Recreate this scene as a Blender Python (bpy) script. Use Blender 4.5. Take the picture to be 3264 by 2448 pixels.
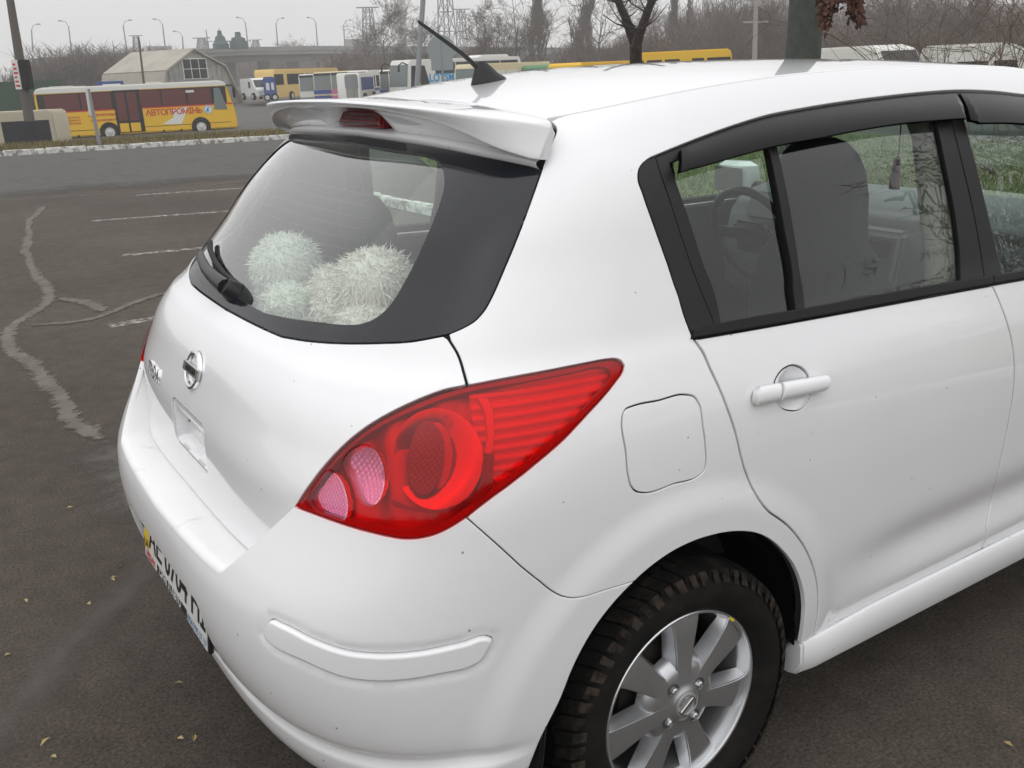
import bpy, bmesh, math, random, json
import numpy as np
from mathutils import Vector, Matrix
from mathutils.geometry import delaunay_2d_cdt
random.seed(7); rng = np.random.default_rng(7)
for o in list(bpy.data.objects): bpy.data.objects.remove(o)
scene = bpy.context.scene
COL = scene.collection
# ------------------------------------------------------------------ camera
cd = bpy.data.cameras.new('camera'); cam = bpy.data.objects.new('camera', cd); COL.objects.link(cam)
CAM_R = ((0.83221651,-0.19177039,0.52023053),(-0.55401469,-0.25040895,0.79395408),(-0.0219865,-0.94895705,-0.31463807))
CAM_P = (-1.20133174,-2.03174115,1.56826916)
cam.matrix_world = Matrix(((CAM_R[0][0],-CAM_R[0][1],-CAM_R[0][2],CAM_P[0]),(CAM_R[1][0],-CAM_R[1][1],-CAM_R[1][2],CAM_P[1]),(CAM_R[2][0],-CAM_R[2][1],-CAM_R[2][2],CAM_P[2]),(0,0,0,1)))
cd.sensor_width = 36; cd.lens = 3024.59/3264*36; cd.clip_start = .05; cd.clip_end = 3000
scene.camera = cam
# ------------------------------------------------------------------ sky, sun, exposure
world = bpy.data.worlds.new('World'); scene.world = world; world.use_nodes = True
wn = world.node_tree.nodes; wl = world.node_tree.links; wn.clear()
sky = wn.new('ShaderNodeTexSky'); sky.sky_type = 'NISHITA'; sky.sun_disc = False
SUN_EL, SUN_AZ = math.radians(48), math.radians(215)     # azimuth: direction the light comes from, in the x/y plane
sky.sun_elevation = SUN_EL; sky.sun_rotation = math.radians(90)-SUN_AZ; sky.dust_density = 6; sky.air_density = 1.5
hs = wn.new('ShaderNodeHueSaturation'); hs.inputs['Saturation'].default_value = .06
# overcast cloud deck: a third as bright at the horizon as overhead, as a closed grey sky is
geo = wn.new('ShaderNodeTexCoord'); sep = wn.new('ShaderNodeSeparateXYZ'); ramp = wn.new('ShaderNodeMapRange')
ramp.inputs['From Min'].default_value = 0; ramp.inputs['From Max'].default_value = 1; ramp.inputs['To Min'].default_value = 6.1; ramp.inputs['To Max'].default_value = 12.6
mul = wn.new('ShaderNodeVectorMath'); mul.operation = 'SCALE'; mul.inputs[0].default_value = (.985,.988,1)
mix = wn.new('ShaderNodeMix'); mix.data_type = 'RGBA'; mix.inputs[0].default_value = .92
wl.new(geo.outputs['Generated'],sep.inputs[0]); wl.new(sep.outputs['Z'],ramp.inputs['Value']); wl.new(ramp.outputs[0],mul.inputs['Scale']); wl.new(mul.outputs[0],mix.inputs[7])
bg = wn.new('ShaderNodeBackground'); bg.inputs['Strength'].default_value = .12
wo = wn.new('ShaderNodeOutputWorld')
wl.new(sky.outputs[0],hs.inputs['Color']); wl.new(hs.outputs[0],mix.inputs[6]); wl.new(mix.outputs[2],bg.inputs['Color']); wl.new(bg.outputs[0],wo.inputs['Surface'])
sd = bpy.data.lights.new('sun','SUN'); sun = bpy.data.objects.new('sun',sd); COL.objects.link(sun)
sd.energy = .6; sd.angle = math.radians(140); sd.color = (1,.98,.95)
sv = Vector((math.cos(SUN_EL)*math.cos(SUN_AZ),math.cos(SUN_EL)*math.sin(SUN_AZ),math.sin(SUN_EL)))
sun.rotation_euler = sv.to_track_quat('Z','Y').to_euler(); sun.location = sv*30
scene.view_settings.view_transform = 'Standard'; scene.view_settings.look = 'None'; scene.view_settings.gamma = 1
scene.view_settings.exposure = .09; scene.view_settings.use_curve_mapping = False
scene.render.engine = 'CYCLES'; scene.cycles.volume_bounces = 2
# ------------------------------------------------------------------ materials
MATS = {}
def principled(name, col=(.5,.5,.5), rough=.5, metal=0., coat=0., coat_rough=.03, spec=.5, noise=None, bump=None, trans=0., ior=1.45, emit=None, alpha=None):
    m = bpy.data.materials.new(name); m.use_nodes = True; nt = m.node_tree; b = nt.nodes['Principled BSDF']
    b.inputs['Base Color'].default_value = (*col,1); b.inputs['Roughness'].default_value = rough; b.inputs['Metallic'].default_value = metal
    b.inputs['Coat Weight'].default_value = coat; b.inputs['Coat Roughness'].default_value = coat_rough; b.inputs['Specular IOR Level'].default_value = spec
    b.inputs['Transmission Weight'].default_value = trans; b.inputs['IOR'].default_value = ior
    if emit: b.inputs['Emission Color'].default_value = (*emit[0],1); b.inputs['Emission Strength'].default_value = emit[1]
    if noise:                                           # (scale, other colour, low, high)
        tc = nt.nodes.new('ShaderNodeTexCoord'); n = nt.nodes.new('ShaderNodeTexNoise'); n.inputs['Scale'].default_value = noise[0]; n.inputs['Detail'].default_value = 6
        n.inputs['Roughness'].default_value = .65
        r = nt.nodes.new('ShaderNodeValToRGB'); r.color_ramp.elements[0].position = noise[2]; r.color_ramp.elements[1].position = noise[3]
        r.color_ramp.elements[0].color = (*col,1); r.color_ramp.elements[1].color = (*noise[1],1)
        nt.links.new(tc.outputs['Object'],n.inputs['Vector']); nt.links.new(n.outputs['Fac'],r.inputs['Fac']); nt.links.new(r.outputs['Color'],b.inputs['Base Color'])
    if bump:                                            # (scale, strength, distance)
        tc = nt.nodes.new('ShaderNodeTexCoord'); n = nt.nodes.new('ShaderNodeTexNoise'); n.inputs['Scale'].default_value = bump[0]; n.inputs['Detail'].default_value = 4
        bp = nt.nodes.new('ShaderNodeBump'); bp.inputs['Strength'].default_value = bump[1]; bp.inputs['Distance'].default_value = bump[2]
        nt.links.new(tc.outputs['Object'],n.inputs['Vector']); nt.links.new(n.outputs['Fac'],bp.inputs['Height']); nt.links.new(bp.outputs['Normal'],b.inputs['Normal'])
    MATS[name] = m; return m
def glass_mat(name, tint, rough=.0, refl=1.0):
    """thin pane: clear tinted transmission with a mirror reflection that grows at grazing angles"""
    m = bpy.data.materials.new(name); m.use_nodes = True; nt = m.node_tree; nt.nodes.clear()
    o = nt.nodes.new('ShaderNodeOutputMaterial'); t = nt.nodes.new('ShaderNodeBsdfTransparent'); t.inputs['Color'].default_value = (*tint,1)
    g = nt.nodes.new('ShaderNodeBsdfGlossy'); g.inputs['Roughness'].default_value = rough; g.inputs['Color'].default_value = (1,1,1,1)
    f = nt.nodes.new('ShaderNodeFresnel'); f.inputs['IOR'].default_value = 1.52
    geo = nt.nodes.new('ShaderNodeNewGeometry'); io = nt.nodes.new('ShaderNodeMapRange'); io.inputs['To Min'].default_value = 1.52; io.inputs['To Max'].default_value = 1/1.52     # a thin pane is the same from both sides
    nt.links.new(geo.outputs['Backfacing'],io.inputs['Value']); nt.links.new(io.outputs[0],f.inputs['IOR'])
    mu = nt.nodes.new('ShaderNodeMath'); mu.operation = 'MULTIPLY_ADD'; mu.inputs[1].default_value = 1.5*refl; mu.inputs[2].default_value = .0; mu.use_clamp = True
    mx = nt.nodes.new('ShaderNodeMixShader')
    nt.links.new(f.outputs[0],mu.inputs[0]); nt.links.new(mu.outputs[0],mx.inputs[0]); nt.links.new(t.outputs[0],mx.inputs[1]); nt.links.new(g.outputs[0],mx.inputs[2]); nt.links.new(mx.outputs[0],o.inputs['Surface'])
    MATS[name] = m; return m
# ------------------------------------------------------------------ objects
def empty(name, label=None, cat=None, loc=(0,0,0), rz=0., group=None, parent=None):
    o = bpy.data.objects.new(name,None); COL.objects.link(o); o.location = loc; o.rotation_euler = (0,0,rz)
    o.empty_display_size = .1
    tag(o,label,cat,group)
    if parent: o.parent = parent
    return o
def tag(o, label=None, cat=None, group=None, kind=None):
    if label: o['label'] = label
    if cat: o['category'] = cat
    if group: o['group'] = group
    if kind: o['kind'] = kind
    return o
def link(name, me, mat=None, parent=None, label=None, smooth=None):
    o = bpy.data.objects.new(name,me); COL.objects.link(o)
    if mat is not None and len(me.materials)==0: me.materials.append(MATS[mat] if isinstance(mat,str) else mat)
    if parent: o.parent = parent
    if label: o['label'] = label
    if smooth is not None: me.polygons.foreach_set('use_smooth',[smooth]*len(me.polygons))
    return o
def mesh_from(name, V, F, normals=None, smooth=False):
    me = bpy.data.meshes.new(name); me.from_pydata([tuple(map(float,v)) for v in V],[],[tuple(int(i) for i in f) for f in F]); me.update()
    if smooth or normals is not None: me.polygons.foreach_set('use_smooth',[True]*len(me.polygons))
    if normals is not None: me.normals_split_custom_set_from_vertices([tuple(map(float,n)) for n in normals])
    return me
class MB:
    """collects simple solids and links them as one mesh object"""
    def __init__(s): s.v=[]; s.f=[]
    def add(s,V,F):
        k=len(s.v); s.v+= [tuple(map(float,p)) for p in V]; s.f+=[tuple(i+k for i in f) for f in F]; return s
    def box(s,a,b):
        (x0,y0,z0),(x1,y1,z1)=a,b
        return s.add([(x0,y0,z0),(x1,y0,z0),(x1,y1,z0),(x0,y1,z0),(x0,y0,z1),(x1,y0,z1),(x1,y1,z1),(x0,y1,z1)],[(0,3,2,1),(4,5,6,7),(0,1,5,4),(1,2,6,5),(2,3,7,6),(3,0,4,7)])
    def prism(s,pts,axis,a,b):
        """polygon in the plane across `axis`, extruded from a to b"""
        n=len(pts); mk={0:lambda p,c:(c,p[0],p[1]),1:lambda p,c:(p[0],c,p[1]),2:lambda p,c:(p[0],p[1],c)}[axis]
        V=[mk(p,a) for p in pts]+[mk(p,b) for p in pts]
        return s.add(V,[tuple(range(n))[::-1],tuple(range(n,2*n))]+[(i,(i+1)%n,n+(i+1)%n,n+i) for i in range(n)])
    def tube(s,path,rad,seg=8,cap=True):
        P=[Vector(p) for p in path]; R=rad if hasattr(rad,'__len__') else [rad]*len(P); k=len(s.v); up=None
        for i,p in enumerate(P):
            d=(P[min(i+1,len(P)-1)]-P[max(i-1,0)]).normalized()
            if up is None: up=Vector((0,0,1)) if abs(d.z)<.9 else Vector((1,0,0))
            a=d.cross(up).normalized(); b=a.cross(d).normalized(); up=b
            for j in range(seg):
                t=2*math.pi*j/seg; s.v.append(tuple(p+(a*math.cos(t)+b*math.sin(t))*R[i]))
        for i in range(len(P)-1):
            for j in range(seg): s.f.append((k+i*seg+j,k+i*seg+(j+1)%seg,k+(i+1)*seg+(j+1)%seg,k+(i+1)*seg+j))
        if cap: s.f.append(tuple(k+j for j in range(seg))[::-1]); s.f.append(tuple(k+(len(P)-1)*seg+j for j in range(seg)))
        return s
    def lathe(s,prof,seg=48,axis=1,origin=(0,0,0),closed=False):
        """profile of (radius, along) turned about an axis"""
        k=len(s.v); n=len(prof)
        for j in range(seg):
            t=2*math.pi*j/seg; c,q=math.cos(t),math.sin(t)
            for r,h in prof:
                p={0:(h,r*c,r*q),1:(r*c,h,r*q),2:(r*c,r*q,h)}[axis]; s.v.append(tuple(p[i]+origin[i] for i in range(3)))
        for j in range(seg):
            for i in range(n if closed else n-1):
                s.f.append((k+j*n+i,k+j*n+(i+1)%n,k+((j+1)%seg)*n+(i+1)%n,k+((j+1)%seg)*n+i))
        return s
    def xf(s,M):
        s.v=[tuple(M@Vector(p)) for p in s.v]; return s
    def build(s,name,mat,parent=None,label=None,smooth=False,bevel=0,segs=2):
        me=mesh_from(name,s.v,s.f,smooth=smooth); bm=bmesh.new(); bm.from_mesh(me)
        bmesh.ops.recalc_face_normals(bm,faces=bm.faces)
        if bevel:
            ed=[e for e in bm.edges if len(e.link_faces)==2 and e.calc_face_angle(0)>.5]
            bmesh.ops.bevel(bm,geom=ed,offset=bevel,segments=segs,affect='EDGES',clamp_overlap=True)
        bm.to_mesh(me); bm.free()
        if bevel or smooth: 
            me.polygons.foreach_set('use_smooth',[True]*len(me.polygons)); me.set_sharp_from_angle(angle=math.radians(38))
        return link(name,me,mat,parent,label)
def copy_tree(o, parent=None):
    c=o.copy(); COL.objects.link(c); c.parent=parent
    if parent is not None: c.matrix_parent_inverse=o.matrix_parent_inverse
    for ch in list(o.children): copy_tree(ch,c)
    return c
def text_mesh(txt, size, depth=.0, bold=0., align='CENTER', spacing=1.0):
    """flat lettering in the local x/y plane"""
    cu=bpy.data.curves.new('lettering','FONT'); cu.body=txt; cu.size=size; cu.extrude=depth; cu.offset=bold; cu.align_x=align; cu.align_y='CENTER'; cu.space_character=spacing
    cu.resolution_u=3
    ob=bpy.data.objects.new('lettering',cu); COL.objects.link(ob); dg=bpy.context.evaluated_depsgraph_get()
    me=bpy.data.meshes.new_from_object(ob.evaluated_get(dg)); bpy.data.objects.remove(ob); me.materials.clear(); return me
# ---------- smooth 1-D interpolation (monotone-ish cubic: pchip) ----------
def pchip(xs, ys):
    xs=np.asarray(xs,float); ys=np.asarray(ys,float); h=np.diff(xs); d=np.diff(ys)/h
    m=np.zeros_like(ys)
    for i in range(1,len(xs)-1):
        if d[i-1]*d[i]>0:
            w1=2*h[i]+h[i-1]; w2=h[i]+2*h[i-1]; m[i]=(w1+w2)/(w1/d[i-1]+w2/d[i])
    m[0]=d[0]; m[-1]=d[-1]
    def fn(x):
        x=np.asarray(x,float); i=np.clip(np.searchsorted(xs,x)-1,0,len(xs)-2)
        t=np.clip((x-xs[i])/h[i],-.5,1.5)
        return ((1+2*t)*(1-t)**2*ys[i]+t*(1-t)**2*h[i]*m[i]+t*t*(3-2*t)*ys[i+1]+t*t*(t-1)*h[i]*m[i+1])
    return fn
def smooth_step(a,b,x):
    t=np.clip((x-a)/(b-a),0,1); return t*t*(3-2*t)
BELT=1.06
ZTOP=pchip([-.8,-.45,-.25,-.1,.1,.3,.5,.8,1.0,1.3,1.5,1.7,2.0,2.4],[1.33,1.42,1.458,1.487,1.515,1.535,1.548,1.557,1.558,1.55,1.528,1.455,1.275,1.09])
# v rows : v<=1 -> v is height below the belt line scaled;  v in metres up to BELT, then BELT + t (t 0..1 * .55)
ROW_V =[.16, .24, .28, .32, .36, .375,.40, .45, .50, .55, .60, .65, .70, .75, .80, .85, .90, .94, .98, 1.01,1.035,1.06, 1.10,1.16, 1.28, 1.40, 1.47, 1.53, 1.575,1.61]
# outer half width
ROW_Y=[0.79,0.806,0.818,0.826,0.832,0.834,0.837,0.841,0.844,0.846,0.847,0.8475,0.8475,0.847,0.845,0.842,0.836,0.829,0.818,0.807,0.797,0.786,0.77,0.754,0.722,0.69,0.664,0.633,0.606,0.58]
# rearmost x on the centre line (outer envelope : bumper below, tailgate above)
ROW_X=[-0.66,-0.7,-0.735,-0.755,-0.764,-0.766,-0.783,-0.803,-0.817,-0.825,-0.828,-0.825,-0.808,-0.783,-0.757,-0.734,-0.716,-0.703,-0.69,-0.676,-0.66,-0.64,-0.612,-0.58,-0.508,-0.437,-0.385,-0.335,-0.29,-0.25]
ROW_X0=[-.15,-.14,-.13,-.12,-.11,-.11,-.10,-.10,-.10,-.10,-.10,-.10,-.10,-.10,-.10,-.10,-.09,-.07,-.04,-.01,.02,.05,.08,.10,.12,.14,.15,.16,.17,.18]
ROW_N=[3.2,3.2,3.3,3.4,3.5,3.5,3.6,3.7,3.7,3.7,3.7,3.7,3.7,3.7,3.7,3.7,3.6,3.5,3.5,3.5,3.5,3.5,3.5,3.5,3.5,3.6,3.6,3.6,3.6,3.6]
# tailgate (lower centre tucked in behind the bumper wings)
TG_X = dict(zip([.60,.65,.70,.75,.80,.85],[-.745,-.742,-.737,-.7275,-.7275,-.727]))
ROW_XT=[TG_X.get(v,x) if v>=.6 else -.72 for v,x in zip(ROW_V,ROW_X)]
XF=2.35
NU,NV=460,330
def side_shape(x):            # plan taper of the flanks along the car
    return 1-.010*smooth_step(.9,2.6,x)-.004*smooth_step(-.1,-.5,x)
def arch_flare(x,z):
    r=np.hypot(x+.03,z-.325)
    return .011*(1-smooth_step(.425,.50,r))*(z>.1)
def door_sculpt(x,z):
    # concave run-out above the sill on the doors
    w=smooth_step(.36,.80,x)
    return w*(-.016*np.exp(-((z-.47)/.055)**2)+.004*np.exp(-((z-.375)/.03)**2))
def build_grid(rowx=ROW_X,nu=NU,nv=NV):
    vv=np.linspace(ROW_V[0],ROW_V[-1],nv)
    fy,fx,fx0,fn=[pchip(ROW_V,r)(vv) for r in (ROW_Y,rowx,ROW_X0,ROW_N)]
    k=np.ones(9)/9
    def sm(a):
        p=np.r_[a[0]-(a[1:5]-a[0])[::-1],a,a[-1]-(a[-5:-1]-a[-1])[::-1]]; return np.convolve(p,k,'valid')
    fx,fx0,fn,fy=sm(fx),sm(fx0),sm(fn),sm(fy)
    G=np.zeros((nv,nu,3)); 
    th=np.linspace(0,np.pi/2,1600)
    us=np.linspace(0,1,nu)
    for j in range(nv):
        n=fn[j]; c=np.cos(th)**(2/n); s=np.sin(th)**(2/n)
        X=np.r_[fx0[j]-(fx0[j]-fx[j])*c, np.linspace(fx0[j],XF,400)[1:]]
        Y=np.r_[fy[j]*s, np.full(399,fy[j])]
        L=np.r_[0,np.cumsum(np.hypot(np.diff(X),np.diff(Y)))]
        t=us*L[-1]
        G[j,:,0]=np.interp(t,L,X); G[j,:,1]=np.interp(t,L,Y)
    # light smoothing along u against interpolation noise
    z=np.where(vv<=BELT,vv,0)[:,None]+np.zeros((nv,nu))
    tt=np.clip((vv-BELT)/.55,0,1)[:,None]
    zt=ZTOP(G[:,:,0])
    z=np.where(vv[:,None]<=BELT,z,BELT+(zt-BELT)*tt)
    G[:,:,2]=z
    G[:,:,1]*=side_shape(G[:,:,0])
    w=smooth_step(.6,.8,G[:,:,1])
    G[:,:,1]+=w*(arch_flare(G[:,:,0],z)+door_sculpt(G[:,:,0],z))
    return G
class Surf:
    def __init__(s,G):
        s.G=G; s.nv,s.nu=G.shape[:2]
        du=np.gradient(G,axis=1); dv=np.gradient(G,axis=0)
        n=np.cross(du,dv); s.N=n/np.maximum(np.linalg.norm(n,axis=2,keepdims=True),1e-12)
        # outward = away from the axis (x=.4,y=0)
        ref=G-np.array([.4,0,.75]); sg=np.sign((s.N*ref).sum(2).mean()); s.N*=sg
    def _idx(s,a,b):
        a=np.clip(a,0,1)*(s.nu-1); b=np.clip(b,0,1)*(s.nv-1)
        i=np.clip(a.astype(int),1,s.nu-3); j=np.clip(b.astype(int),1,s.nv-3)
        return i,j,a-i,b-j
    def at(s,uv,A=None):
        uv=np.atleast_2d(np.asarray(uv,float)); A=s.G if A is None else A
        i,j,fa,fb=s._idx(uv[:,0],uv[:,1])
        def w(t): return np.stack([-.5*t+t*t-.5*t**3,1-2.5*t*t+1.5*t**3,.5*t+2*t*t-1.5*t**3,-.5*t*t+.5*t**3],0)
        wa,wb=w(fa),w(fb); out=0
        for q in range(4):
            for p in range(4):
                out=out+(wb[q]*wa[p])[:,None]*A[j+q-1,i+p-1]
        return out
    def normal(s,uv):
        n=s.at(uv,s.N); return n/np.linalg.norm(n,axis=1,keepdims=True)
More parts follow.
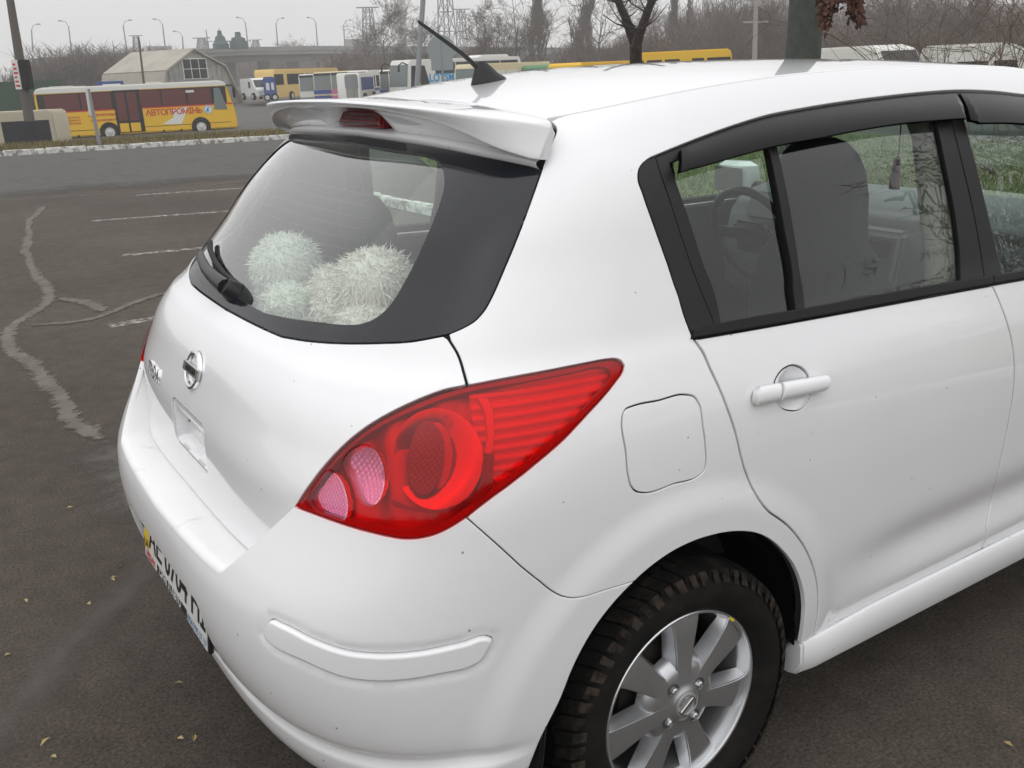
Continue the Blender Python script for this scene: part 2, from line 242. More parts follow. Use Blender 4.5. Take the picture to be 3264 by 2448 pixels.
# surface coordinates (a,b) in 0..1 ; metric scale for triangulating
# feature lines of the car body in surface coordinates (along the contour, up the section)
OUT={
 'tl_inner':[(0.1492,0.4748),(0.1505,0.4800),(0.1517,0.4852),(0.1529,0.4903),(0.1541,0.4953),(0.1553,0.5002),(0.1566,0.5051),(0.1578,0.5100),(0.1589,0.5148),(0.1601,0.5196),(0.1613,0.5242),(0.1626,0.5289),(0.1639,0.5334),(0.1652,0.5377),(0.1665,0.5420),(0.1679,0.5462),(0.1693,0.5503),(0.1707,0.5543),(0.1721,0.5582),(0.1735,0.5619),(0.1748,0.5653),(0.1762,0.5686),(0.1775,0.5717),(0.1789,0.5748),(0.1802,0.5777),(0.1816,0.5805),(0.1830,0.5832),(0.1844,0.5857),(0.1857,0.5882),(0.1872,0.5905),(0.1886,0.5928),(0.1900,0.5950),(0.1915,0.5973),(0.1931,0.5995),(0.1947,0.6017),(0.1963,0.6037),(0.1979,0.6057),(0.1995,0.6076),(0.2011,0.6093),(0.2027,0.6110),(0.2044,0.6126),(0.2060,0.6141),(0.2077,0.6155),(0.2095,0.6168),(0.2111,0.6178),(0.2127,0.6187),(0.2144,0.6196),(0.2161,0.6205),(0.2178,0.6214),(0.2194,0.6225)],
 'tl_top':[(0.2194,0.6225),(0.2213,0.6233),(0.2233,0.6242),(0.2252,0.6250),(0.2272,0.6258),(0.2292,0.6266),(0.2312,0.6273),(0.2332,0.6279),(0.2352,0.6286),(0.2372,0.6291),(0.2392,0.6296),(0.2412,0.6301),(0.2432,0.6306),(0.2453,0.6310),(0.2474,0.6313),(0.2495,0.6317),(0.2516,0.6320),(0.2537,0.6323),(0.2559,0.6326),(0.2581,0.6329),(0.2603,0.6331),(0.2625,0.6334),(0.2648,0.6337),(0.2671,0.6339),(0.2694,0.6341),(0.2717,0.6343),(0.2741,0.6344),(0.2764,0.6345),(0.2789,0.6346),(0.2813,0.6347),(0.2838,0.6348),(0.2863,0.6347),(0.2889,0.6344),(0.2916,0.6340),(0.2943,0.6330),(0.2969,0.6310),(0.2994,0.6279),(0.3026,0.6210),(0.3030,0.6143),(0.3026,0.6109),(0.3016,0.6078),(0.3006,0.6049),(0.2997,0.6019),(0.2987,0.5990),(0.2977,0.5962),(0.2965,0.5935),(0.2954,0.5907),(0.2942,0.5879),(0.2929,0.5852),(0.2916,0.5826),(0.2903,0.5799),(0.2890,0.5773),(0.2877,0.5743),(0.2863,0.5713),(0.2848,0.5683),(0.2834,0.5653),(0.2820,0.5623),(0.2806,0.5593),(0.2791,0.5564),(0.2776,0.5536),(0.2762,0.5512),(0.2747,0.5487),(0.2733,0.5464),(0.2718,0.5440),(0.2704,0.5417),(0.2689,0.5394),(0.2675,0.5371),(0.2661,0.5348),(0.2645,0.5323),(0.2630,0.5297),(0.2615,0.5272),(0.2600,0.5247),(0.2584,0.5222),(0.2569,0.5197),(0.2554,0.5173),(0.2540,0.5149),(0.2525,0.5126),(0.2510,0.5103),(0.2495,0.5080),(0.2480,0.5057),(0.2466,0.5033),(0.2452,0.5008),(0.2439,0.4984),(0.2425,0.4959),(0.2412,0.4934),(0.2399,0.4908),(0.2387,0.4882),(0.2374,0.4856)],
 'tl_bottom':[(0.2374,0.4856),(0.2359,0.4832),(0.2344,0.4808),(0.2329,0.4784),(0.2314,0.4762),(0.2299,0.4742),(0.2284,0.4723),(0.2268,0.4705),(0.2252,0.4690),(0.2235,0.4677),(0.2217,0.4666),(0.2199,0.4657),(0.2180,0.4650),(0.2162,0.4646),(0.2143,0.4643),(0.2124,0.4643),(0.2104,0.4644),(0.2085,0.4648),(0.2065,0.4654),(0.2044,0.4661),(0.2024,0.4667),(0.2003,0.4673),(0.1982,0.4679),(0.1961,0.4685),(0.1939,0.4691),(0.1918,0.4696),(0.1895,0.4702),(0.1873,0.4707),(0.1850,0.4713),(0.1827,0.4718),(0.1803,0.4723),(0.1778,0.4728),(0.1754,0.4733),(0.1728,0.4737),(0.1702,0.4741),(0.1676,0.4744),(0.1648,0.4747),(0.1619,0.4749),(0.1588,0.4750),(0.1557,0.4750),(0.1525,0.4750),(0.1492,0.4748)],
 'tl_inset':[(0.1545,0.4822),(0.1545,0.4859),(0.1554,0.4910),(0.1569,0.4966),(0.1586,0.5024),(0.1600,0.5077),(0.1611,0.5120),(0.1621,0.5162),(0.1632,0.5204),(0.1643,0.5245),(0.1655,0.5286),(0.1667,0.5327),(0.1679,0.5366),(0.1692,0.5405),(0.1706,0.5444),(0.1719,0.5482),(0.1732,0.5519),(0.1746,0.5555),(0.1759,0.5589),(0.1773,0.5623),(0.1787,0.5655),(0.1800,0.5685),(0.1815,0.5717),(0.1830,0.5746),(0.1845,0.5774),(0.1861,0.5801),(0.1876,0.5827),(0.1892,0.5851),(0.1907,0.5875),(0.1922,0.5896),(0.1937,0.5916),(0.1952,0.5934),(0.1967,0.5952),(0.1982,0.5970),(0.1997,0.5987),(0.2013,0.6003),(0.2027,0.6019),(0.2042,0.6034),(0.2057,0.6049),(0.2072,0.6063),(0.2087,0.6077),(0.2102,0.6090),(0.2118,0.6102),(0.2135,0.6114),(0.2153,0.6124),(0.2170,0.6134),(0.2188,0.6143),(0.2207,0.6152),(0.2225,0.6160),(0.2244,0.6168),(0.2264,0.6175),(0.2284,0.6181),(0.2304,0.6186),(0.2324,0.6191),(0.2345,0.6195),(0.2366,0.6200),(0.2387,0.6204),(0.2408,0.6208),(0.2429,0.6212),(0.2451,0.6217),(0.2471,0.6221),(0.2492,0.6225),(0.2512,0.6228),(0.2533,0.6231),(0.2555,0.6234),(0.2576,0.6237),(0.2598,0.6240),(0.2620,0.6242),(0.2642,0.6244),(0.2665,0.6245),(0.2688,0.6247),(0.2711,0.6248),(0.2735,0.6251),(0.2758,0.6257),(0.2782,0.6264),(0.2806,0.6269),(0.2831,0.6270),(0.2858,0.6263),(0.2886,0.6247),(0.2915,0.6228),(0.2941,0.6200),(0.2965,0.6132),(0.2964,0.6093),(0.2952,0.6061),(0.2939,0.6030),(0.2928,0.5997),(0.2915,0.5965),(0.2903,0.5934),(0.2889,0.5904),(0.2875,0.5874),(0.2861,0.5844),(0.2849,0.5817),(0.2836,0.5790),(0.2823,0.5763),(0.2809,0.5737),(0.2796,0.5711),(0.2782,0.5685),(0.2768,0.5659),(0.2755,0.5633),(0.2741,0.5608),(0.2727,0.5583),(0.2712,0.5557),(0.2697,0.5532),(0.2682,0.5506),(0.2667,0.5482),(0.2652,0.5457),(0.2637,0.5432),(0.2622,0.5408),(0.2607,0.5383),(0.2593,0.5359),(0.2578,0.5334),(0.2564,0.5311),(0.2551,0.5287),(0.2537,0.5264),(0.2523,0.5240),(0.2510,0.5217),(0.2496,0.5194),(0.2483,0.5171),(0.2469,0.5147),(0.2456,0.5124),(0.2442,0.5101),(0.2428,0.5078),(0.2414,0.5054),(0.2400,0.5030),(0.2386,0.5006),(0.2372,0.4983),(0.2358,0.4960),(0.2343,0.4937),(0.2329,0.4913),(0.2314,0.4890),(0.2299,0.4867),(0.2284,0.4846),(0.2266,0.4825),(0.2248,0.4805),(0.2229,0.4787),(0.2211,0.4774),(0.2193,0.4762),(0.2175,0.4753),(0.2157,0.4746),(0.2138,0.4743),(0.2119,0.4743),(0.2099,0.4744),(0.2080,0.4747),(0.2059,0.4750),(0.2038,0.4755),(0.2017,0.4762),(0.1995,0.4769),(0.1974,0.4777),(0.1952,0.4783),(0.1930,0.4789),(0.1908,0.4794),(0.1885,0.4798),(0.1863,0.4802),(0.1840,0.4806),(0.1816,0.4809),(0.1792,0.4812),(0.1768,0.4815),(0.1744,0.4817),(0.1715,0.4816),(0.1681,0.4810),(0.1647,0.4803),(0.1612,0.4796),(0.1582,0.4794),(0.1558,0.4802)],
 'tl_reverse':[(0.1741,0.5378),(0.1743,0.5429),(0.1753,0.5477),(0.1770,0.5521),(0.1791,0.5555),(0.1811,0.5576),(0.1833,0.5586),(0.1858,0.5577),(0.1881,0.5553),(0.1897,0.5525),(0.1910,0.5491),(0.1923,0.5454),(0.1935,0.5409),(0.1946,0.5363),(0.1955,0.5316),(0.1961,0.5269),(0.1966,0.5222),(0.1968,0.5175),(0.1969,0.5120),(0.1965,0.5067),(0.1958,0.5025),(0.1945,0.4992),(0.1923,0.4980),(0.1899,0.4984),(0.1880,0.5002),(0.1863,0.5027),(0.1846,0.5064),(0.1833,0.5107),(0.1819,0.5149),(0.1802,0.5192),(0.1785,0.5233),(0.1768,0.5277),(0.1751,0.5326)],
 'tl_reflector':[(0.1597,0.4950),(0.1599,0.4998),(0.1608,0.5048),(0.1620,0.5097),(0.1630,0.5144),(0.1640,0.5193),(0.1654,0.5232),(0.1672,0.5251),(0.1694,0.5245),(0.1716,0.5228),(0.1741,0.5195),(0.1762,0.5154),(0.1775,0.5121),(0.1786,0.5085),(0.1796,0.5048),(0.1806,0.5009),(0.1815,0.4969),(0.1821,0.4928),(0.1823,0.4879),(0.1822,0.4828),(0.1814,0.4793),(0.1796,0.4785),(0.1771,0.4792),(0.1746,0.4799),(0.1723,0.4801),(0.1699,0.4801),(0.1676,0.4806),(0.1655,0.4819),(0.1636,0.4843),(0.1618,0.4875),(0.1604,0.4912)],
 'tl_ring':[(0.2208,0.5484),(0.2210,0.5433),(0.2211,0.5382),(0.2210,0.5334),(0.2208,0.5288),(0.2204,0.5248),(0.2199,0.5210),(0.2193,0.5179),(0.2185,0.5151),(0.2167,0.5117),(0.2145,0.5108),(0.2121,0.5126),(0.2097,0.5169),(0.2085,0.5200),(0.2074,0.5234),(0.2063,0.5275),(0.2054,0.5318),(0.2045,0.5366),(0.2039,0.5415),(0.2033,0.5467),(0.2029,0.5519),(0.2026,0.5571),(0.2025,0.5621),(0.2025,0.5668),(0.2026,0.5714),(0.2028,0.5753),(0.2032,0.5791),(0.2036,0.5821),(0.2043,0.5848),(0.2060,0.5882),(0.2082,0.5890),(0.2108,0.5873),(0.2135,0.5830),(0.2149,0.5800),(0.2161,0.5766),(0.2173,0.5726),(0.2183,0.5683),(0.2192,0.5636),(0.2199,0.5587),(0.2204,0.5536)],
 'tl_blade':[(0.2269,0.6107),(0.2289,0.6115),(0.2318,0.6103),(0.2340,0.6068),(0.2359,0.6015),(0.2376,0.5961),(0.2387,0.5919),(0.2397,0.5876),(0.2405,0.5833),(0.2412,0.5789),(0.2419,0.5746),(0.2424,0.5703),(0.2428,0.5659),(0.2430,0.5617),(0.2433,0.5556),(0.2428,0.5513),(0.2410,0.5510),(0.2392,0.5521),(0.2386,0.5556),(0.2389,0.5608),(0.2389,0.5660),(0.2383,0.5712),(0.2375,0.5764),(0.2364,0.5816),(0.2356,0.5855),(0.2347,0.5894),(0.2337,0.5932),(0.2326,0.5970),(0.2303,0.6022),(0.2278,0.6074)],
 'tl_bowl':[(0.2395,0.5477),(0.2399,0.5422),(0.2401,0.5368),(0.2401,0.5315),(0.2399,0.5265),(0.2394,0.5217),(0.2388,0.5172),(0.2380,0.5130),(0.2370,0.5092),(0.2357,0.5058),(0.2343,0.5028),(0.2328,0.5003),(0.2311,0.4982),(0.2293,0.4967),(0.2273,0.4956),(0.2253,0.4950),(0.2232,0.4950),(0.2211,0.4954),(0.2189,0.4963),(0.2167,0.4976),(0.2145,0.4995),(0.2123,0.5018),(0.2102,0.5044),(0.2081,0.5075),(0.2061,0.5110),(0.2042,0.5148),(0.2024,0.5189),(0.2007,0.5233),(0.1991,0.5279),(0.1978,0.5328),(0.1966,0.5380),(0.1957,0.5433),(0.1950,0.5487),(0.1945,0.5541),(0.1942,0.5595),(0.1941,0.5647),(0.1941,0.5698),(0.1944,0.5747),(0.1948,0.5793),(0.1954,0.5835),(0.1962,0.5875),(0.1971,0.5910),(0.1983,0.5942),(0.1997,0.5969),(0.2012,0.5992),(0.2029,0.6009),(0.2048,0.6022),(0.2069,0.6030),(0.2090,0.6033),(0.2113,0.6030),(0.2137,0.6022),(0.2161,0.6009),(0.2186,0.5991),(0.2210,0.5968),(0.2234,0.5940),(0.2258,0.5907),(0.2281,0.5871),(0.2302,0.5831),(0.2322,0.5787),(0.2339,0.5740),(0.2355,0.5691),(0.2369,0.5639),(0.2380,0.5586),(0.2389,0.5532)],
 'tl_gap':[(0.2401,0.5475),(0.2417,0.5500),(0.2432,0.5512),(0.2441,0.5496),(0.2445,0.5456),(0.2447,0.5402),(0.2448,0.5345),(0.2450,0.5295),(0.2453,0.5253),(0.2457,0.5210),(0.2460,0.5169),(0.2459,0.5132),(0.2452,0.5094),(0.2442,0.5058),(0.2429,0.5029),(0.2413,0.5010),(0.2394,0.5000),(0.2379,0.5001),(0.2380,0.5042),(0.2388,0.5098),(0.2393,0.5138),(0.2398,0.5178),(0.2402,0.5219),(0.2403,0.5262),(0.2399,0.5310),(0.2395,0.5359),(0.2392,0.5405),(0.2394,0.5445)],
 'tl_arc':[(0.2012,0.5049),(0.2019,0.5064),(0.2043,0.5048),(0.2074,0.5019),(0.2101,0.4998),(0.2120,0.4990),(0.2140,0.4982),(0.2159,0.4976),(0.2177,0.4971),(0.2196,0.4968),(0.2215,0.4966),(0.2235,0.4965),(0.2253,0.4967),(0.2271,0.4972),(0.2293,0.4996),(0.2308,0.4998),(0.2311,0.4966),(0.2302,0.4941),(0.2282,0.4935),(0.2260,0.4932),(0.2238,0.4928),(0.2215,0.4929),(0.2192,0.4932),(0.2174,0.4935),(0.2155,0.4941),(0.2135,0.4948),(0.2116,0.4956),(0.2097,0.4965),(0.2076,0.4972),(0.2055,0.4977),(0.2035,0.4989),(0.2020,0.5015)],
 'tl_fin':[(0.2372,0.6043),(0.2388,0.6016),(0.2407,0.6005),(0.2427,0.6005),(0.2449,0.6014),(0.2471,0.6028),(0.2494,0.6044),(0.2518,0.6061),(0.2542,0.6074),(0.2565,0.6081),(0.2586,0.6081),(0.2610,0.6080),(0.2633,0.6076),(0.2658,0.6072),(0.2682,0.6068),(0.2706,0.6066),(0.2729,0.6066),(0.2751,0.6069),(0.2772,0.6076),(0.2790,0.6089),(0.2812,0.6104),(0.2832,0.6122),(0.2836,0.6150),(0.2804,0.6212),(0.2774,0.6239),(0.2743,0.6238),(0.2713,0.6236),(0.2689,0.6238),(0.2666,0.6238),(0.2644,0.6236),(0.2622,0.6232),(0.2600,0.6227),(0.2579,0.6222),(0.2558,0.6217),(0.2537,0.6212),(0.2516,0.6209),(0.2495,0.6207),(0.2474,0.6204),(0.2453,0.6202),(0.2433,0.6199),(0.2413,0.6194),(0.2393,0.6188),(0.2375,0.6179),(0.2351,0.6171),(0.2335,0.6154),(0.2341,0.6121),(0.2356,0.6079)],
 'seam_B':[(0.1977,0.6926),(0.1995,0.6878),(0.2013,0.6829),(0.2034,0.6769),(0.2055,0.6706),(0.2076,0.6635),(0.2096,0.6562),(0.2112,0.6503),(0.2127,0.6446),(0.2144,0.6389),(0.2160,0.6335),(0.2176,0.6283),(0.2193,0.6231)],
 'glass_right':[(0.2040,0.9315),(0.2046,0.9258),(0.2051,0.9201),(0.2056,0.9144),(0.2061,0.9086),(0.2066,0.9028),(0.2070,0.8970),(0.2074,0.8913),(0.2079,0.8856),(0.2082,0.8799),(0.2086,0.8741),(0.2089,0.8683),(0.2092,0.8625),(0.2095,0.8566),(0.2097,0.8508),(0.2098,0.8448),(0.2100,0.8389),(0.2100,0.8329),(0.2101,0.8268),(0.2101,0.8208),(0.2101,0.8147),(0.2100,0.8086),(0.2100,0.8025),(0.2099,0.7964),(0.2099,0.7903),(0.2099,0.7843),(0.2099,0.7780),(0.2099,0.7718),(0.2100,0.7656),(0.2100,0.7595),(0.2100,0.7535),(0.2099,0.7473),(0.2098,0.7411),(0.2096,0.7352),(0.2091,0.7296),(0.2085,0.7247),(0.2077,0.7199),(0.2067,0.7158),(0.2054,0.7125),(0.2040,0.7097),(0.2026,0.7070),(0.2012,0.7047),(0.1997,0.7025),(0.1982,0.7004),(0.1968,0.6982)],
 'glass_bottom':[(0.1968,0.6982),(0.1947,0.6970),(0.1926,0.6957),(0.1905,0.6944),(0.1884,0.6930),(0.1863,0.6916),(0.1842,0.6902),(0.1820,0.6889),(0.1798,0.6876),(0.1775,0.6865),(0.1752,0.6856),(0.1729,0.6847),(0.1705,0.6839),(0.1680,0.6831),(0.1655,0.6823),(0.1630,0.6814),(0.1604,0.6805),(0.1579,0.6795),(0.1553,0.6785),(0.1527,0.6775),(0.1500,0.6764),(0.1472,0.6753),(0.1444,0.6741),(0.1415,0.6729),(0.1386,0.6718),(0.1355,0.6706),(0.1323,0.6694),(0.1290,0.6681),(0.1255,0.6668),(0.1220,0.6654),(0.1183,0.6641),(0.1146,0.6627),(0.1107,0.6613),(0.1064,0.6599),(0.1019,0.6586),(0.0973,0.6572),(0.0925,0.6556),(0.0876,0.6539)],
 'glass_top':[(0.2040,0.9315),(0.2005,0.9348),(0.1971,0.9380),(0.1943,0.9403),(0.1914,0.9423),(0.1886,0.9442),(0.1858,0.9461),(0.1825,0.9483),(0.1792,0.9504),(0.1759,0.9524),(0.1726,0.9544),(0.1692,0.9563),(0.1657,0.9581),(0.1622,0.9599),(0.1587,0.9616),(0.1552,0.9633),(0.1516,0.9649),(0.1478,0.9665),(0.1440,0.9681),(0.1401,0.9696),(0.1361,0.9710),(0.1319,0.9724),(0.1277,0.9737),(0.1233,0.9748),(0.1187,0.9759),(0.1139,0.9770),(0.1089,0.9780),(0.1037,0.9788),(0.0984,0.9797),(0.0929,0.9804),(0.0872,0.9811),(0.0812,0.9817),(0.0748,0.9824),(0.0682,0.9829),(0.0613,0.9835),(0.0542,0.9839),(0.0469,0.9844)],
 'glass_inner':[(0.0933,0.9648),(0.0990,0.9642),(0.1045,0.9636),(0.1099,0.9627),(0.1152,0.9610),(0.1213,0.9585),(0.1270,0.9547),(0.1318,0.9497),(0.1361,0.9438),(0.1392,0.9382),(0.1418,0.9322),(0.1440,0.9262),(0.1458,0.9206),(0.1473,0.9151),(0.1485,0.9095),(0.1496,0.9040),(0.1506,0.8983),(0.1514,0.8927),(0.1521,0.8871),(0.1527,0.8815),(0.1534,0.8760),(0.1539,0.8704),(0.1544,0.8648),(0.1549,0.8592),(0.1552,0.8536),(0.1555,0.8479),(0.1558,0.8422),(0.1560,0.8362),(0.1561,0.8301),(0.1562,0.8240),(0.1563,0.8179),(0.1563,0.8117),(0.1562,0.8056),(0.1562,0.7991),(0.1560,0.7926),(0.1560,0.7862),(0.1558,0.7798),(0.1557,0.7734),(0.1557,0.7671),(0.1557,0.7609),(0.1555,0.7547),(0.1552,0.7487),(0.1548,0.7425),(0.1542,0.7365),(0.1533,0.7308),(0.1522,0.7259),(0.1508,0.7213),(0.1492,0.7171),(0.1475,0.7140),(0.1456,0.7113),(0.1435,0.7089),(0.1412,0.7070),(0.1386,0.7056),(0.1359,0.7045),(0.1331,0.7034),(0.1297,0.7022),(0.1260,0.7013),(0.1221,0.7005),(0.1182,0.6997),(0.1141,0.6987),(0.1107,0.6977),(0.1071,0.6966),(0.1035,0.6954),(0.0997,0.6942),(0.0950,0.6927),(0.0902,0.6911),(0.0852,0.6895),(0.0799,0.6878),(0.0745,0.6861),(0.0687,0.6844),(0.0627,0.6828),(0.0565,0.6810),(0.0501,0.6791)],
 'pillar_top':[(0.2035,0.9340),(0.2031,0.9387),(0.2025,0.9434),(0.2020,0.9480),(0.2015,0.9530),(0.2010,0.9579),(0.2005,0.9628),(0.1999,0.9677),(0.1995,0.9729),(0.1984,0.9784),(0.1959,0.9839),(0.1928,0.9884),(0.1895,0.9926)],
 'bump_F':[(0.2374,0.4856),(0.2392,0.4820),(0.2410,0.4783),(0.2428,0.4745),(0.2446,0.4707),(0.2465,0.4668),(0.2483,0.4628),(0.2502,0.4588),(0.2521,0.4547),(0.2540,0.4506),(0.2559,0.4464),(0.2579,0.4421),(0.2598,0.4378),(0.2618,0.4334),(0.2638,0.4290),(0.2658,0.4245),(0.2678,0.4200),(0.2699,0.4154),(0.2721,0.4108),(0.2743,0.4061),(0.2766,0.4014),(0.2788,0.3966),(0.2812,0.3918),(0.2835,0.3869),(0.2859,0.3815),(0.2884,0.3760),(0.2908,0.3711),(0.2934,0.3663),(0.2960,0.3622),(0.2979,0.3599),(0.2999,0.3579),(0.3018,0.3563),(0.3038,0.3553),(0.3058,0.3546),(0.3078,0.3540),(0.3101,0.3534),(0.3125,0.3531),(0.3149,0.3529),(0.3172,0.3529),(0.3196,0.3526),(0.3222,0.3522),(0.3249,0.3518),(0.3275,0.3513),(0.3302,0.3508),(0.3331,0.3504),(0.3359,0.3499),(0.3388,0.3494)],
 'arch':[(0.2506,0.0617),(0.2535,0.0713),(0.2562,0.0805),(0.2585,0.0889),(0.2605,0.0967),(0.2622,0.1040),(0.2637,0.1111),(0.2652,0.1178),(0.2667,0.1246),(0.2681,0.1312),(0.2694,0.1376),(0.2708,0.1438),(0.2725,0.1500),(0.2743,0.1562),(0.2763,0.1622),(0.2784,0.1682),(0.2804,0.1741),(0.2823,0.1798),(0.2842,0.1854),(0.2859,0.1908),(0.2876,0.1961),(0.2892,0.2015),(0.2908,0.2069),(0.2923,0.2123),(0.2936,0.2175),(0.2949,0.2228),(0.2961,0.2281),(0.2973,0.2334),(0.2984,0.2388),(0.2995,0.2441),(0.3006,0.2493),(0.3018,0.2544),(0.3029,0.2594),(0.3041,0.2642),(0.3054,0.2693),(0.3067,0.2742),(0.3080,0.2791),(0.3094,0.2838),(0.3107,0.2885),(0.3121,0.2931),(0.3135,0.2975),(0.3150,0.3019),(0.3165,0.3060),(0.3179,0.3099),(0.3194,0.3137),(0.3209,0.3173),(0.3225,0.3209),(0.3241,0.3244),(0.3257,0.3277),(0.3273,0.3310),(0.3291,0.3343),(0.3310,0.3376),(0.3328,0.3408),(0.3347,0.3438),(0.3366,0.3468),(0.3385,0.3496),(0.3405,0.3524),(0.3425,0.3551),(0.3446,0.3577),(0.3467,0.3602),(0.3489,0.3624),(0.3510,0.3644),(0.3531,0.3662),(0.3553,0.3679),(0.3576,0.3695),(0.3599,0.3708),(0.3624,0.3720),(0.3648,0.3729),(0.3673,0.3736),(0.3698,0.3741),(0.3724,0.3745),(0.3751,0.3747),(0.3779,0.3747),(0.3807,0.3745),(0.3836,0.3740),(0.3867,0.3734),(0.3900,0.3725),(0.3933,0.3715),(0.3966,0.3701),(0.4001,0.3685),(0.4036,0.3665),(0.4072,0.3641),(0.4110,0.3613),(0.4148,0.3581),(0.4188,0.3545),(0.4226,0.3501),(0.4263,0.3451),(0.4300,0.3394),(0.4335,0.3333),(0.4364,0.3275),(0.4392,0.3212),(0.4420,0.3147),(0.4446,0.3080),(0.4473,0.3007),(0.4499,0.2931),(0.4523,0.2853),(0.4546,0.2774),(0.4566,0.2696),(0.4583,0.2616),(0.4600,0.2535),(0.4615,0.2453),(0.4628,0.2371),(0.4640,0.2275),(0.4651,0.2179),(0.4659,0.2082),(0.4664,0.1985),(0.4667,0.1889),(0.4666,0.1802),(0.4662,0.1716),(0.4654,0.1629),(0.4647,0.1541),(0.4641,0.1453),(0.4638,0.1358),(0.4635,0.1264),(0.4630,0.1169),(0.4623,0.1071)],
 'door_G':[(0.3475,0.6351),(0.3505,0.6286),(0.3536,0.6220),(0.3565,0.6162),(0.3587,0.6114),(0.3607,0.6066),(0.3627,0.6016),(0.3646,0.5967),(0.3665,0.5917),(0.3684,0.5869),(0.3702,0.5820),(0.3720,0.5771),(0.3737,0.5722),(0.3753,0.5673),(0.3769,0.5622),(0.3786,0.5567),(0.3801,0.5511),(0.3817,0.5454),(0.3832,0.5397),(0.3848,0.5339),(0.3866,0.5276),(0.3883,0.5213),(0.3901,0.5149),(0.3918,0.5085),(0.3935,0.5020),(0.3948,0.4960),(0.3962,0.4900),(0.3974,0.4840),(0.3987,0.4779),(0.4001,0.4717),(0.4017,0.4644),(0.4034,0.4569),(0.4053,0.4494),(0.4074,0.4419),(0.4094,0.4347),(0.4113,0.4277),(0.4133,0.4209),(0.4154,0.4141),(0.4177,0.4070),(0.4201,0.3998),(0.4228,0.3926),(0.4256,0.3857),(0.4286,0.3788),(0.4320,0.3720),(0.4356,0.3658),(0.4387,0.3603),(0.4418,0.3546),(0.4448,0.3488),(0.4477,0.3428),(0.4505,0.3361),(0.4532,0.3291),(0.4558,0.3219),(0.4582,0.3145),(0.4608,0.3064),(0.4632,0.2980),(0.4654,0.2894),(0.4675,0.2808),(0.4693,0.2723),(0.4710,0.2637),(0.4725,0.2551),(0.4739,0.2464),(0.4750,0.2384),(0.4759,0.2304),(0.4766,0.2224),(0.4773,0.2144),(0.4777,0.2065),(0.4780,0.1987),(0.4781,0.1909),(0.4780,0.1831),(0.4777,0.1754),(0.4772,0.1676),(0.4765,0.1598),(0.4758,0.1520),(0.4753,0.1442),(0.4750,0.1364),(0.4747,0.1285),(0.4742,0.1207),(0.4733,0.1084)],
 'door_H':[(0.6262,0.6116),(0.6285,0.6043),(0.6308,0.5970),(0.6330,0.5896),(0.6350,0.5822),(0.6369,0.5749),(0.6388,0.5675),(0.6405,0.5600),(0.6423,0.5524),(0.6440,0.5447),(0.6455,0.5376),(0.6471,0.5304),(0.6487,0.5231),(0.6502,0.5158),(0.6517,0.5084),(0.6532,0.5000),(0.6546,0.4915),(0.6559,0.4830),(0.6571,0.4744),(0.6581,0.4665),(0.6590,0.4585),(0.6598,0.4505),(0.6605,0.4425),(0.6611,0.4346),(0.6617,0.4265),(0.6622,0.4185),(0.6626,0.4105),(0.6630,0.4024),(0.6633,0.3944),(0.6636,0.3863),(0.6639,0.3789),(0.6641,0.3715),(0.6642,0.3641),(0.6643,0.3567),(0.6643,0.3493),(0.6642,0.3420),(0.6641,0.3345),(0.6640,0.3266),(0.6638,0.3186),(0.6636,0.3107),(0.6634,0.3026),(0.6632,0.2945),(0.6630,0.2864),(0.6629,0.2781),(0.6629,0.2696),(0.6633,0.2607),(0.6640,0.2511),(0.6653,0.2408),(0.6667,0.2302),(0.6674,0.2203),(0.6672,0.2106),(0.6662,0.2019),(0.6646,0.1938),(0.6629,0.1858),(0.6613,0.1789),(0.6598,0.1719),(0.6582,0.1648)],
 'sill':[(0.4623,0.1071),(0.4660,0.1075),(0.4696,0.1080),(0.4733,0.1084),(0.4770,0.1085),(0.4815,0.1064),(0.4869,0.1023),(0.4918,0.0995),(0.4958,0.0990),(0.4996,0.0989),(0.5035,0.0988),(0.5074,0.0988),(0.5113,0.0989),(0.5152,0.0991),(0.5191,0.0994),(0.5230,0.0999),(0.5269,0.1006),(0.5308,0.1013),(0.5347,0.1022),(0.5386,0.1031),(0.5425,0.1041),(0.5465,0.1051),(0.5504,0.1061),(0.5544,0.1070),(0.5585,0.1079),(0.5625,0.1087),(0.5666,0.1094),(0.5707,0.1100),(0.5749,0.1105),(0.5790,0.1110),(0.5832,0.1114),(0.5875,0.1119),(0.5917,0.1122),(0.5961,0.1126),(0.6004,0.1129),(0.6048,0.1132),(0.6092,0.1135),(0.6137,0.1137),(0.6182,0.1139),(0.6230,0.1141),(0.6278,0.1143),(0.6327,0.1144),(0.6377,0.1145),(0.6427,0.1145),(0.6477,0.1146),(0.6528,0.1146),(0.6579,0.1145),(0.6631,0.1145),(0.6679,0.1145),(0.6728,0.1144),(0.6777,0.1143),(0.6826,0.1143),(0.6876,0.1141),(0.6926,0.1140),(0.6977,0.1139),(0.7028,0.1137),(0.7079,0.1136),(0.7131,0.1135)],
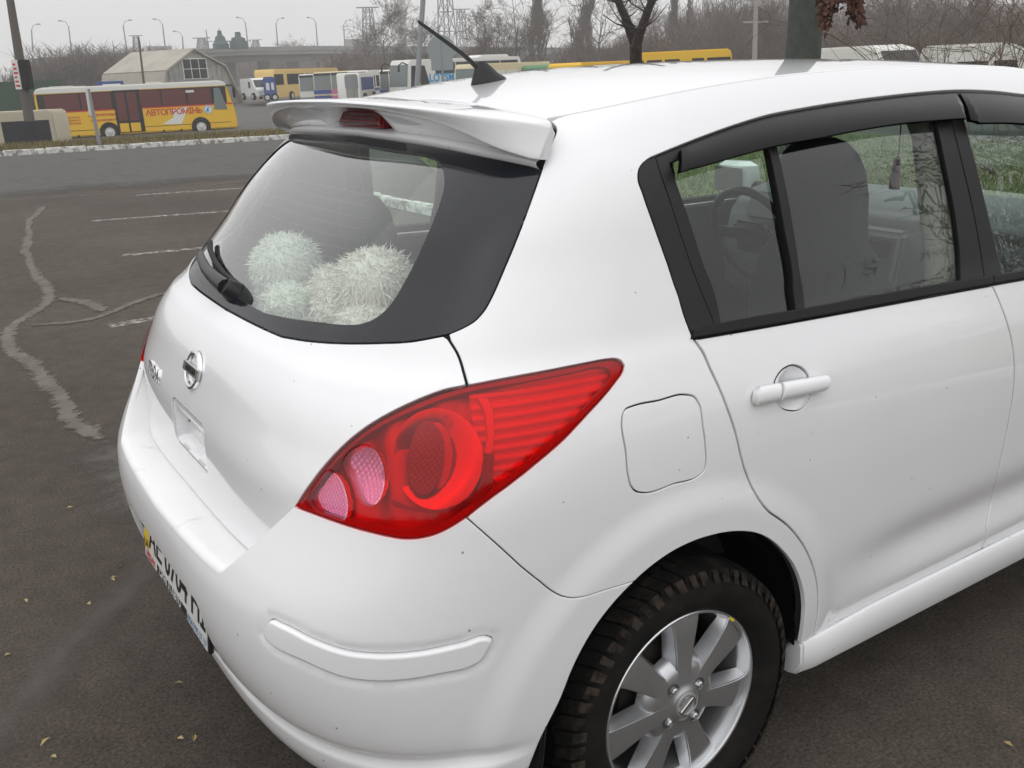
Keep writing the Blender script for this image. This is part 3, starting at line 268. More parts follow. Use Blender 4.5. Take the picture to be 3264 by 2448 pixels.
 'dlo_rear':[(0.2779,0.9153),(0.2753,0.9129),(0.2731,0.9098),(0.2721,0.9067),(0.2716,0.9029),(0.2720,0.8973),(0.2731,0.8911),(0.2746,0.8850),(0.2767,0.8787),(0.2790,0.8724),(0.2812,0.8660),(0.2834,0.8590),(0.2856,0.8519),(0.2878,0.8448),(0.2900,0.8376),(0.2921,0.8305),(0.2941,0.8235),(0.2961,0.8165),(0.2981,0.8095),(0.3000,0.8025),(0.3020,0.7955),(0.3040,0.7884),(0.3061,0.7813),(0.3081,0.7742),(0.3102,0.7671),(0.3123,0.7600),(0.3144,0.7530),(0.3161,0.7467),(0.3179,0.7405),(0.3196,0.7342),(0.3214,0.7280),(0.3231,0.7217),(0.3250,0.7155),(0.3261,0.7117),(0.3280,0.7051),(0.3298,0.6984),(0.3314,0.6916),(0.3330,0.6849),(0.3347,0.6781),(0.3365,0.6712),(0.3384,0.6642),(0.3404,0.6573),(0.3424,0.6504),(0.3449,0.6427),(0.3475,0.6351)],
 'dlo_top':[(0.2779,0.9153),(0.2806,0.9163),(0.2834,0.9174),(0.2862,0.9185),(0.2890,0.9196),(0.2919,0.9207),(0.2949,0.9217),(0.2978,0.9228),(0.3008,0.9238),(0.3037,0.9248),(0.3068,0.9258),(0.3098,0.9269),(0.3129,0.9279),(0.3160,0.9288),(0.3191,0.9298),(0.3223,0.9308),(0.3255,0.9317),(0.3286,0.9327),(0.3319,0.9337),(0.3351,0.9346),(0.3384,0.9355),(0.3417,0.9364),(0.3451,0.9373),(0.3489,0.9382),(0.3528,0.9392),(0.3567,0.9401),(0.3606,0.9410),(0.3646,0.9418),(0.3687,0.9426),(0.3728,0.9432),(0.3771,0.9437),(0.3814,0.9441),(0.3857,0.9444),(0.3901,0.9447),(0.3946,0.9449),(0.3991,0.9452),(0.4036,0.9455),(0.4076,0.9458),(0.4117,0.9461),(0.4158,0.9465),(0.4199,0.9468),(0.4241,0.9471),(0.4283,0.9474),(0.4325,0.9477),(0.4368,0.9480),(0.4414,0.9483),(0.4461,0.9485),(0.4509,0.9487),(0.4557,0.9490),(0.4605,0.9492),(0.4654,0.9495),(0.4703,0.9497),(0.4752,0.9499),(0.4802,0.9502),(0.4852,0.9504),(0.4903,0.9507),(0.4954,0.9509),(0.5006,0.9512),(0.5058,0.9515),(0.5111,0.9518),(0.5164,0.9522),(0.5217,0.9525),(0.5271,0.9527),(0.5325,0.9530),(0.5380,0.9532),(0.5436,0.9534),(0.5491,0.9535),(0.5547,0.9536),(0.5604,0.9537),(0.5662,0.9538),(0.5719,0.9537),(0.5777,0.9537),(0.5836,0.9535),(0.5895,0.9533),(0.5955,0.9530),(0.6015,0.9526),(0.6076,0.9522),(0.6137,0.9517),(0.6199,0.9512),(0.6261,0.9507),(0.6319,0.9501),(0.6377,0.9494),(0.6435,0.9486),(0.6494,0.9477),(0.6553,0.9468),(0.6613,0.9460),(0.6673,0.9451),(0.6734,0.9444)],
 'belt_low':[(0.3475,0.6351),(0.3508,0.6347),(0.3541,0.6343),(0.3574,0.6339),(0.3607,0.6335),(0.3640,0.6331),(0.3674,0.6327),(0.3708,0.6323),(0.3742,0.6319),(0.3776,0.6315),(0.3811,0.6311),(0.3846,0.6307),(0.3881,0.6303),(0.3916,0.6300),(0.3951,0.6296),(0.3986,0.6292),(0.4022,0.6289),(0.4057,0.6285),(0.4093,0.6282),(0.4129,0.6278),(0.4166,0.6275),(0.4202,0.6271),(0.4239,0.6268),(0.4276,0.6265),(0.4313,0.6261),(0.4351,0.6258),(0.4389,0.6255),(0.4427,0.6251),(0.4465,0.6248),(0.4503,0.6245),(0.4542,0.6241),(0.4581,0.6238),(0.4621,0.6235),(0.4660,0.6232),(0.4700,0.6229),(0.4740,0.6225),(0.4781,0.6222),(0.4822,0.6219),(0.4863,0.6216),(0.4904,0.6213),(0.4945,0.6210),(0.4987,0.6207),(0.5029,0.6204),(0.5072,0.6201),(0.5115,0.6198),(0.5158,0.6195),(0.5201,0.6191),(0.5245,0.6189),(0.5289,0.6186),(0.5333,0.6183),(0.5378,0.6179),(0.5421,0.6177),(0.5465,0.6173),(0.5509,0.6170),(0.5554,0.6167),(0.5599,0.6164),(0.5644,0.6161),(0.5689,0.6158),(0.5735,0.6154),(0.5781,0.6151),(0.5827,0.6148),(0.5874,0.6145),(0.5921,0.6141),(0.5969,0.6138),(0.6017,0.6134),(0.6065,0.6131),(0.6114,0.6127),(0.6163,0.6123),(0.6212,0.6119),(0.6262,0.6116),(0.6316,0.6111),(0.6370,0.6107),(0.6424,0.6103),(0.6480,0.6098),(0.6535,0.6093),(0.6592,0.6089),(0.6648,0.6084)],
 'belt_top':[(0.3435,0.6489),(0.3464,0.6492),(0.3493,0.6496),(0.3522,0.6500),(0.3551,0.6503),(0.3580,0.6506),(0.3614,0.6507),(0.3647,0.6507),(0.3681,0.6505),(0.3716,0.6503),(0.3751,0.6501),(0.3786,0.6497),(0.3822,0.6494),(0.3858,0.6490),(0.3894,0.6486),(0.3930,0.6483),(0.3965,0.6480),(0.4000,0.6476),(0.4036,0.6472),(0.4071,0.6468),(0.4107,0.6464),(0.4143,0.6459),(0.4179,0.6455),(0.4216,0.6451),(0.4253,0.6447),(0.4290,0.6443),(0.4327,0.6439),(0.4364,0.6436),(0.4400,0.6433),(0.4437,0.6430),(0.4475,0.6428),(0.4512,0.6425),(0.4550,0.6423),(0.4588,0.6420),(0.4626,0.6418),(0.4664,0.6416),(0.4703,0.6413),(0.4742,0.6411),(0.4781,0.6409),(0.4821,0.6406),(0.4861,0.6404),(0.4901,0.6401),(0.4941,0.6398),(0.4982,0.6395),(0.5023,0.6392),(0.5064,0.6389),(0.5105,0.6385),(0.5147,0.6382),(0.5189,0.6379),(0.5232,0.6376),(0.5274,0.6372),(0.5317,0.6369),(0.5361,0.6365),(0.5404,0.6361),(0.5448,0.6358),(0.5493,0.6354),(0.5537,0.6350),(0.5584,0.6345),(0.5631,0.6341),(0.5678,0.6336),(0.5726,0.6331),(0.5774,0.6326),(0.5822,0.6321),(0.5871,0.6316),(0.5920,0.6311),(0.5970,0.6305),(0.6020,0.6300),(0.6070,0.6295),(0.6121,0.6290),(0.6172,0.6285),(0.6224,0.6280),(0.6276,0.6276),(0.6329,0.6271),(0.6382,0.6266),(0.6436,0.6261),(0.6490,0.6256),(0.6545,0.6252),(0.6600,0.6247),(0.6655,0.6242)],
 'bar_rear_a':[(0.2814,0.9154),(0.2836,0.9092),(0.2858,0.9030),(0.2879,0.8968),(0.2901,0.8906),(0.2923,0.8843),(0.2944,0.8780),(0.2965,0.8717),(0.2986,0.8654),(0.3006,0.8591),(0.3026,0.8528),(0.3045,0.8465),(0.3064,0.8401),(0.3081,0.8338),(0.3099,0.8274),(0.3116,0.8210),(0.3134,0.8146),(0.3151,0.8082),(0.3168,0.8017),(0.3185,0.7953),(0.3203,0.7889),(0.3221,0.7824),(0.3239,0.7761),(0.3257,0.7697),(0.3276,0.7633),(0.3295,0.7569),(0.3313,0.7505),(0.3332,0.7441),(0.3351,0.7377),(0.3370,0.7313),(0.3389,0.7249),(0.3409,0.7186),(0.3428,0.7122),(0.3447,0.7060),(0.3467,0.6998),(0.3486,0.6936),(0.3505,0.6874),(0.3524,0.6812),(0.3543,0.6749),(0.3561,0.6687),(0.3577,0.6628),(0.3593,0.6569),(0.3609,0.6511)],
 'frame_rear':[(0.2981,0.8957),(0.3005,0.8890),(0.3029,0.8823),(0.3052,0.8755),(0.3075,0.8687),(0.3098,0.8619),(0.3118,0.8556),(0.3138,0.8493),(0.3157,0.8430),(0.3176,0.8367),(0.3195,0.8304),(0.3213,0.8241),(0.3231,0.8177),(0.3249,0.8113),(0.3267,0.8049),(0.3285,0.7980),(0.3304,0.7911),(0.3322,0.7841),(0.3341,0.7772),(0.3359,0.7703),(0.3378,0.7634),(0.3398,0.7564),(0.3418,0.7496),(0.3438,0.7427),(0.3458,0.7363),(0.3479,0.7300),(0.3499,0.7236),(0.3520,0.7173),(0.3539,0.7109),(0.3558,0.7045),(0.3574,0.6983),(0.3589,0.6920),(0.3603,0.6857),(0.3616,0.6793),(0.3629,0.6730),(0.3642,0.6666),(0.3655,0.6603),(0.3668,0.6540)],
 'bar_div_a':[(0.3788,0.8912),(0.3805,0.8844),(0.3821,0.8776),(0.3837,0.8708),(0.3854,0.8639),(0.3869,0.8570),(0.3885,0.8501),(0.3900,0.8431),(0.3914,0.8365),(0.3928,0.8297),(0.3941,0.8230),(0.3955,0.8163),(0.3968,0.8095),(0.3981,0.8028),(0.3993,0.7960),(0.4007,0.7892),(0.4020,0.7825),(0.4033,0.7757),(0.4046,0.7689),(0.4060,0.7622),(0.4073,0.7555),(0.4088,0.7487),(0.4102,0.7420),(0.4117,0.7353),(0.4131,0.7285),(0.4145,0.7218),(0.4158,0.7151),(0.4170,0.7084),(0.4182,0.7016),(0.4192,0.6950),(0.4200,0.6883),(0.4209,0.6787),(0.4218,0.6718),(0.4227,0.6650),(0.4238,0.6582),(0.4249,0.6514),(0.4259,0.6447)],
 'bar_div_b':[(0.3872,0.8923),(0.3889,0.8856),(0.3906,0.8788),(0.3923,0.8720),(0.3940,0.8652),(0.3956,0.8584),(0.3972,0.8515),(0.3988,0.8447),(0.4003,0.8377),(0.4017,0.8310),(0.4031,0.8243),(0.4045,0.8175),(0.4058,0.8108),(0.4071,0.8040),(0.4084,0.7972),(0.4097,0.7904),(0.4110,0.7836),(0.4123,0.7768),(0.4136,0.7700),(0.4149,0.7632),(0.4162,0.7564),(0.4175,0.7497),(0.4187,0.7430),(0.4199,0.7363),(0.4210,0.7296),(0.4222,0.7229),(0.4234,0.7162),(0.4245,0.7095),(0.4257,0.7027),(0.4269,0.6960),(0.4281,0.6893),(0.4294,0.6825),(0.4308,0.6750),(0.4318,0.6686),(0.4327,0.6624),(0.4335,0.6561),(0.4343,0.6500),(0.4351,0.6439)],
 'bpil_a':[(0.5555,0.8961),(0.5566,0.8888),(0.5578,0.8814),(0.5590,0.8740),(0.5603,0.8666),(0.5615,0.8592),(0.5628,0.8517),(0.5641,0.8443),(0.5654,0.8368),(0.5667,0.8292),(0.5680,0.8216),(0.5694,0.8139),(0.5707,0.8063),(0.5721,0.7986),(0.5735,0.7909),(0.5748,0.7832),(0.5762,0.7755),(0.5775,0.7677),(0.5787,0.7600),(0.5800,0.7523),(0.5811,0.7446),(0.5822,0.7373),(0.5832,0.7301),(0.5842,0.7228),(0.5851,0.7156),(0.5860,0.7083),(0.5869,0.7010),(0.5877,0.6938),(0.5884,0.6865),(0.5891,0.6792),(0.5897,0.6715),(0.5902,0.6638),(0.5906,0.6562),(0.5909,0.6487),(0.5911,0.6413),(0.5912,0.6340),(0.5914,0.6268)],
 'bpil_b':[(0.5905,0.8960),(0.5918,0.8887),(0.5932,0.8815),(0.5946,0.8742),(0.5960,0.8669),(0.5975,0.8596),(0.5990,0.8522),(0.6006,0.8449),(0.6021,0.8375),(0.6036,0.8300),(0.6051,0.8226),(0.6067,0.8149),(0.6082,0.8071),(0.6098,0.7994),(0.6113,0.7916),(0.6129,0.7838),(0.6144,0.7760),(0.6159,0.7682),(0.6174,0.7604),(0.6189,0.7526),(0.6204,0.7447),(0.6219,0.7369),(0.6234,0.7290),(0.6248,0.7211),(0.6262,0.7133),(0.6276,0.7054),(0.6290,0.6975),(0.6303,0.6896),(0.6317,0.6817),(0.6331,0.6737),(0.6345,0.6657),(0.6360,0.6573),(0.6373,0.6491),(0.6385,0.6409),(0.6397,0.6328),(0.6407,0.6249)],
 'bpil_m':[(0.5737,0.8979),(0.5750,0.8907),(0.5763,0.8836),(0.5776,0.8764),(0.5790,0.8692),(0.5804,0.8620),(0.5818,0.8548),(0.5832,0.8475),(0.5847,0.8402),(0.5861,0.8329),(0.5876,0.8256),(0.5890,0.8180),(0.5905,0.8105),(0.5920,0.8029),(0.5936,0.7953),(0.5951,0.7877),(0.5966,0.7800),(0.5980,0.7724),(0.5995,0.7648),(0.6009,0.7571),(0.6023,0.7495),(0.6037,0.7418),(0.6050,0.7341),(0.6063,0.7263),(0.6075,0.7186),(0.6087,0.7108),(0.6099,0.7030),(0.6110,0.6952),(0.6121,0.6874),(0.6132,0.6796),(0.6143,0.6717),(0.6153,0.6640),(0.6162,0.6563),(0.6170,0.6488),(0.6178,0.6413),(0.6184,0.6339),(0.6190,0.6266)],
 'visor_low':[(0.3001,0.8803),(0.3033,0.8806),(0.3065,0.8809),(0.3097,0.8811),(0.3129,0.8814),(0.3161,0.8817),(0.3194,0.8821),(0.3227,0.8824),(0.3258,0.8829),(0.3290,0.8833),(0.3322,0.8838),(0.3355,0.8843),(0.3387,0.8849),(0.3420,0.8854),(0.3453,0.8859),(0.3486,0.8864),(0.3519,0.8869),(0.3557,0.8874),(0.3595,0.8880),(0.3633,0.8885),(0.3671,0.8890),(0.3710,0.8895),(0.3749,0.8899),(0.3789,0.8903),(0.3828,0.8906),(0.3867,0.8907),(0.3907,0.8909),(0.3947,0.8909),(0.3987,0.8910),(0.4028,0.8910),(0.4069,0.8911),(0.4110,0.8912),(0.4151,0.8914),(0.4191,0.8917),(0.4231,0.8920),(0.4271,0.8924),(0.4311,0.8929),(0.4352,0.8933),(0.4393,0.8938),(0.4434,0.8942),(0.4476,0.8946),(0.4518,0.8950),(0.4561,0.8953),(0.4605,0.8956),(0.4649,0.8959),(0.4693,0.8962),(0.4738,0.8964),(0.4783,0.8966),(0.4829,0.8969),(0.4875,0.8971),(0.4921,0.8972),(0.4968,0.8974),(0.5016,0.8975),(0.5063,0.8976),(0.5112,0.8976),(0.5161,0.8976),(0.5211,0.8976),(0.5261,0.8976),(0.5311,0.8975),(0.5362,0.8974),(0.5413,0.8973),(0.5465,0.8972),(0.5517,0.8971),(0.5574,0.8970),(0.5631,0.8968),(0.5689,0.8966),(0.5747,0.8964),(0.5806,0.8963)],
 'fuel':[(0.3107,0.5588),(0.3105,0.5615),(0.3104,0.5641),(0.3104,0.5665),(0.3107,0.5687),(0.3111,0.5706),(0.3117,0.5722),(0.3128,0.5730),(0.3141,0.5733),(0.3155,0.5736),(0.3169,0.5738),(0.3184,0.5740),(0.3199,0.5740),(0.3215,0.5740),(0.3231,0.5738),(0.3247,0.5736),(0.3263,0.5733),(0.3279,0.5731),(0.3296,0.5728),(0.3312,0.5726),(0.3328,0.5724),(0.3345,0.5724),(0.3361,0.5725),(0.3377,0.5726),(0.3393,0.5728),(0.3409,0.5729),(0.3425,0.5730),(0.3442,0.5730),(0.3459,0.5729),(0.3476,0.5725),(0.3493,0.5718),(0.3510,0.5709),(0.3527,0.5699),(0.3544,0.5688),(0.3560,0.5675),(0.3575,0.5657),(0.3591,0.5629),(0.3604,0.5596),(0.3616,0.5563),(0.3626,0.5531),(0.3634,0.5499),(0.3640,0.5466),(0.3646,0.5432),(0.3651,0.5398),(0.3655,0.5364),(0.3661,0.5330),(0.3666,0.5295),(0.3673,0.5261),(0.3679,0.5227),(0.3686,0.5192),(0.3693,0.5158),(0.3699,0.5123),(0.3705,0.5088),(0.3711,0.5053),(0.3716,0.5018),(0.3721,0.4983),(0.3726,0.4948),(0.3731,0.4914),(0.3735,0.4881),(0.3740,0.4849),(0.3743,0.4816),(0.3746,0.4784),(0.3747,0.4754),(0.3747,0.4725),(0.3746,0.4696),(0.3744,0.4669),(0.3738,0.4648),(0.3727,0.4629),(0.3712,0.4616),(0.3697,0.4606),(0.3682,0.4599),(0.3667,0.4596),(0.3650,0.4596),(0.3633,0.4598),(0.3616,0.4601),(0.3598,0.4606),(0.3580,0.4610),(0.3563,0.4614),(0.3546,0.4616),(0.3531,0.4616),(0.3515,0.4615),(0.3500,0.4613),(0.3485,0.4610),(0.3470,0.4607),(0.3455,0.4605),(0.3439,0.4603),(0.3424,0.4603),(0.3409,0.4604),(0.3393,0.4607),(0.3377,0.4612),(0.3361,0.4620),(0.3345,0.4631),(0.3328,0.4644),(0.3311,0.4658),(0.3296,0.4676),(0.3280,0.4704),(0.3265,0.4737),(0.3252,0.4771),(0.3243,0.4801),(0.3236,0.4831),(0.3229,0.4862),(0.3223,0.4892),(0.3216,0.4927),(0.3209,0.4960),(0.3203,0.4994),(0.3198,0.5027),(0.3193,0.5061),(0.3188,0.5094),(0.3183,0.5127),(0.3178,0.5159),(0.3173,0.5192),(0.3167,0.5224),(0.3161,0.5256),(0.3155,0.5287),(0.3149,0.5319),(0.3143,0.5350),(0.3136,0.5381),(0.3131,0.5412),(0.3125,0.5442),(0.3120,0.5472),(0.3116,0.5502),(0.3112,0.5531),(0.3109,0.5560)],
 'handle_disc':[(0.4180,0.5516),(0.4181,0.5546),(0.4184,0.5575),(0.4190,0.5601),(0.4198,0.5625),(0.4206,0.5646),(0.4217,0.5665),(0.4229,0.5681),(0.4243,0.5694),(0.4260,0.5703),(0.4278,0.5710),(0.4298,0.5712),(0.4318,0.5707),(0.4341,0.5695),(0.4364,0.5677),(0.4386,0.5654),(0.4405,0.5627),(0.4422,0.5595),(0.4437,0.5563),(0.4448,0.5529),(0.4457,0.5493),(0.4463,0.5456),(0.4469,0.5419),(0.4474,0.5382),(0.4479,0.5343),(0.4484,0.5304),(0.4487,0.5266),(0.4487,0.5230),(0.4483,0.5195),(0.4475,0.5163),(0.4464,0.5137),(0.4451,0.5120),(0.4435,0.5108),(0.4417,0.5101),(0.4396,0.5102),(0.4374,0.5110),(0.4351,0.5122),(0.4328,0.5138),(0.4304,0.5159),(0.4282,0.5185),(0.4262,0.5218),(0.4243,0.5255),(0.4227,0.5293),(0.4213,0.5332),(0.4202,0.5371),(0.4193,0.5410),(0.4186,0.5446),(0.4182,0.5482)],
 'handle_axis':[(0.4002,0.5460),(0.4020,0.5456),(0.4038,0.5452),(0.4056,0.5448),(0.4075,0.5445),(0.4093,0.5441),(0.4111,0.5438),(0.4130,0.5435),(0.4150,0.5432),(0.4169,0.5430),(0.4188,0.5428),(0.4208,0.5425),(0.4227,0.5423),(0.4247,0.5422),(0.4266,0.5420),(0.4286,0.5417),(0.4305,0.5416),(0.4324,0.5414),(0.4343,0.5413),(0.4362,0.5412),(0.4381,0.5410),(0.4400,0.5409),(0.4420,0.5407),(0.4439,0.5405),(0.4459,0.5403),(0.4479,0.5401),(0.4501,0.5397),(0.4524,0.5393),(0.4546,0.5389),(0.4569,0.5385),(0.4592,0.5380)],
 'pad':[(0.1496,0.3225),(0.1498,0.3276),(0.1507,0.3337),(0.1520,0.3395),(0.1539,0.3459),(0.1563,0.3481),(0.1592,0.3475),(0.1621,0.3468),(0.1646,0.3465),(0.1670,0.3458),(0.1693,0.3449),(0.1716,0.3438),(0.1738,0.3426),(0.1760,0.3413),(0.1782,0.3402),(0.1803,0.3391),(0.1823,0.3381),(0.1843,0.3372),(0.1863,0.3361),(0.1883,0.3351),(0.1902,0.3342),(0.1921,0.3333),(0.1940,0.3325),(0.1959,0.3318),(0.1980,0.3312),(0.2001,0.3307),(0.2021,0.3304),(0.2042,0.3301),(0.2062,0.3299),(0.2082,0.3297),(0.2103,0.3296),(0.2122,0.3294),(0.2141,0.3294),(0.2161,0.3294),(0.2180,0.3294),(0.2199,0.3295),(0.2218,0.3296),(0.2237,0.3297),(0.2256,0.3299),(0.2276,0.3300),(0.2295,0.3302),(0.2314,0.3304),(0.2333,0.3307),(0.2352,0.3311),(0.2371,0.3314),(0.2390,0.3318),(0.2409,0.3322),(0.2428,0.3325),(0.2448,0.3328),(0.2467,0.3331),(0.2487,0.3332),(0.2507,0.3337),(0.2527,0.3347),(0.2547,0.3357),(0.2567,0.3361),(0.2588,0.3356),(0.2608,0.3337),(0.2629,0.3303),(0.2628,0.3242),(0.2613,0.3176),(0.2604,0.3132),(0.2593,0.3090),(0.2581,0.3053),(0.2567,0.3023),(0.2545,0.2999),(0.2521,0.2982),(0.2501,0.2971),(0.2481,0.2965),(0.2460,0.2963),(0.2439,0.2963),(0.2418,0.2964),(0.2397,0.2964),(0.2376,0.2962),(0.2356,0.2959),(0.2336,0.2955),(0.2316,0.2950),(0.2296,0.2946),(0.2276,0.2942),(0.2255,0.2939),(0.2235,0.2936),(0.2215,0.2934),(0.2195,0.2931),(0.2175,0.2929),(0.2155,0.2928),(0.2135,0.2927),(0.2115,0.2926),(0.2095,0.2927),(0.2075,0.2929),(0.2054,0.2931),(0.2034,0.2933),(0.2013,0.2937),(0.1992,0.2941),(0.1971,0.2946),(0.1951,0.2953),(0.1932,0.2960),(0.1913,0.2969),(0.1893,0.2980),(0.1874,0.2992),(0.1855,0.3004),(0.1835,0.3017),(0.1816,0.3030),(0.1796,0.3043),(0.1776,0.3055),(0.1756,0.3066),(0.1732,0.3076),(0.1708,0.3083),(0.1683,0.3088),(0.1658,0.3093),(0.1632,0.3098),(0.1607,0.3106),(0.1583,0.3117),(0.1559,0.3134),(0.1538,0.3156),(0.1513,0.3185)],
 'wing':[(0.1492,0.4748),(0.1474,0.4699),(0.1456,0.4651),(0.1438,0.4602),(0.1420,0.4552),(0.1402,0.4503),(0.1385,0.4454),(0.1367,0.4404),(0.1349,0.4354),(0.1331,0.4302),(0.1314,0.4251),(0.1296,0.4199),(0.1278,0.4147),(0.1259,0.4095),(0.1240,0.4043),(0.1220,0.3990),(0.1200,0.3936),(0.1179,0.3882),(0.1159,0.3829),(0.1137,0.3774),(0.1114,0.3718),(0.1089,0.3660),(0.1062,0.3600)],
 'ledge_edge':[(0.1062,0.3600),(0.1020,0.3574),(0.0978,0.3548),(0.0930,0.3525),(0.0882,0.3506),(0.0833,0.3490),(0.0783,0.3476),(0.0731,0.3462),(0.0677,0.3445),(0.0624,0.3428),(0.0570,0.3411),(0.0514,0.3394),(0.0457,0.3377),(0.0399,0.3361),(0.0334,0.3343),(0.0269,0.3328),(0.0203,0.3313),(0.0135,0.3298),(0.0065,0.3281)],
}
# ------------------------------------------------------------------ car body : panels cut out of smooth surfaces
class Skin(Surf):
    def __init__(s,G,ua=None,vb=None):
        super().__init__(G)
        s.ua = ua or float(np.linalg.norm(np.diff(G,axis=1),axis=2).sum(1).mean()); s.vb = vb or float(np.linalg.norm(np.diff(G,axis=0),axis=2).sum(0).mean())
        s.k=np.array([s.ua,s.vb])
SE=Skin(build_grid()); ST=Skin(build_grid(ROW_XT)); ST.ua,ST.vb,ST.k=SE.ua,SE.vb,SE.k
O={k:np.array(v) for k,v in OUT.items()}
def vb_of(z): return (z-ROW_V[0])/(ROW_V[-1]-ROW_V[0])
def run(a,b,n=40): return np.linspace(np.array(a,float),np.array(b,float),n)
def resample(P,h):
    out=[]
    for i in range(len(P)):
        a,b=P[i],P[(i+1)%len(P)]; l=np.hypot(*(b-a))
        if l<1e-5: continue
        k=max(1,int(math.ceil(l/h)))
        for j in range(k): out.append(a+(b-a)*j/k)
    Q=[out[0]]
    for p in out[1:]:
        if np.hypot(*(p-Q[-1]))>min(.0012,h*.3): Q.append(p)
    if np.hypot(*(Q[-1]-Q[0]))<min(.0012,h*.3): Q.pop()
    return np.array(Q)
def inside(pts,poly):
    x,y=pts[:,0],pts[:,1]; r=np.zeros(len(pts),bool); j=len(poly)-1
    for i in range(len(poly)):
        xi,yi=poly[i]; xj,yj=poly[j]
        if yi!=yj: r^=((yi>y)!=(yj>y))&(x<(xj-xi)*(y-yi)/(yj-yi)+xi)
        j=i
    return r
def area(P): return .5*np.sum(P[:,0]*np.roll(P[:,1],-1)-np.roll(P[:,0],-1)*P[:,1])
def inset(P,d,centre=False):
    """move a CCW outline inwards by d; points on the centre line stay on it"""
    e=np.roll(P,-1,0)-P; l=np.hypot(e[:,0],e[:,1])[:,None]; n=np.stack([-e[:,1],e[:,0]],1)/np.maximum(l,1e-9)
    onc=(P[:,0]<1e-6)&centre; ce=onc&np.roll(onc,-1)
    n[ce]=0; pn=np.roll(n,1,0)
    v=n+pn; q=np.linalg.norm(v,axis=1,keepdims=True); c=np.clip((1+(n*pn).sum(1,keepdims=True))/2,.3,1)
    v=np.where(q>1e-6,v/np.maximum(q,1e-9)/np.sqrt(c),0)
    v[onc,0]=0
    return P+v*d, v
def flat_tris(B,holes,h):
    lo,hi=B.min(0),B.max(0)
    gx,gy=np.meshgrid(np.arange(lo[0]+h/2,hi[0],h),np.arange(lo[1]+h/2,hi[1],h)); gx=gx+(np.arange(gx.shape[0])[:,None]%2)*h*.5
    I=np.stack([gx.ravel(),gy.ravel()],1); I=I[inside(I,B)] if len(I) else I
    for H in holes: I=I[~inside(I,H)] if len(I) else I
    allb=np.concatenate([B]+list(holes))
    if len(I):
        keep=np.ones(len(I),bool)
        for s0 in range(0,len(I),2000):
            d=((I[s0:s0+2000,None]-allb[None])**2).sum(2).min(1); keep[s0:s0+2000]=d>(h*.55)**2
        I=I[keep]
    pts=[Vector(p) for p in allb]+[Vector(p) for p in I]; edges=[]; k=0
    for L in [B]+list(holes):
        n=len(L); edges+=[(k+i,k+(i+1)%n) for i in range(n)]; k+=n
    v,_,f,orig,_,_=delaunay_2d_cdt(pts,edges,[],0,1e-7)
    Vn=np.array([tuple(p) for p in v]); F=np.array([t for t in f if len(t)==3]); c=Vn[F].mean(1)
    m=inside(c,B)
    for H in holes: m&=~inside(c,H)
    F=F[m]
    ar=(Vn[F[:,1],0]-Vn[F[:,0],0])*(Vn[F[:,2],1]-Vn[F[:,0],1])-(Vn[F[:,1],1]-Vn[F[:,0],1])*(Vn[F[:,2],0]-Vn[F[:,0],0])
    F[ar<0]=F[ar<0][:,::-1]
    return Vn,F[np.abs(ar)>1e-10]
def panel_data(S,poly,holes=(),gap=.0018,edge=.002,fold=.012,off=0.,h=.016,centre=False,bh=.008):
    P=np.asarray(poly,float)*S.k; P=resample(P,bh)
    if area(P)<0: P=P[::-1]
    Hs=[]
    for Hh in holes:
        q=resample(np.asarray(Hh,float)*S.k,bh)
        if area(q)>0: q=q[::-1]
        Hs.append(q)
    loops=[P]+Hs; offf=off if callable(off) else (lambda m:np.full(len(m),float(off)))
    def lift(m,dep=0.):
        uv=m/S.k; X=S.at(uv); N=S.normal(uv); return X+N*(offf(m)-dep)[:,None],N
    surf_l=[inset(q,gap+edge,centre)[0] for q in loops]
    Vm,F=flat_tris(surf_l[0],surf_l[1:],h)
    X,N=lift(Vm)
    if callable(off):                       # normals of a displaced surface
        e=1e-3; Xa,_=lift(Vm+[e,0]); Xb,_=lift(Vm+[0,e]); Xa0,_=lift(Vm-[e,0]); Xb0,_=lift(Vm-[0,e])
        n2=np.cross(Xa-Xa0,Xb-Xb0); n2/=np.maximum(np.linalg.norm(n2,axis=1,keepdims=True),1e-12); n2*=np.sign((n2*N).sum(1,keepdims=True)); N=n2
    V=[X]; NN=[N]; FF=[F]; k=len(X)
    # orientation check (panel faces must look outwards)
    fn=np.cross(X[F[:,1]]-X[F[:,0]],X[F[:,2]]-X[F[:,0]])
    if (fn*N[F[:,0]]).sum()<0: FF=[F[:,::-1]]; flip=True
    else: flip=False
    if fold>0:
        for q in loops:
            ring=[]; onc=(q[:,0]<1e-6)&centre; n=len(q); base,vd=inset(q,gap+edge,centre)
            for dins,dep,mixn in ((gap+edge,0.,0.),(gap+edge*.35,edge*.22,.5),(gap,edge,.95),(gap,fold,1.)):
                m,_=inset(q,dins,centre); Xr,Nr=lift(m,dep)
                o,_=lift(m-vd*1e-3); o=o-lift(m)[0]; o/=np.maximum(np.linalg.norm(o,axis=1,keepdims=True),1e-9)
                nn=Nr*(1-mixn)+o*mixn; nn/=np.maximum(np.linalg.norm(nn,axis=1,keepdims=True),1e-9)
                ring.append(k); V.append(Xr); NN.append(nn); k+=n
            for r0,r1 in zip(ring[:-1],ring[1:]):
                for i in range(n):
                    j=(i+1)%n
                    if onc[i] and onc[j]: continue
                    a=(r0+i,r1+i,r1+j,r0+j); FF.append(np.array([[a[0],a[1],a[2]],[a[0],a[2],a[3]]])[:,::(-1 if flip else 1)])
    V=np.concatenate(V); NN=np.concatenate(NN); F=np.concatenate(FF)
    return V,NN,F
def to_side(V,N,F,side):
    if side>0: return V,N,F                  # left of the car is +y
    return V*[1,-1,1],N*[1,-1,1],F[:,::-1]
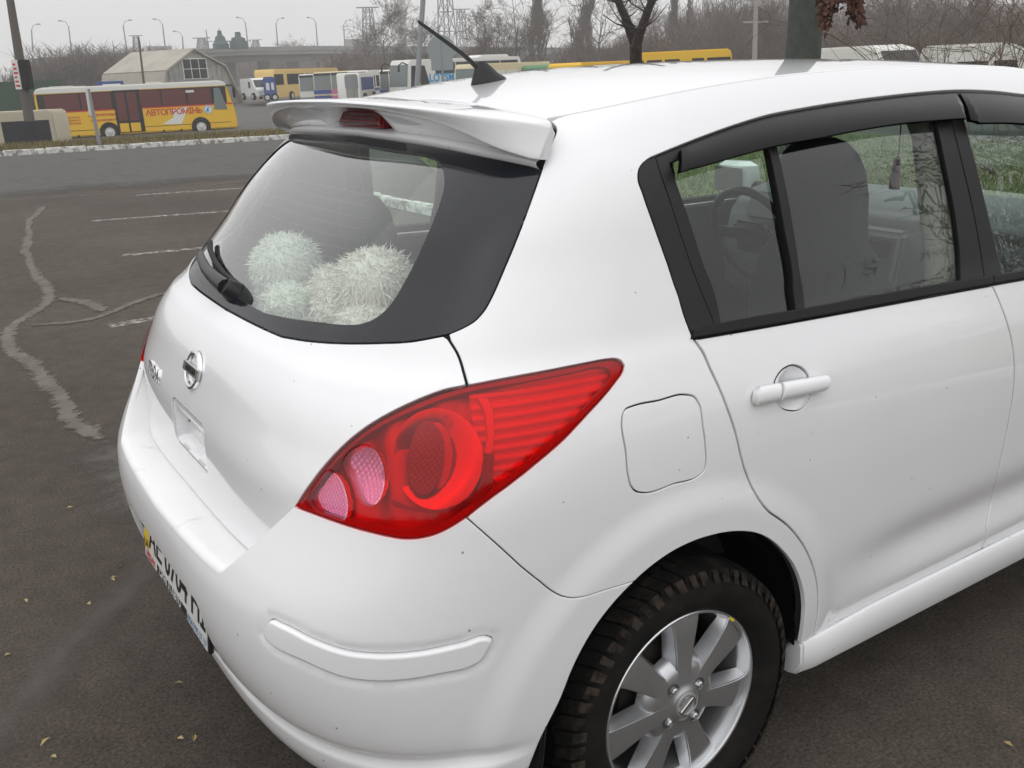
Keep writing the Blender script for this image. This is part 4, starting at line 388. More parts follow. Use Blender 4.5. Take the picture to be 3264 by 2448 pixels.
def panel(name,S,poly,mat,parent,sides=(-1,1),label=None,**kw):
    """one panel for the right (-1) and its mirror image for the left (+1)"""
    V,N,F=panel_data(S,poly,**kw); out=[]
    for s in sides:
        v,n,f=to_side(V,N,F,s); out.append(link(name,mesh_from(name,v,f,n),mat,parent[s] if isinstance(parent,dict) else parent,label))
    return out
def panel_full(name,S,poly,mat,parent,label=None,**kw):
    V,N,F=panel_data(S,poly,centre=True,**kw); V=V.copy(); N=N.copy()
    c=np.abs(V[:,1])<2e-5; V[c,1]=0; N[c,1]=0; N/=np.maximum(np.linalg.norm(N,axis=1,keepdims=True),1e-9)
    a=to_side(V,N,F,-1); k=len(V)
    return link(name,mesh_from(name,np.r_[a[0],V],np.r_[a[2],F+k],np.r_[a[1],N]),mat,parent,label)
cat=lambda *a: np.concatenate(a)
def near(P,q): return int(np.argmin((((P-np.asarray(q))*SE.k)**2).sum(1)))

# ---- materials of the car
principled('paint',(.80,.805,.82),.30,coat=1.,coat_rough=.02,noise=(1.7,(.77,.772,.78),.45,.75))
principled('paint_bumper',(.79,.795,.805),.42,coat=.8,coat_rough=.09,noise=(9,(.70,.70,.70),.62,.9))
principled('step_paint',(.79,.79,.79),.45,coat=.6,coat_rough=.12)
def scuffs(m,sc,lo,hi,dark):
    nt=m.node_tree; b=nt.nodes['Principled BSDF']; tc=nt.nodes.new('ShaderNodeTexCoord'); n=nt.nodes.new('ShaderNodeTexNoise'); n.inputs['Scale'].default_value=sc; n.inputs['Detail'].default_value=10; n.inputs['Roughness'].default_value=.78; n.inputs['Distortion'].default_value=1.6
    r=nt.nodes.new('ShaderNodeValToRGB'); r.color_ramp.elements[0].position=lo; r.color_ramp.elements[0].color=(.79,.79,.79,1); r.color_ramp.elements[1].position=hi; r.color_ramp.elements[1].color=(*dark,1)
    nt.links.new(tc.outputs['Object'],n.inputs['Vector']); nt.links.new(n.outputs['Fac'],r.inputs['Fac']); nt.links.new(r.outputs[0],b.inputs['Base Color'])
def specks(m,sc=38,keep=.90):
    nt=m.node_tree; b=nt.nodes['Principled BSDF']; L=nt.links.new; src=b.inputs['Base Color'].links[0].from_socket
    tc=nt.nodes.new('ShaderNodeTexCoord'); v=nt.nodes.new('ShaderNodeTexVoronoi'); v.inputs['Scale'].default_value=sc; L(tc.outputs['Object'],v.inputs['Vector'])
    a=nt.nodes.new('ShaderNodeMath'); a.operation='LESS_THAN'; a.inputs[1].default_value=.075; L(v.outputs['Distance'],a.inputs[0]); s=nt.nodes.new('ShaderNodeSeparateColor'); L(v.outputs['Color'],s.inputs[0]); g=nt.nodes.new('ShaderNodeMath'); g.operation='GREATER_THAN'; g.inputs[1].default_value=keep; L(s.outputs[0],g.inputs[0])
    mm=nt.nodes.new('ShaderNodeMath'); mm.operation='MULTIPLY'; L(a.outputs[0],mm.inputs[0]); L(g.outputs[0],mm.inputs[1]); x=nt.nodes.new('ShaderNodeMix'); x.data_type='RGBA'; L(mm.outputs[0],x.inputs[0]); L(src,x.inputs[6]); x.inputs[7].default_value=(.30,.28,.26,1); L(x.outputs[2],b.inputs['Base Color'])
specks(MATS['paint']); specks(MATS['paint_bumper'],30,.86)
scuffs(MATS['step_paint'],7,.60,.80,(.22,.21,.20))
principled('black_trim',(.016,.015,.017),.42,spec=.35)
principled('belt_rubber',(.010,.010,.011),.55,spec=.3)
principled('seal',(.008,.008,.008),.7)
principled('frit',(.013,.014,.018),.09,spec=.5)
principled('smoked',(.004,.004,.005),.04,spec=.16)
principled('grey_plastic',(.05,.052,.055),.65)
principled('seat_fabric',(.028,.029,.031),.9,bump=(160,.4,.003))
principled('beige_trim',(.42,.40,.34),.7)
principled('dash_grey',(.16,.165,.165),.6)
principled('liner',(.004,.004,.004),.95,spec=.1)
principled('chrome',(.78,.78,.79),.12,metal=1.)
principled('black_plastic',(.012,.012,.013),.4)
glass_mat('rear_pane',(.84,.93,.89),refl=1.33); glass_mat('side_pane',(.80,.90,.85),refl=.95); glass_mat('wind_pane',(.8,.88,.86))
glass_mat('lens_red',(.88,.0015,.009),refl=.42); glass_mat('lens_pink',(.86,.46,.62),refl=.6)
principled('lamp_silver',(.88,.88,.88),.25,metal=.25); principled('lamp_mirror',(.80,.80,.80),.14,metal=.85); principled('lamp_mid',(.60,.60,.60),.3,metal=.4); principled('lamp_dark',(.30,.30,.30),.35,metal=.3); principled('lamp_rim',(.42,.40,.40),.35)

car=empty('hatchback_car','white five-door hatchback filling the foreground, seen from its rear right corner','car')
Z0=ROW_V[0]
# ---- seams as lists of surface coordinates
iF=near(O['arch'],O['bump_F'][-1])
ditch_b=.998
corner=O['pillar_top'][-1]
dlo_front=[]
bT=O['dlo_top'][-1][1]
dlo_front=cat(run(O['dlo_top'][-1],(.93,bT),20)[1:],run((.93,bT),(.975,vb_of(1.07)),10)[1:])
belt_front=run(O['belt_low'][-1],(.975,vb_of(1.045)),20)[1:]
side_poly=cat(O['pillar_top'][::-1],O['glass_right'],O['seam_B'][1:],O['tl_top'][1:],O['bump_F'][1:],O['arch'][iF+1:],O['sill'][1:5],
              O['door_G'][::-1],O['dlo_rear'][::-1][1:],O['dlo_top'][1:],dlo_front,[(1.,vb_of(1.05)),(1.,ditch_b)],run((1.,ditch_b),(corner[0]+.01,ditch_b),60)[1:],[(corner[0]+.004,.996)])
side_panels=panel('body_side',SE,side_poly,'paint',car,holes=[O['fuel']],gap=.0011)
panel('side_liner',SE,side_poly,'grey_plastic',car,gap=.001,fold=0,off=-.03,h=.04,bh=.02)
fuel=panel('fuel_flap',SE,O['fuel'],'paint',{-1:side_panels[0],1:side_panels[1]},sides=(-1,),gap=.0014,edge=.0015,bh=.006)
panel('fuel_recess',SE,O['fuel'],'seal',{-1:side_panels[0]},sides=(-1,),gap=-.006,fold=0,off=-.012)
fill=panel('fuel_blank',SE,O['fuel'],'paint',{1:side_panels[1]},sides=(1,),gap=-.004,edge=0,fold=0,off=-.0008)
# doors
sill_z=vb_of(.325)
sl=O['sill']; iH=near(sl,O['door_H'][-1])
door_poly=cat(O['belt_low'][:near(O['belt_low'],O['door_H'][0])+1],O['door_H'][1:],[sl[iH]],sl[4:iH][::-1],O['door_G'][::-1])
rear_doors=panel('rear_door',SE,door_poly,'paint',car,holes=[O['handle_disc']],gap=.0024)
sl_front=run(sl[-1],(.99,sl[-1][1]),20)[1:]
fdoor_poly=cat(O['belt_low'][near(O['belt_low'],O['door_H'][0]):],belt_front,[(.985,vb_of(.95)),(.98,vb_of(.6)),(.985,sl[-1][1])],cat(sl[iH:],sl_front)[::-1],O['door_H'][::-1])
front_doors=panel('front_door',SE,fdoor_poly,'paint',car,gap=.0018)
dside={-1:rear_doors[0],1:rear_doors[1]}; fside={-1:front_doors[0],1:front_doors[1]}
panel('inner_trim',SE,cat(door_poly),'grey_plastic',dside,gap=-.004,fold=0,off=-.035,h=.05,bh=.03)
panel('inner_trim',SE,fdoor_poly,'grey_plastic',fside,gap=-.004,fold=0,off=-.035,h=.05,bh=.03)
# handle : bowl, grip and lock cap
hd=O['handle_disc']*SE.k; hc=hd.mean(0); hr=np.hypot(*(hd-hc).T).mean()
def bowl(m): 
    r=np.hypot(m[:,0]-hc[0],m[:,1]-hc[1])/hr; return -.013*np.clip(1-r**2.4,0,1)
panel('handle_bowl',SE,O['handle_disc'],'paint',dside,gap=-.0002,edge=0,fold=0,off=bowl,h=.006,bh=.005)
ax=O['handle_axis']*SE.k
def grip_poly(s0,s1,w0,w1,rl,rr):
    a=ax[0]+(ax[-1]-ax[0])*s0; b=ax[0]+(ax[-1]-ax[0])*s1; d=(b-a)/np.hypot(*(b-a)); n=np.array([-d[1],d[0]]); out=[]
    for t in np.linspace(-math.pi/2,math.pi/2,13): out.append(b-d*rr+d*rr*math.cos(t)+n*w1*math.sin(t))
    for t in np.linspace(math.pi/2,1.5*math.pi,13): out.append(a+d*rl+d*rl*math.cos(t)+n*w0*math.sin(t))
    return np.array(out)/SE.k
def pillow(c0,c1,w,hgt):
    d=(c1-c0)/np.hypot(*(c1-c0)); n=np.array([-d[1],d[0]])
    def f(m):
        q=np.abs((m-c0)@n)/w; return hgt*np.clip(1-q**2.6,0,1)**.6
    return f
for nm,s0,s1,rl,rr,hh in (('handle_grip',.335,1.,.003,.014,.021),('lock_cap',0.,.325,.016,.003,.019)):
    panel(nm,SE,grip_poly(s0,s1,.0185,.0165 if s1==1. else .0185,rl,rr),'paint',dside,gap=.0008,edge=.002,fold=.016,off=pillow(ax[0],ax[-1],.021,hh),h=.006,bh=.004)
# ---- tailgate
gb=O['glass_bottom']; jb=vb_of(.69)
gb_c=cat(gb,run(gb[-1],(0.,gb[-1][1]-.004),12)[1:])
tl_in=O['tl_inner']
tg_poly=cat(run((0.,gb_c[-1][1]),(0.,jb),20),run((0.,jb),(.158,jb),30)[1:],[(.1635,vb_of(.78))],tl_in,O['seam_B'][::-1][1:],gb_c[1:-1])
# number-plate style recess with the release handle
def rr_uv(y0,y1,z0,z1,r,S=ST,n=6):
    """rounded rectangle on the rear face, given in metres"""
    row=lambda z:S.at(np.stack([np.linspace(0,.2,200),np.full(200,vb_of(z))],1))[:,1]
    pts=[]
    for (cy,cz,t0) in ((y1-r,z1-r,0),(y0+r,z1-r,90),(y0+r,z0+r,180),(y1-r,z0+r,270)):
        for t in np.linspace(t0,t0+90,n): pts.append((cy+r*math.cos(math.radians(t)),cz+r*math.sin(math.radians(t))))
    return pts
def yz_to_uv(pts,S):
    out=[]
    a=np.linspace(0,.25,300)
    for y,z in pts:
        Y=S.at(np.stack([a,np.full(300,vb_of(z))],1))[:,1]; out.append((np.interp(abs(y),Y,a),vb_of(z)))
    return np.array(out)
HY0,HY1,HZ0,HZ1=.002,.122,.768,.872
rec=np.array([(0.,HZ1)]+[(HY1-.016+.016*math.sin(t),HZ1-.016+.016*math.cos(t)) for t in np.linspace(0,math.pi/2,7)]+[(HY1-.016+.016*math.cos(t),HZ0+.016-.016*math.sin(t)) for t in np.linspace(0,math.pi/2,7)]+[(0.,HZ0)])
rec_uv=yz_to_uv(rec,ST)
tg_poly=cat(run((0.,gb_c[-1][1]),(0.,vb_of(HZ1)),16),rec_uv[1:-1],run((0.,vb_of(HZ0)),(0.,jb),8),run((0.,jb),(.158,jb),30)[1:],[(.1635,vb_of(.78))],tl_in,O['seam_B'][::-1][1:],gb_c[1:-1])
tailgate=panel_full('tailgate',ST,tg_poly,'paint',car,gap=.0028)
rc=np.array(rec_uv)*ST.k; rcm=np.array([0,(vb_of(HZ0)+vb_of(HZ1))/2])*ST.k
def recess(m):
    zz=m[:,1]/ST.vb*(ROW_V[-1]-ROW_V[0])+Z0; Y=m[:,0]/.122*HY1*1.0
    yy=ST.at(m/ST.k)[:,1]
    ey=np.clip((HY1-yy)/.016,0,1); et=np.clip((HZ1-zz)/.075,0,1); eb=np.clip((zz-HZ0)/.012,0,1)
    s=lambda t:t*t*(3-2*t)
    return -.003-.030*s(ey)*s(et)*s(eb)
panel_full('handle_recess',ST,rec_uv,'paint',tailgate,gap=0,edge=0,fold=0,off=recess,h=.006,bh=.006)
panel_full('tailgate_back',ST,cat(run((0.,vb_of(1.05)),(0.,vb_of(.66)),4),[(.17,vb_of(.66)),(.17,vb_of(.86)),(.205,vb_of(.98)),(.23,vb_of(1.05))]),'seal',tailgate,gap=0,edge=0,fold=0,off=-.045,h=.05,bh=.03)
# ---- rear window
g_top=cat(O['glass_top'],run(O['glass_top'][-1],(0.,.986),10)[1:])
glass_poly=cat(gb_c[::-1],O['glass_right'][::-1][1:],g_top[1:])
gi=O['glass_inner']
gi_poly=cat([(0.,gi[-1][1]+.001)],gi[::-1],[(0.,gi[0][1]+.006)])
def ring_panel(name,S,outer,inner,mat,parent,**kw):
    """region between two outlines that both touch the centre line"""
    poly=cat(outer,inner[::-1]); return panel_full(name,S,poly,mat,parent,**kw)
border=ring_panel('window_border',SE,glass_poly,gi_poly,'frit',tailgate,gap=.002,edge=.0015,fold=.006,off=-.0015)
pane=panel_full('rear_window_pane',SE,gi_poly,'rear_pane',tailgate,gap=-.003,edge=0,fold=0,off=-.0045,h=.03)
panel_full('window_seal',SE,glass_poly,'seal',tailgate,gap=-.004,edge=0,fold=0,off=-.012,holes=[],h=.05) if False else None
# dark rubber channel under the rim of the glass
seal_in=inset(resample(glass_poly*SE.k,.01) if area(resample(glass_poly*SE.k,.01))>0 else resample(glass_poly*SE.k,.01)[::-1],.03,True)[0]/SE.k
panel('pillar_seal',SE,np.array([(.17,.90),(.262,.90),(.262,.985),(.20,.998),(.17,.998)]),'seal',tailgate,gap=0,edge=0,fold=0,off=-.022,h=.03)
# ---- bumper
bK=vb_of(.668)
wing=O['wing']; 
bot_b=vb_of(.246)
bump_poly=cat(wing,run(wing[-1],(0.,bK),30)[1:],run((0.,bK),(0.,bot_b),20)[1:],run((0.,bot_b),(O['arch'][0][0],O['arch'][0][1]),50)[1:],O['arch'][:iF+1],O['bump_F'][::-1][1:],O['tl_bottom'][1:-1])
PW,PH0,PH1=.296,.436,.560                       # opening for the number plate
prec=cat([(0.,PH1+.012)],[(PW-.03+.03*math.sin(t),PH1+.012-.03+.03*math.cos(t)) for t in np.linspace(0,math.pi/2,8)],[(PW+.004,PH0-.006),(0.,PH0-.006)])
prec_uv=yz_to_uv(prec,SE)
bump_poly=cat(wing,run(wing[-1],(0.,bK),30)[1:],run((0.,bK),(0.,vb_of(PH1+.012)),8)[1:],prec_uv[1:-1],run((0.,vb_of(PH0-.006)),(0.,bot_b),10),run((0.,bot_b),(O['arch'][0][0],O['arch'][0][1]),50)[1:],O['arch'][:iF+1],O['bump_F'][::-1][1:],O['tl_bottom'][1:-1])
pad=O['pad']
pk=pad*SE.k; padr=resample(pk,.012)
def bump_off(m):
    """soft crease above the lower lip"""
    zz=m[:,1]/SE.vb*(ROW_V[-1]-ROW_V[0])+Z0; X=SE.at(m/SE.k); w=smooth_step(-.36,-.50,X[:,0])
    d=np.sqrt(((m[:,None]-padr[None])**2).sum(2).min(1))
    return w*(.010*smooth_step(.385,.365,zz)-.004*np.exp(-((zz-.39)/.014)**2))-.0045*np.exp(-(d/.011)**2)
bumper=panel_full('rear_bumper',SE,bump_poly,'paint_bumper',car,holes=[pad],gap=.0005,off=bump_off,h=.011)
bsides={-1:bumper,1:bumper}
padc=pk.mean(0)
dist_pad=lambda m:np.sqrt(((m[:,None]-resample(pk,.006)[None])**2).sum(2).min(1))
panel('bumper_pad',SE,pad,'paint_bumper',bsides,gap=.0008,edge=.007,fold=.014,off=.0045,h=.008,bh=.006)
pr_back=yz_to_uv(cat([(0.,PH1+.03)],[(PW+.03,PH1+.03),(PW+.03,PH0-.03),(0.,PH0-.03)]),SE)
panel_full('plate_recess',SE,pr_back,'black_plastic',bumper,gap=0,edge=0,fold=0,off=-.028,h=.04)
# ledge : top of the bumper between edge and tailgate
def ledge():
    w=9; uvA=cat(wing[:-1]+np.array([.0030/SE.ua,-.0006/SE.vb]),run(wing[-1],(0.,bK),40)+np.array([0,-.0030/SE.vb])); nw=len(wing)-1; A=SE.at(uvA); n=len(uvA)
    V=[];F=[]
    for i in range(n):
        a=Vector(A[i]); f=min(1.,max(0.,i/nw)); zj=.690 if a.z<.705 else a.z-.014
        q=yz_to_uv([(a.y,zj)],ST); j=Vector(ST.at(q)[0]); j.x+=.010; j.z=zj; j.y=a.y
        r=.0155*f**2+.0015; d=Vector((j.x-a.x,0,0)); d=d.normalized() if d.length>1e-6 else Vector((1,0,0))
        top=a+Vector((0,0,r if f>=1 else r*.3))+d*(r*1.2)
        for k in range(w):
            if k<=5:
                ph=k/5*math.pi/2; p=a+Vector((0,0,(top.z-a.z)*math.sin(ph)))+d*(r*1.2*(1-math.cos(ph)))
            else: 
                t=(k-5)/3; p=top.lerp(j,t)
            V.append(p)
    for i in range(n-1):
        for k in range(w-1): F.append((i*w+k,i*w+k+1,(i+1)*w+k+1,(i+1)*w+k))
    V=np.array([tuple(p) for p in V]); V[-w:,1]=0
    VV=np.r_[V*[1,-1,1],V]; FF=F+[tuple(q+len(V) for q in f[::-1]) for f in F]
    me=mesh_from('bumper_step',VV,FF,smooth=True); bm=bmesh.new(); bm.from_mesh(me); bmesh.ops.remove_doubles(bm,verts=bm.verts,dist=1e-5); bmesh.ops.recalc_face_normals(bm,faces=bm.faces)
    if sum(f.normal.z for f in bm.faces)<0: bmesh.ops.reverse_faces(bm,faces=bm.faces)
    bm.to_mesh(me); bm.free(); me.polygons.foreach_set('use_smooth',[True]*len(me.polygons))
    o=link('bumper_step',me,'step_paint',bumper)
ledge()
# ---- tail lamps
lamp={}
tl_poly=cat(O['tl_inner'],O['tl_top'][1:],O['tl_bottom'][1:-1])
tk=resample(tl_poly*SE.k,.008)
edge_d=lambda m:np.sqrt(((m[:,None]-tk[None])**2).sum(2).min(1))
lensoff=lambda m:.001+.008*np.clip(edge_d(m)/.03,0,1)**.6
for s,side in ((-1,'right'),(1,'left')): pass
lr=panel('tail_lamp',SE,tl_poly,'lens_red',car,holes=[O['tl_reverse'],O['tl_reflector']],gap=.0016,edge=.002,fold=.014,off=lensoff,h=.010)
lamp={-1:lr[0],1:lr[1]}
for nm in ('tl_reverse','tl_reflector'):
    panel('clear_lens',SE,O[nm],'lens_pink',lamp,gap=0,edge=0,fold=0,off=lensoff,h=.01,bh=.005)
panel('lamp_housing',SE,tl_poly,'lamp_rim',lamp,gap=.002,edge=0,fold=0,off=-.045,h=.02)
def rim_cut(poly,inner,name,mat,off):
    panel(name,SE,poly,mat,lamp,holes=[inner],gap=.0018,edge=0.0005,fold=.024,off=off,h=.012)
rim_cut(tl_poly,O['tl_inset'],'lamp_rim','lamp_rim',-.006)
def ribs(m): 
    zz=m[:,1]; p=(zz/.0170)%1.; return -.016-.008*(.5+.5*np.cos(2*math.pi*p))**3
ti=O['tl_inset']*SE.k
fin_poly=[]
for q in O['tl_inset']:
    X=SE.at(q)[0]; fin_poly.append(q)
xs=SE.at(O['tl_inset'])[:,0]
def clip_poly(P,fn):
    out=[];n=len(P)
    for i in range(n):
        a,b=P[i],P[(i+1)%n]; fa,fb=fn(a),fn(b)
        if fa>=0: out.append(a)
        if fa*fb<0: out.append(a+(b-a)*fa/(fa-fb))
    return np.array(out)
xb=lambda q:SE.at(q)[0][0]
front_part=clip_poly(O['tl_inset'],lambda q:xb(q)+.425)
rear_part=clip_poly(O['tl_inset'],lambda q:-.4255-xb(q))
panel('ribbed_reflector',SE,front_part,'lamp_silver',lamp,gap=-.004,edge=0,fold=.02,off=ribs,h=.0026,bh=.004)
panel('lamp_base',SE,rear_part,'lamp_mid',lamp,gap=-.004,edge=0,fold=0,off=lambda m:-.026+.006*np.sin(m[:,0]*75+m[:,1]*30),h=.008)
bw=O['tl_bowl']*SE.k; bc=(O['tl_ring']*SE.k).mean(0)
def bowloff(m):
    r=np.hypot(m[:,0]-bc[0],m[:,1]-bc[1]); a=np.arctan2(m[:,1]-bc[1],m[:,0]-bc[0]); return -.036+.030*smooth_step(.02,.095,r)
panel('lamp_bowl',SE,O['tl_bowl'],'lamp_mirror',lamp,holes=[O['tl_ring']],gap=.001,edge=.001,fold=.01,off=bowloff,h=.006)
def grid_off(m): return -.012+.0012*np.sin(m[:,0]*620)*np.sin(m[:,1]*620)
panel('lamp_ring',SE,O['tl_ring'],'lamp_dark',lamp,gap=0,edge=.002,fold=.012,off=grid_off,h=.0030,bh=.004)
panel('lamp_blade',SE,O['tl_blade'],'lamp_silver',lamp,gap=0,edge=.003,fold=.02,off=-.010,h=.01)
panel('lamp_gap',SE,O['tl_gap'],'lamp_dark',lamp,gap=0,edge=0,fold=0,off=-.004,h=.02)
panel('lamp_arc',SE,O['tl_arc'],'lamp_dark',lamp,gap=0,edge=0,fold=0,off=-.0035,h=.02)
rb=O['tl_reverse']*SE.k; rbc=rb.mean(0)
panel('lamp_reflector',SE,O['tl_reverse'],'lamp_silver',lamp,gap=.001,edge=0,fold=0,off=lambda m:-.030+.022*np.clip(np.hypot(*(m-rbc).T)/.05,0,1)**2+.0015*np.sin(m[:,0]*700)*np.sin(m[:,1]*500),h=.003,bh=.004)
panel('lamp_reflector',SE,O['tl_reflector'],'lamp_silver',lamp,gap=.001,edge=0,fold=0,off=lambda m:-.012+.0012*np.sin(m[:,0]*800)*np.sin(m[:,1]*800),h=.0024,bh=.003)
# ring of the outer cylinder next to the reversing lamp
cyl=[]
cyl_poly=cat([O['tl_reverse'][i] for i in range(8,22)],[(q[0],q[1]) for q in (O['tl_ring'][36:46][::-1])])
# ---- side windows
def between(A,B,sa=0.,sb=1.):
    return None
top_in=lambda P,d:P+np.array([0,-d])/SE.k
dt=O['dlo_top']
def cut_top(line,d=.012):
    """first point of a pillar line, pushed up to just below the roof edge"""
    p=line[0]; y=np.interp(p[0],dt[:,0],dt[:,1]); dirv=line[0]-line[4]; 
    if abs(dirv[1])<1e-9: return p
    q=p+dirv*((y-d/SE.vb-p[1])/dirv[1]); y2=np.interp(q[0],dt[:,0],dt[:,1])-d/SE.vb; q=p+dirv*((y2-p[1])/dirv[1]); return q
def cut_bot(line,bt):
    p=line[-1]; dirv=line[-1]-line[-4]; y=np.interp(p[0],bt[:,0],bt[:,1]); return p+dirv*((y-p[1])/dirv[1]) if abs(dirv[1])>1e-9 else p
BTm=O['belt_top']; BLm=O['belt_low']
belt_mid=np.stack([BTm[:,0],np.interp(BTm[:,0],BLm[:,0],BLm[:,1])*.6+BTm[:,1]*.4],1)
def line(nm,d=.004,low=None):
    l=O[nm]; return cat([cut_top(l,d)],l,[cut_bot(l,belt_mid if low is None else low)])
def sub(P,a0,a1):
    """piece of a left-to-right line between two contour positions"""
    m=(P[:,0]>min(a0,a1)+1e-4)&(P[:,0]<max(a0,a1)-1e-4); Q=P[m]; return Q if a1>a0 else Q[::-1]
def dtop(d): return dt+np.array([0,-d/SE.vb])
lra=line('bar_rear_a',.002); lfr=line('frame_rear',.030); lda=line('bar_div_a',.030); ldb=line('bar_div_b',.030); lpa=line('bpil_a',.030); lpm=line('bpil_m',.002); lpb=line('bpil_b',.030)
trim_poly=cat(lra[::-1],dtop(.002)[dt[:,0]<lra[0][0]][::-1],O['dlo_rear'],sub(belt_mid,O['dlo_rear'][-1][0],lra[-1][0]))
panel('quarter_trim',SE,trim_poly,'black_trim',{-1:side_panels[0],1:side_panels[1]},gap=.001,off=-.001)
q_glass=cat(lfr,sub(belt_mid,lfr[-1][0],lda[-1][0]),lda[::-1],sub(dtop(.030),lda[0][0],lfr[0][0]))
d_glass=cat(ldb,sub(belt_mid,ldb[-1][0],lpa[-1][0]),lpa[::-1],sub(dtop(.030),lpa[0][0],ldb[0][0]))
def shrink(P,d):
    Q=resample(P*SE.k,.01); Q=Q if area(Q)>0 else Q[::-1]; return inset(Q,d)[0]/SE.k
qg,dg=q_glass,d_glass
frame_poly=cat(lra,sub(belt_mid,lra[-1][0],lpm[-1][0]),lpm[::-1],sub(dtop(.002),lpm[0][0],lra[0][0]))
frames=panel('window_frame',SE,frame_poly,'black_trim',dside,holes=[shrink(qg,-.0),shrink(dg,0)],gap=.0012,off=-.004)
panel('quarter_pane',SE,qg,'side_pane',dside,gap=-.004,edge=0,fold=0,off=-.012,h=.04)
panel('door_pane',SE,dg,'side_pane',dside,gap=-.004,edge=0,fold=0,off=-.012,h=.04)
# raised bar between the panes
bar=cat(lda,ldb[::-1]); panel('window_bar',SE,bar,'black_trim',dside,gap=.001,edge=.003,fold=.014,off=.001)
dtf=cat(dt,dlo_front[:-9]); btf=cat(belt_mid,run(belt_mid[-1],(.962,vb_of(1.06)),20)[1:])
f_glass=cat(lpb,sub(btf,lpb[-1][0],.94),[(.945,vb_of(1.10))],[(.90,dlo_front[10][1]-.03)],sub(dtf+np.array([0,-.03/SE.vb]),.89,lpb[0][0]))
fframe=cat(lpm,sub(btf,lpm[-1][0],.96),[(.965,vb_of(1.08)),(.92,bT-.006)],sub(dtf+np.array([0,-.002/SE.vb]),.915,lpm[0][0]))
panel('window_frame',SE,fframe,'black_trim',fside,holes=[f_glass],gap=.0012,off=-.004)
panel('door_pane',SE,f_glass,'side_pane',fside,gap=-.004,edge=0,fold=0,off=-.012,h=.05)
# belt mouldings
aH=O['door_H'][0][0]
def belt(a0,a1):
    bl=cat(BLm,belt_front); bt=cat(BTm,run(BTm[-1],(.975,vb_of(1.07)),20)[1:])
    return cat([(a0,np.interp(a0,bl[:,0],bl[:,1]))],sub(bl,a0,a1),[(a1,np.interp(a1,bl[:,0],bl[:,1])),(a1,np.interp(a1,bt[:,0],bt[:,1]))],sub(bt,a1,a0),[(a0,np.interp(a0,bt[:,0],bt[:,1]))])
panel('belt_moulding',SE,belt(BTm[0][0]+.001,aH),'belt_rubber',dside,gap=.0012,edge=.004,fold=.016,off=.006)
panel('belt_moulding',SE,belt(aH,.97),'belt_rubber',fside,gap=.0012,edge=.004,fold=.016,off=.006)
# rain visors : smoked strips standing off the door frame
vl=O['visor_low']
def visor(lo,a0,a1,par):
    hi=dtf+np.array([0,-.010/SE.vb]); lo=lo
    poly=cat([(a0,np.interp(a0,lo[:,0],lo[:,1]))],sub(lo,a0,a1),[(a1,np.interp(a1,lo[:,0],lo[:,1])),(a1,np.interp(a1,hi[:,0],hi[:,1]))],sub(hi,a1,a0),[(a0,np.interp(a0,hi[:,0],hi[:,1]))])
    lo3=np.stack([lo[:,0],lo[:,1]],1)
    def off(m):
        a=m[:,0]/SE.ua; hb=np.interp(a,hi[:,0],hi[:,1]); lb=np.interp(a,lo[:,0],lo[:,1]); t=np.clip((hb-m[:,1]/SE.vb)/np.maximum(hb-lb,1e-4),0,1)
        e=np.clip(np.minimum(m[:,0]-a0*SE.ua,a1*SE.ua-m[:,0])/.02,0,1)
        return .003+.030*np.sin(t*1.35)*(.75+.25*e)
    panel('rain_visor',SE,poly,'smoked',par,gap=.0005,edge=.001,fold=.010,off=off,h=.012)
aV=vl[-1][0]
visor(vl,vl[0][0],aV-.002,dside)
vf=cat([vl[-1]],np.stack([np.linspace(aV,.9,30)[1:],np.interp(np.linspace(aV,.9,30)[1:],dtf[:,0],dtf[:,1])-.066],1))
visor(vf,aV+.002,.88,fside)
# ---- roof
RZ=pchip([-.16,-.12,.085,.2,.4,.6,.9,1.2,1.5,1.62],[1.503,1.510,1.541,1.555,1.570,1.577,1.581,1.575,1.556,1.545])
top_line=SE.G[-1]
_k=np.argmax(top_line[:,0]>-.13); TLX,TLY=top_line[_k:,0],top_line[_k:,1]
def roof_grid(nx=140,ny=60):
    G=np.zeros((nx,ny,3)); s=np.linspace(0,1,ny)
    for i,x in enumerate(np.linspace(-.17,1.60,nx)):
        ye=float(np.interp(x,TLX,TLY))+.004 if x>-.126 else .544-(-.126-x)*.5; ze=float(ZTOP(x)); zc=float(RZ(x))
        G[i,:,0]=x; G[i,:,1]=ye*s; G[i,:,2]=zc-(zc-ze+.003)*s**2.3
    return G
SR=Skin(roof_grid())
ra=lambda x:(x+.17)/1.77
roof_poly=cat([(s,ra(-.118-.035*s*s)) for s in np.linspace(0,.965,24)],[(.985,ra(x)) for x in np.linspace(-.14,1.5,50)],[(s,ra(1.5+.03*(1-s*s))) for s in np.linspace(.965,0,24)])
roof=panel_full('roof',SR,np.array(roof_poly),'paint',car,gap=.0,edge=.003,fold=.02,h=.022)
# dark ditch between roof and body side
for s in (-1,1):
    m=MB()
    xs_=np.linspace(-.16,1.5,60); V=[]
    for x in xs_: z=float(ZTOP(x))-.010; ye=float(np.interp(x,TLX,TLY)); V+=[(x,s*(ye-.03),z),(x,s*(ye+.018),z-.014)]
    m.add(V,[(2*k,2*k+1,2*k+3,2*k+2) for k in range(len(xs_)-1)]); m.build('roof_ditch','seal',roof)
panel_full('headliner',SR,np.array([(0,.05),(.97,.05),(.97,.95),(0,.95)]),'beige_trim',roof,gap=0,edge=0,fold=0,off=-.035,h=.08,bh=.05)
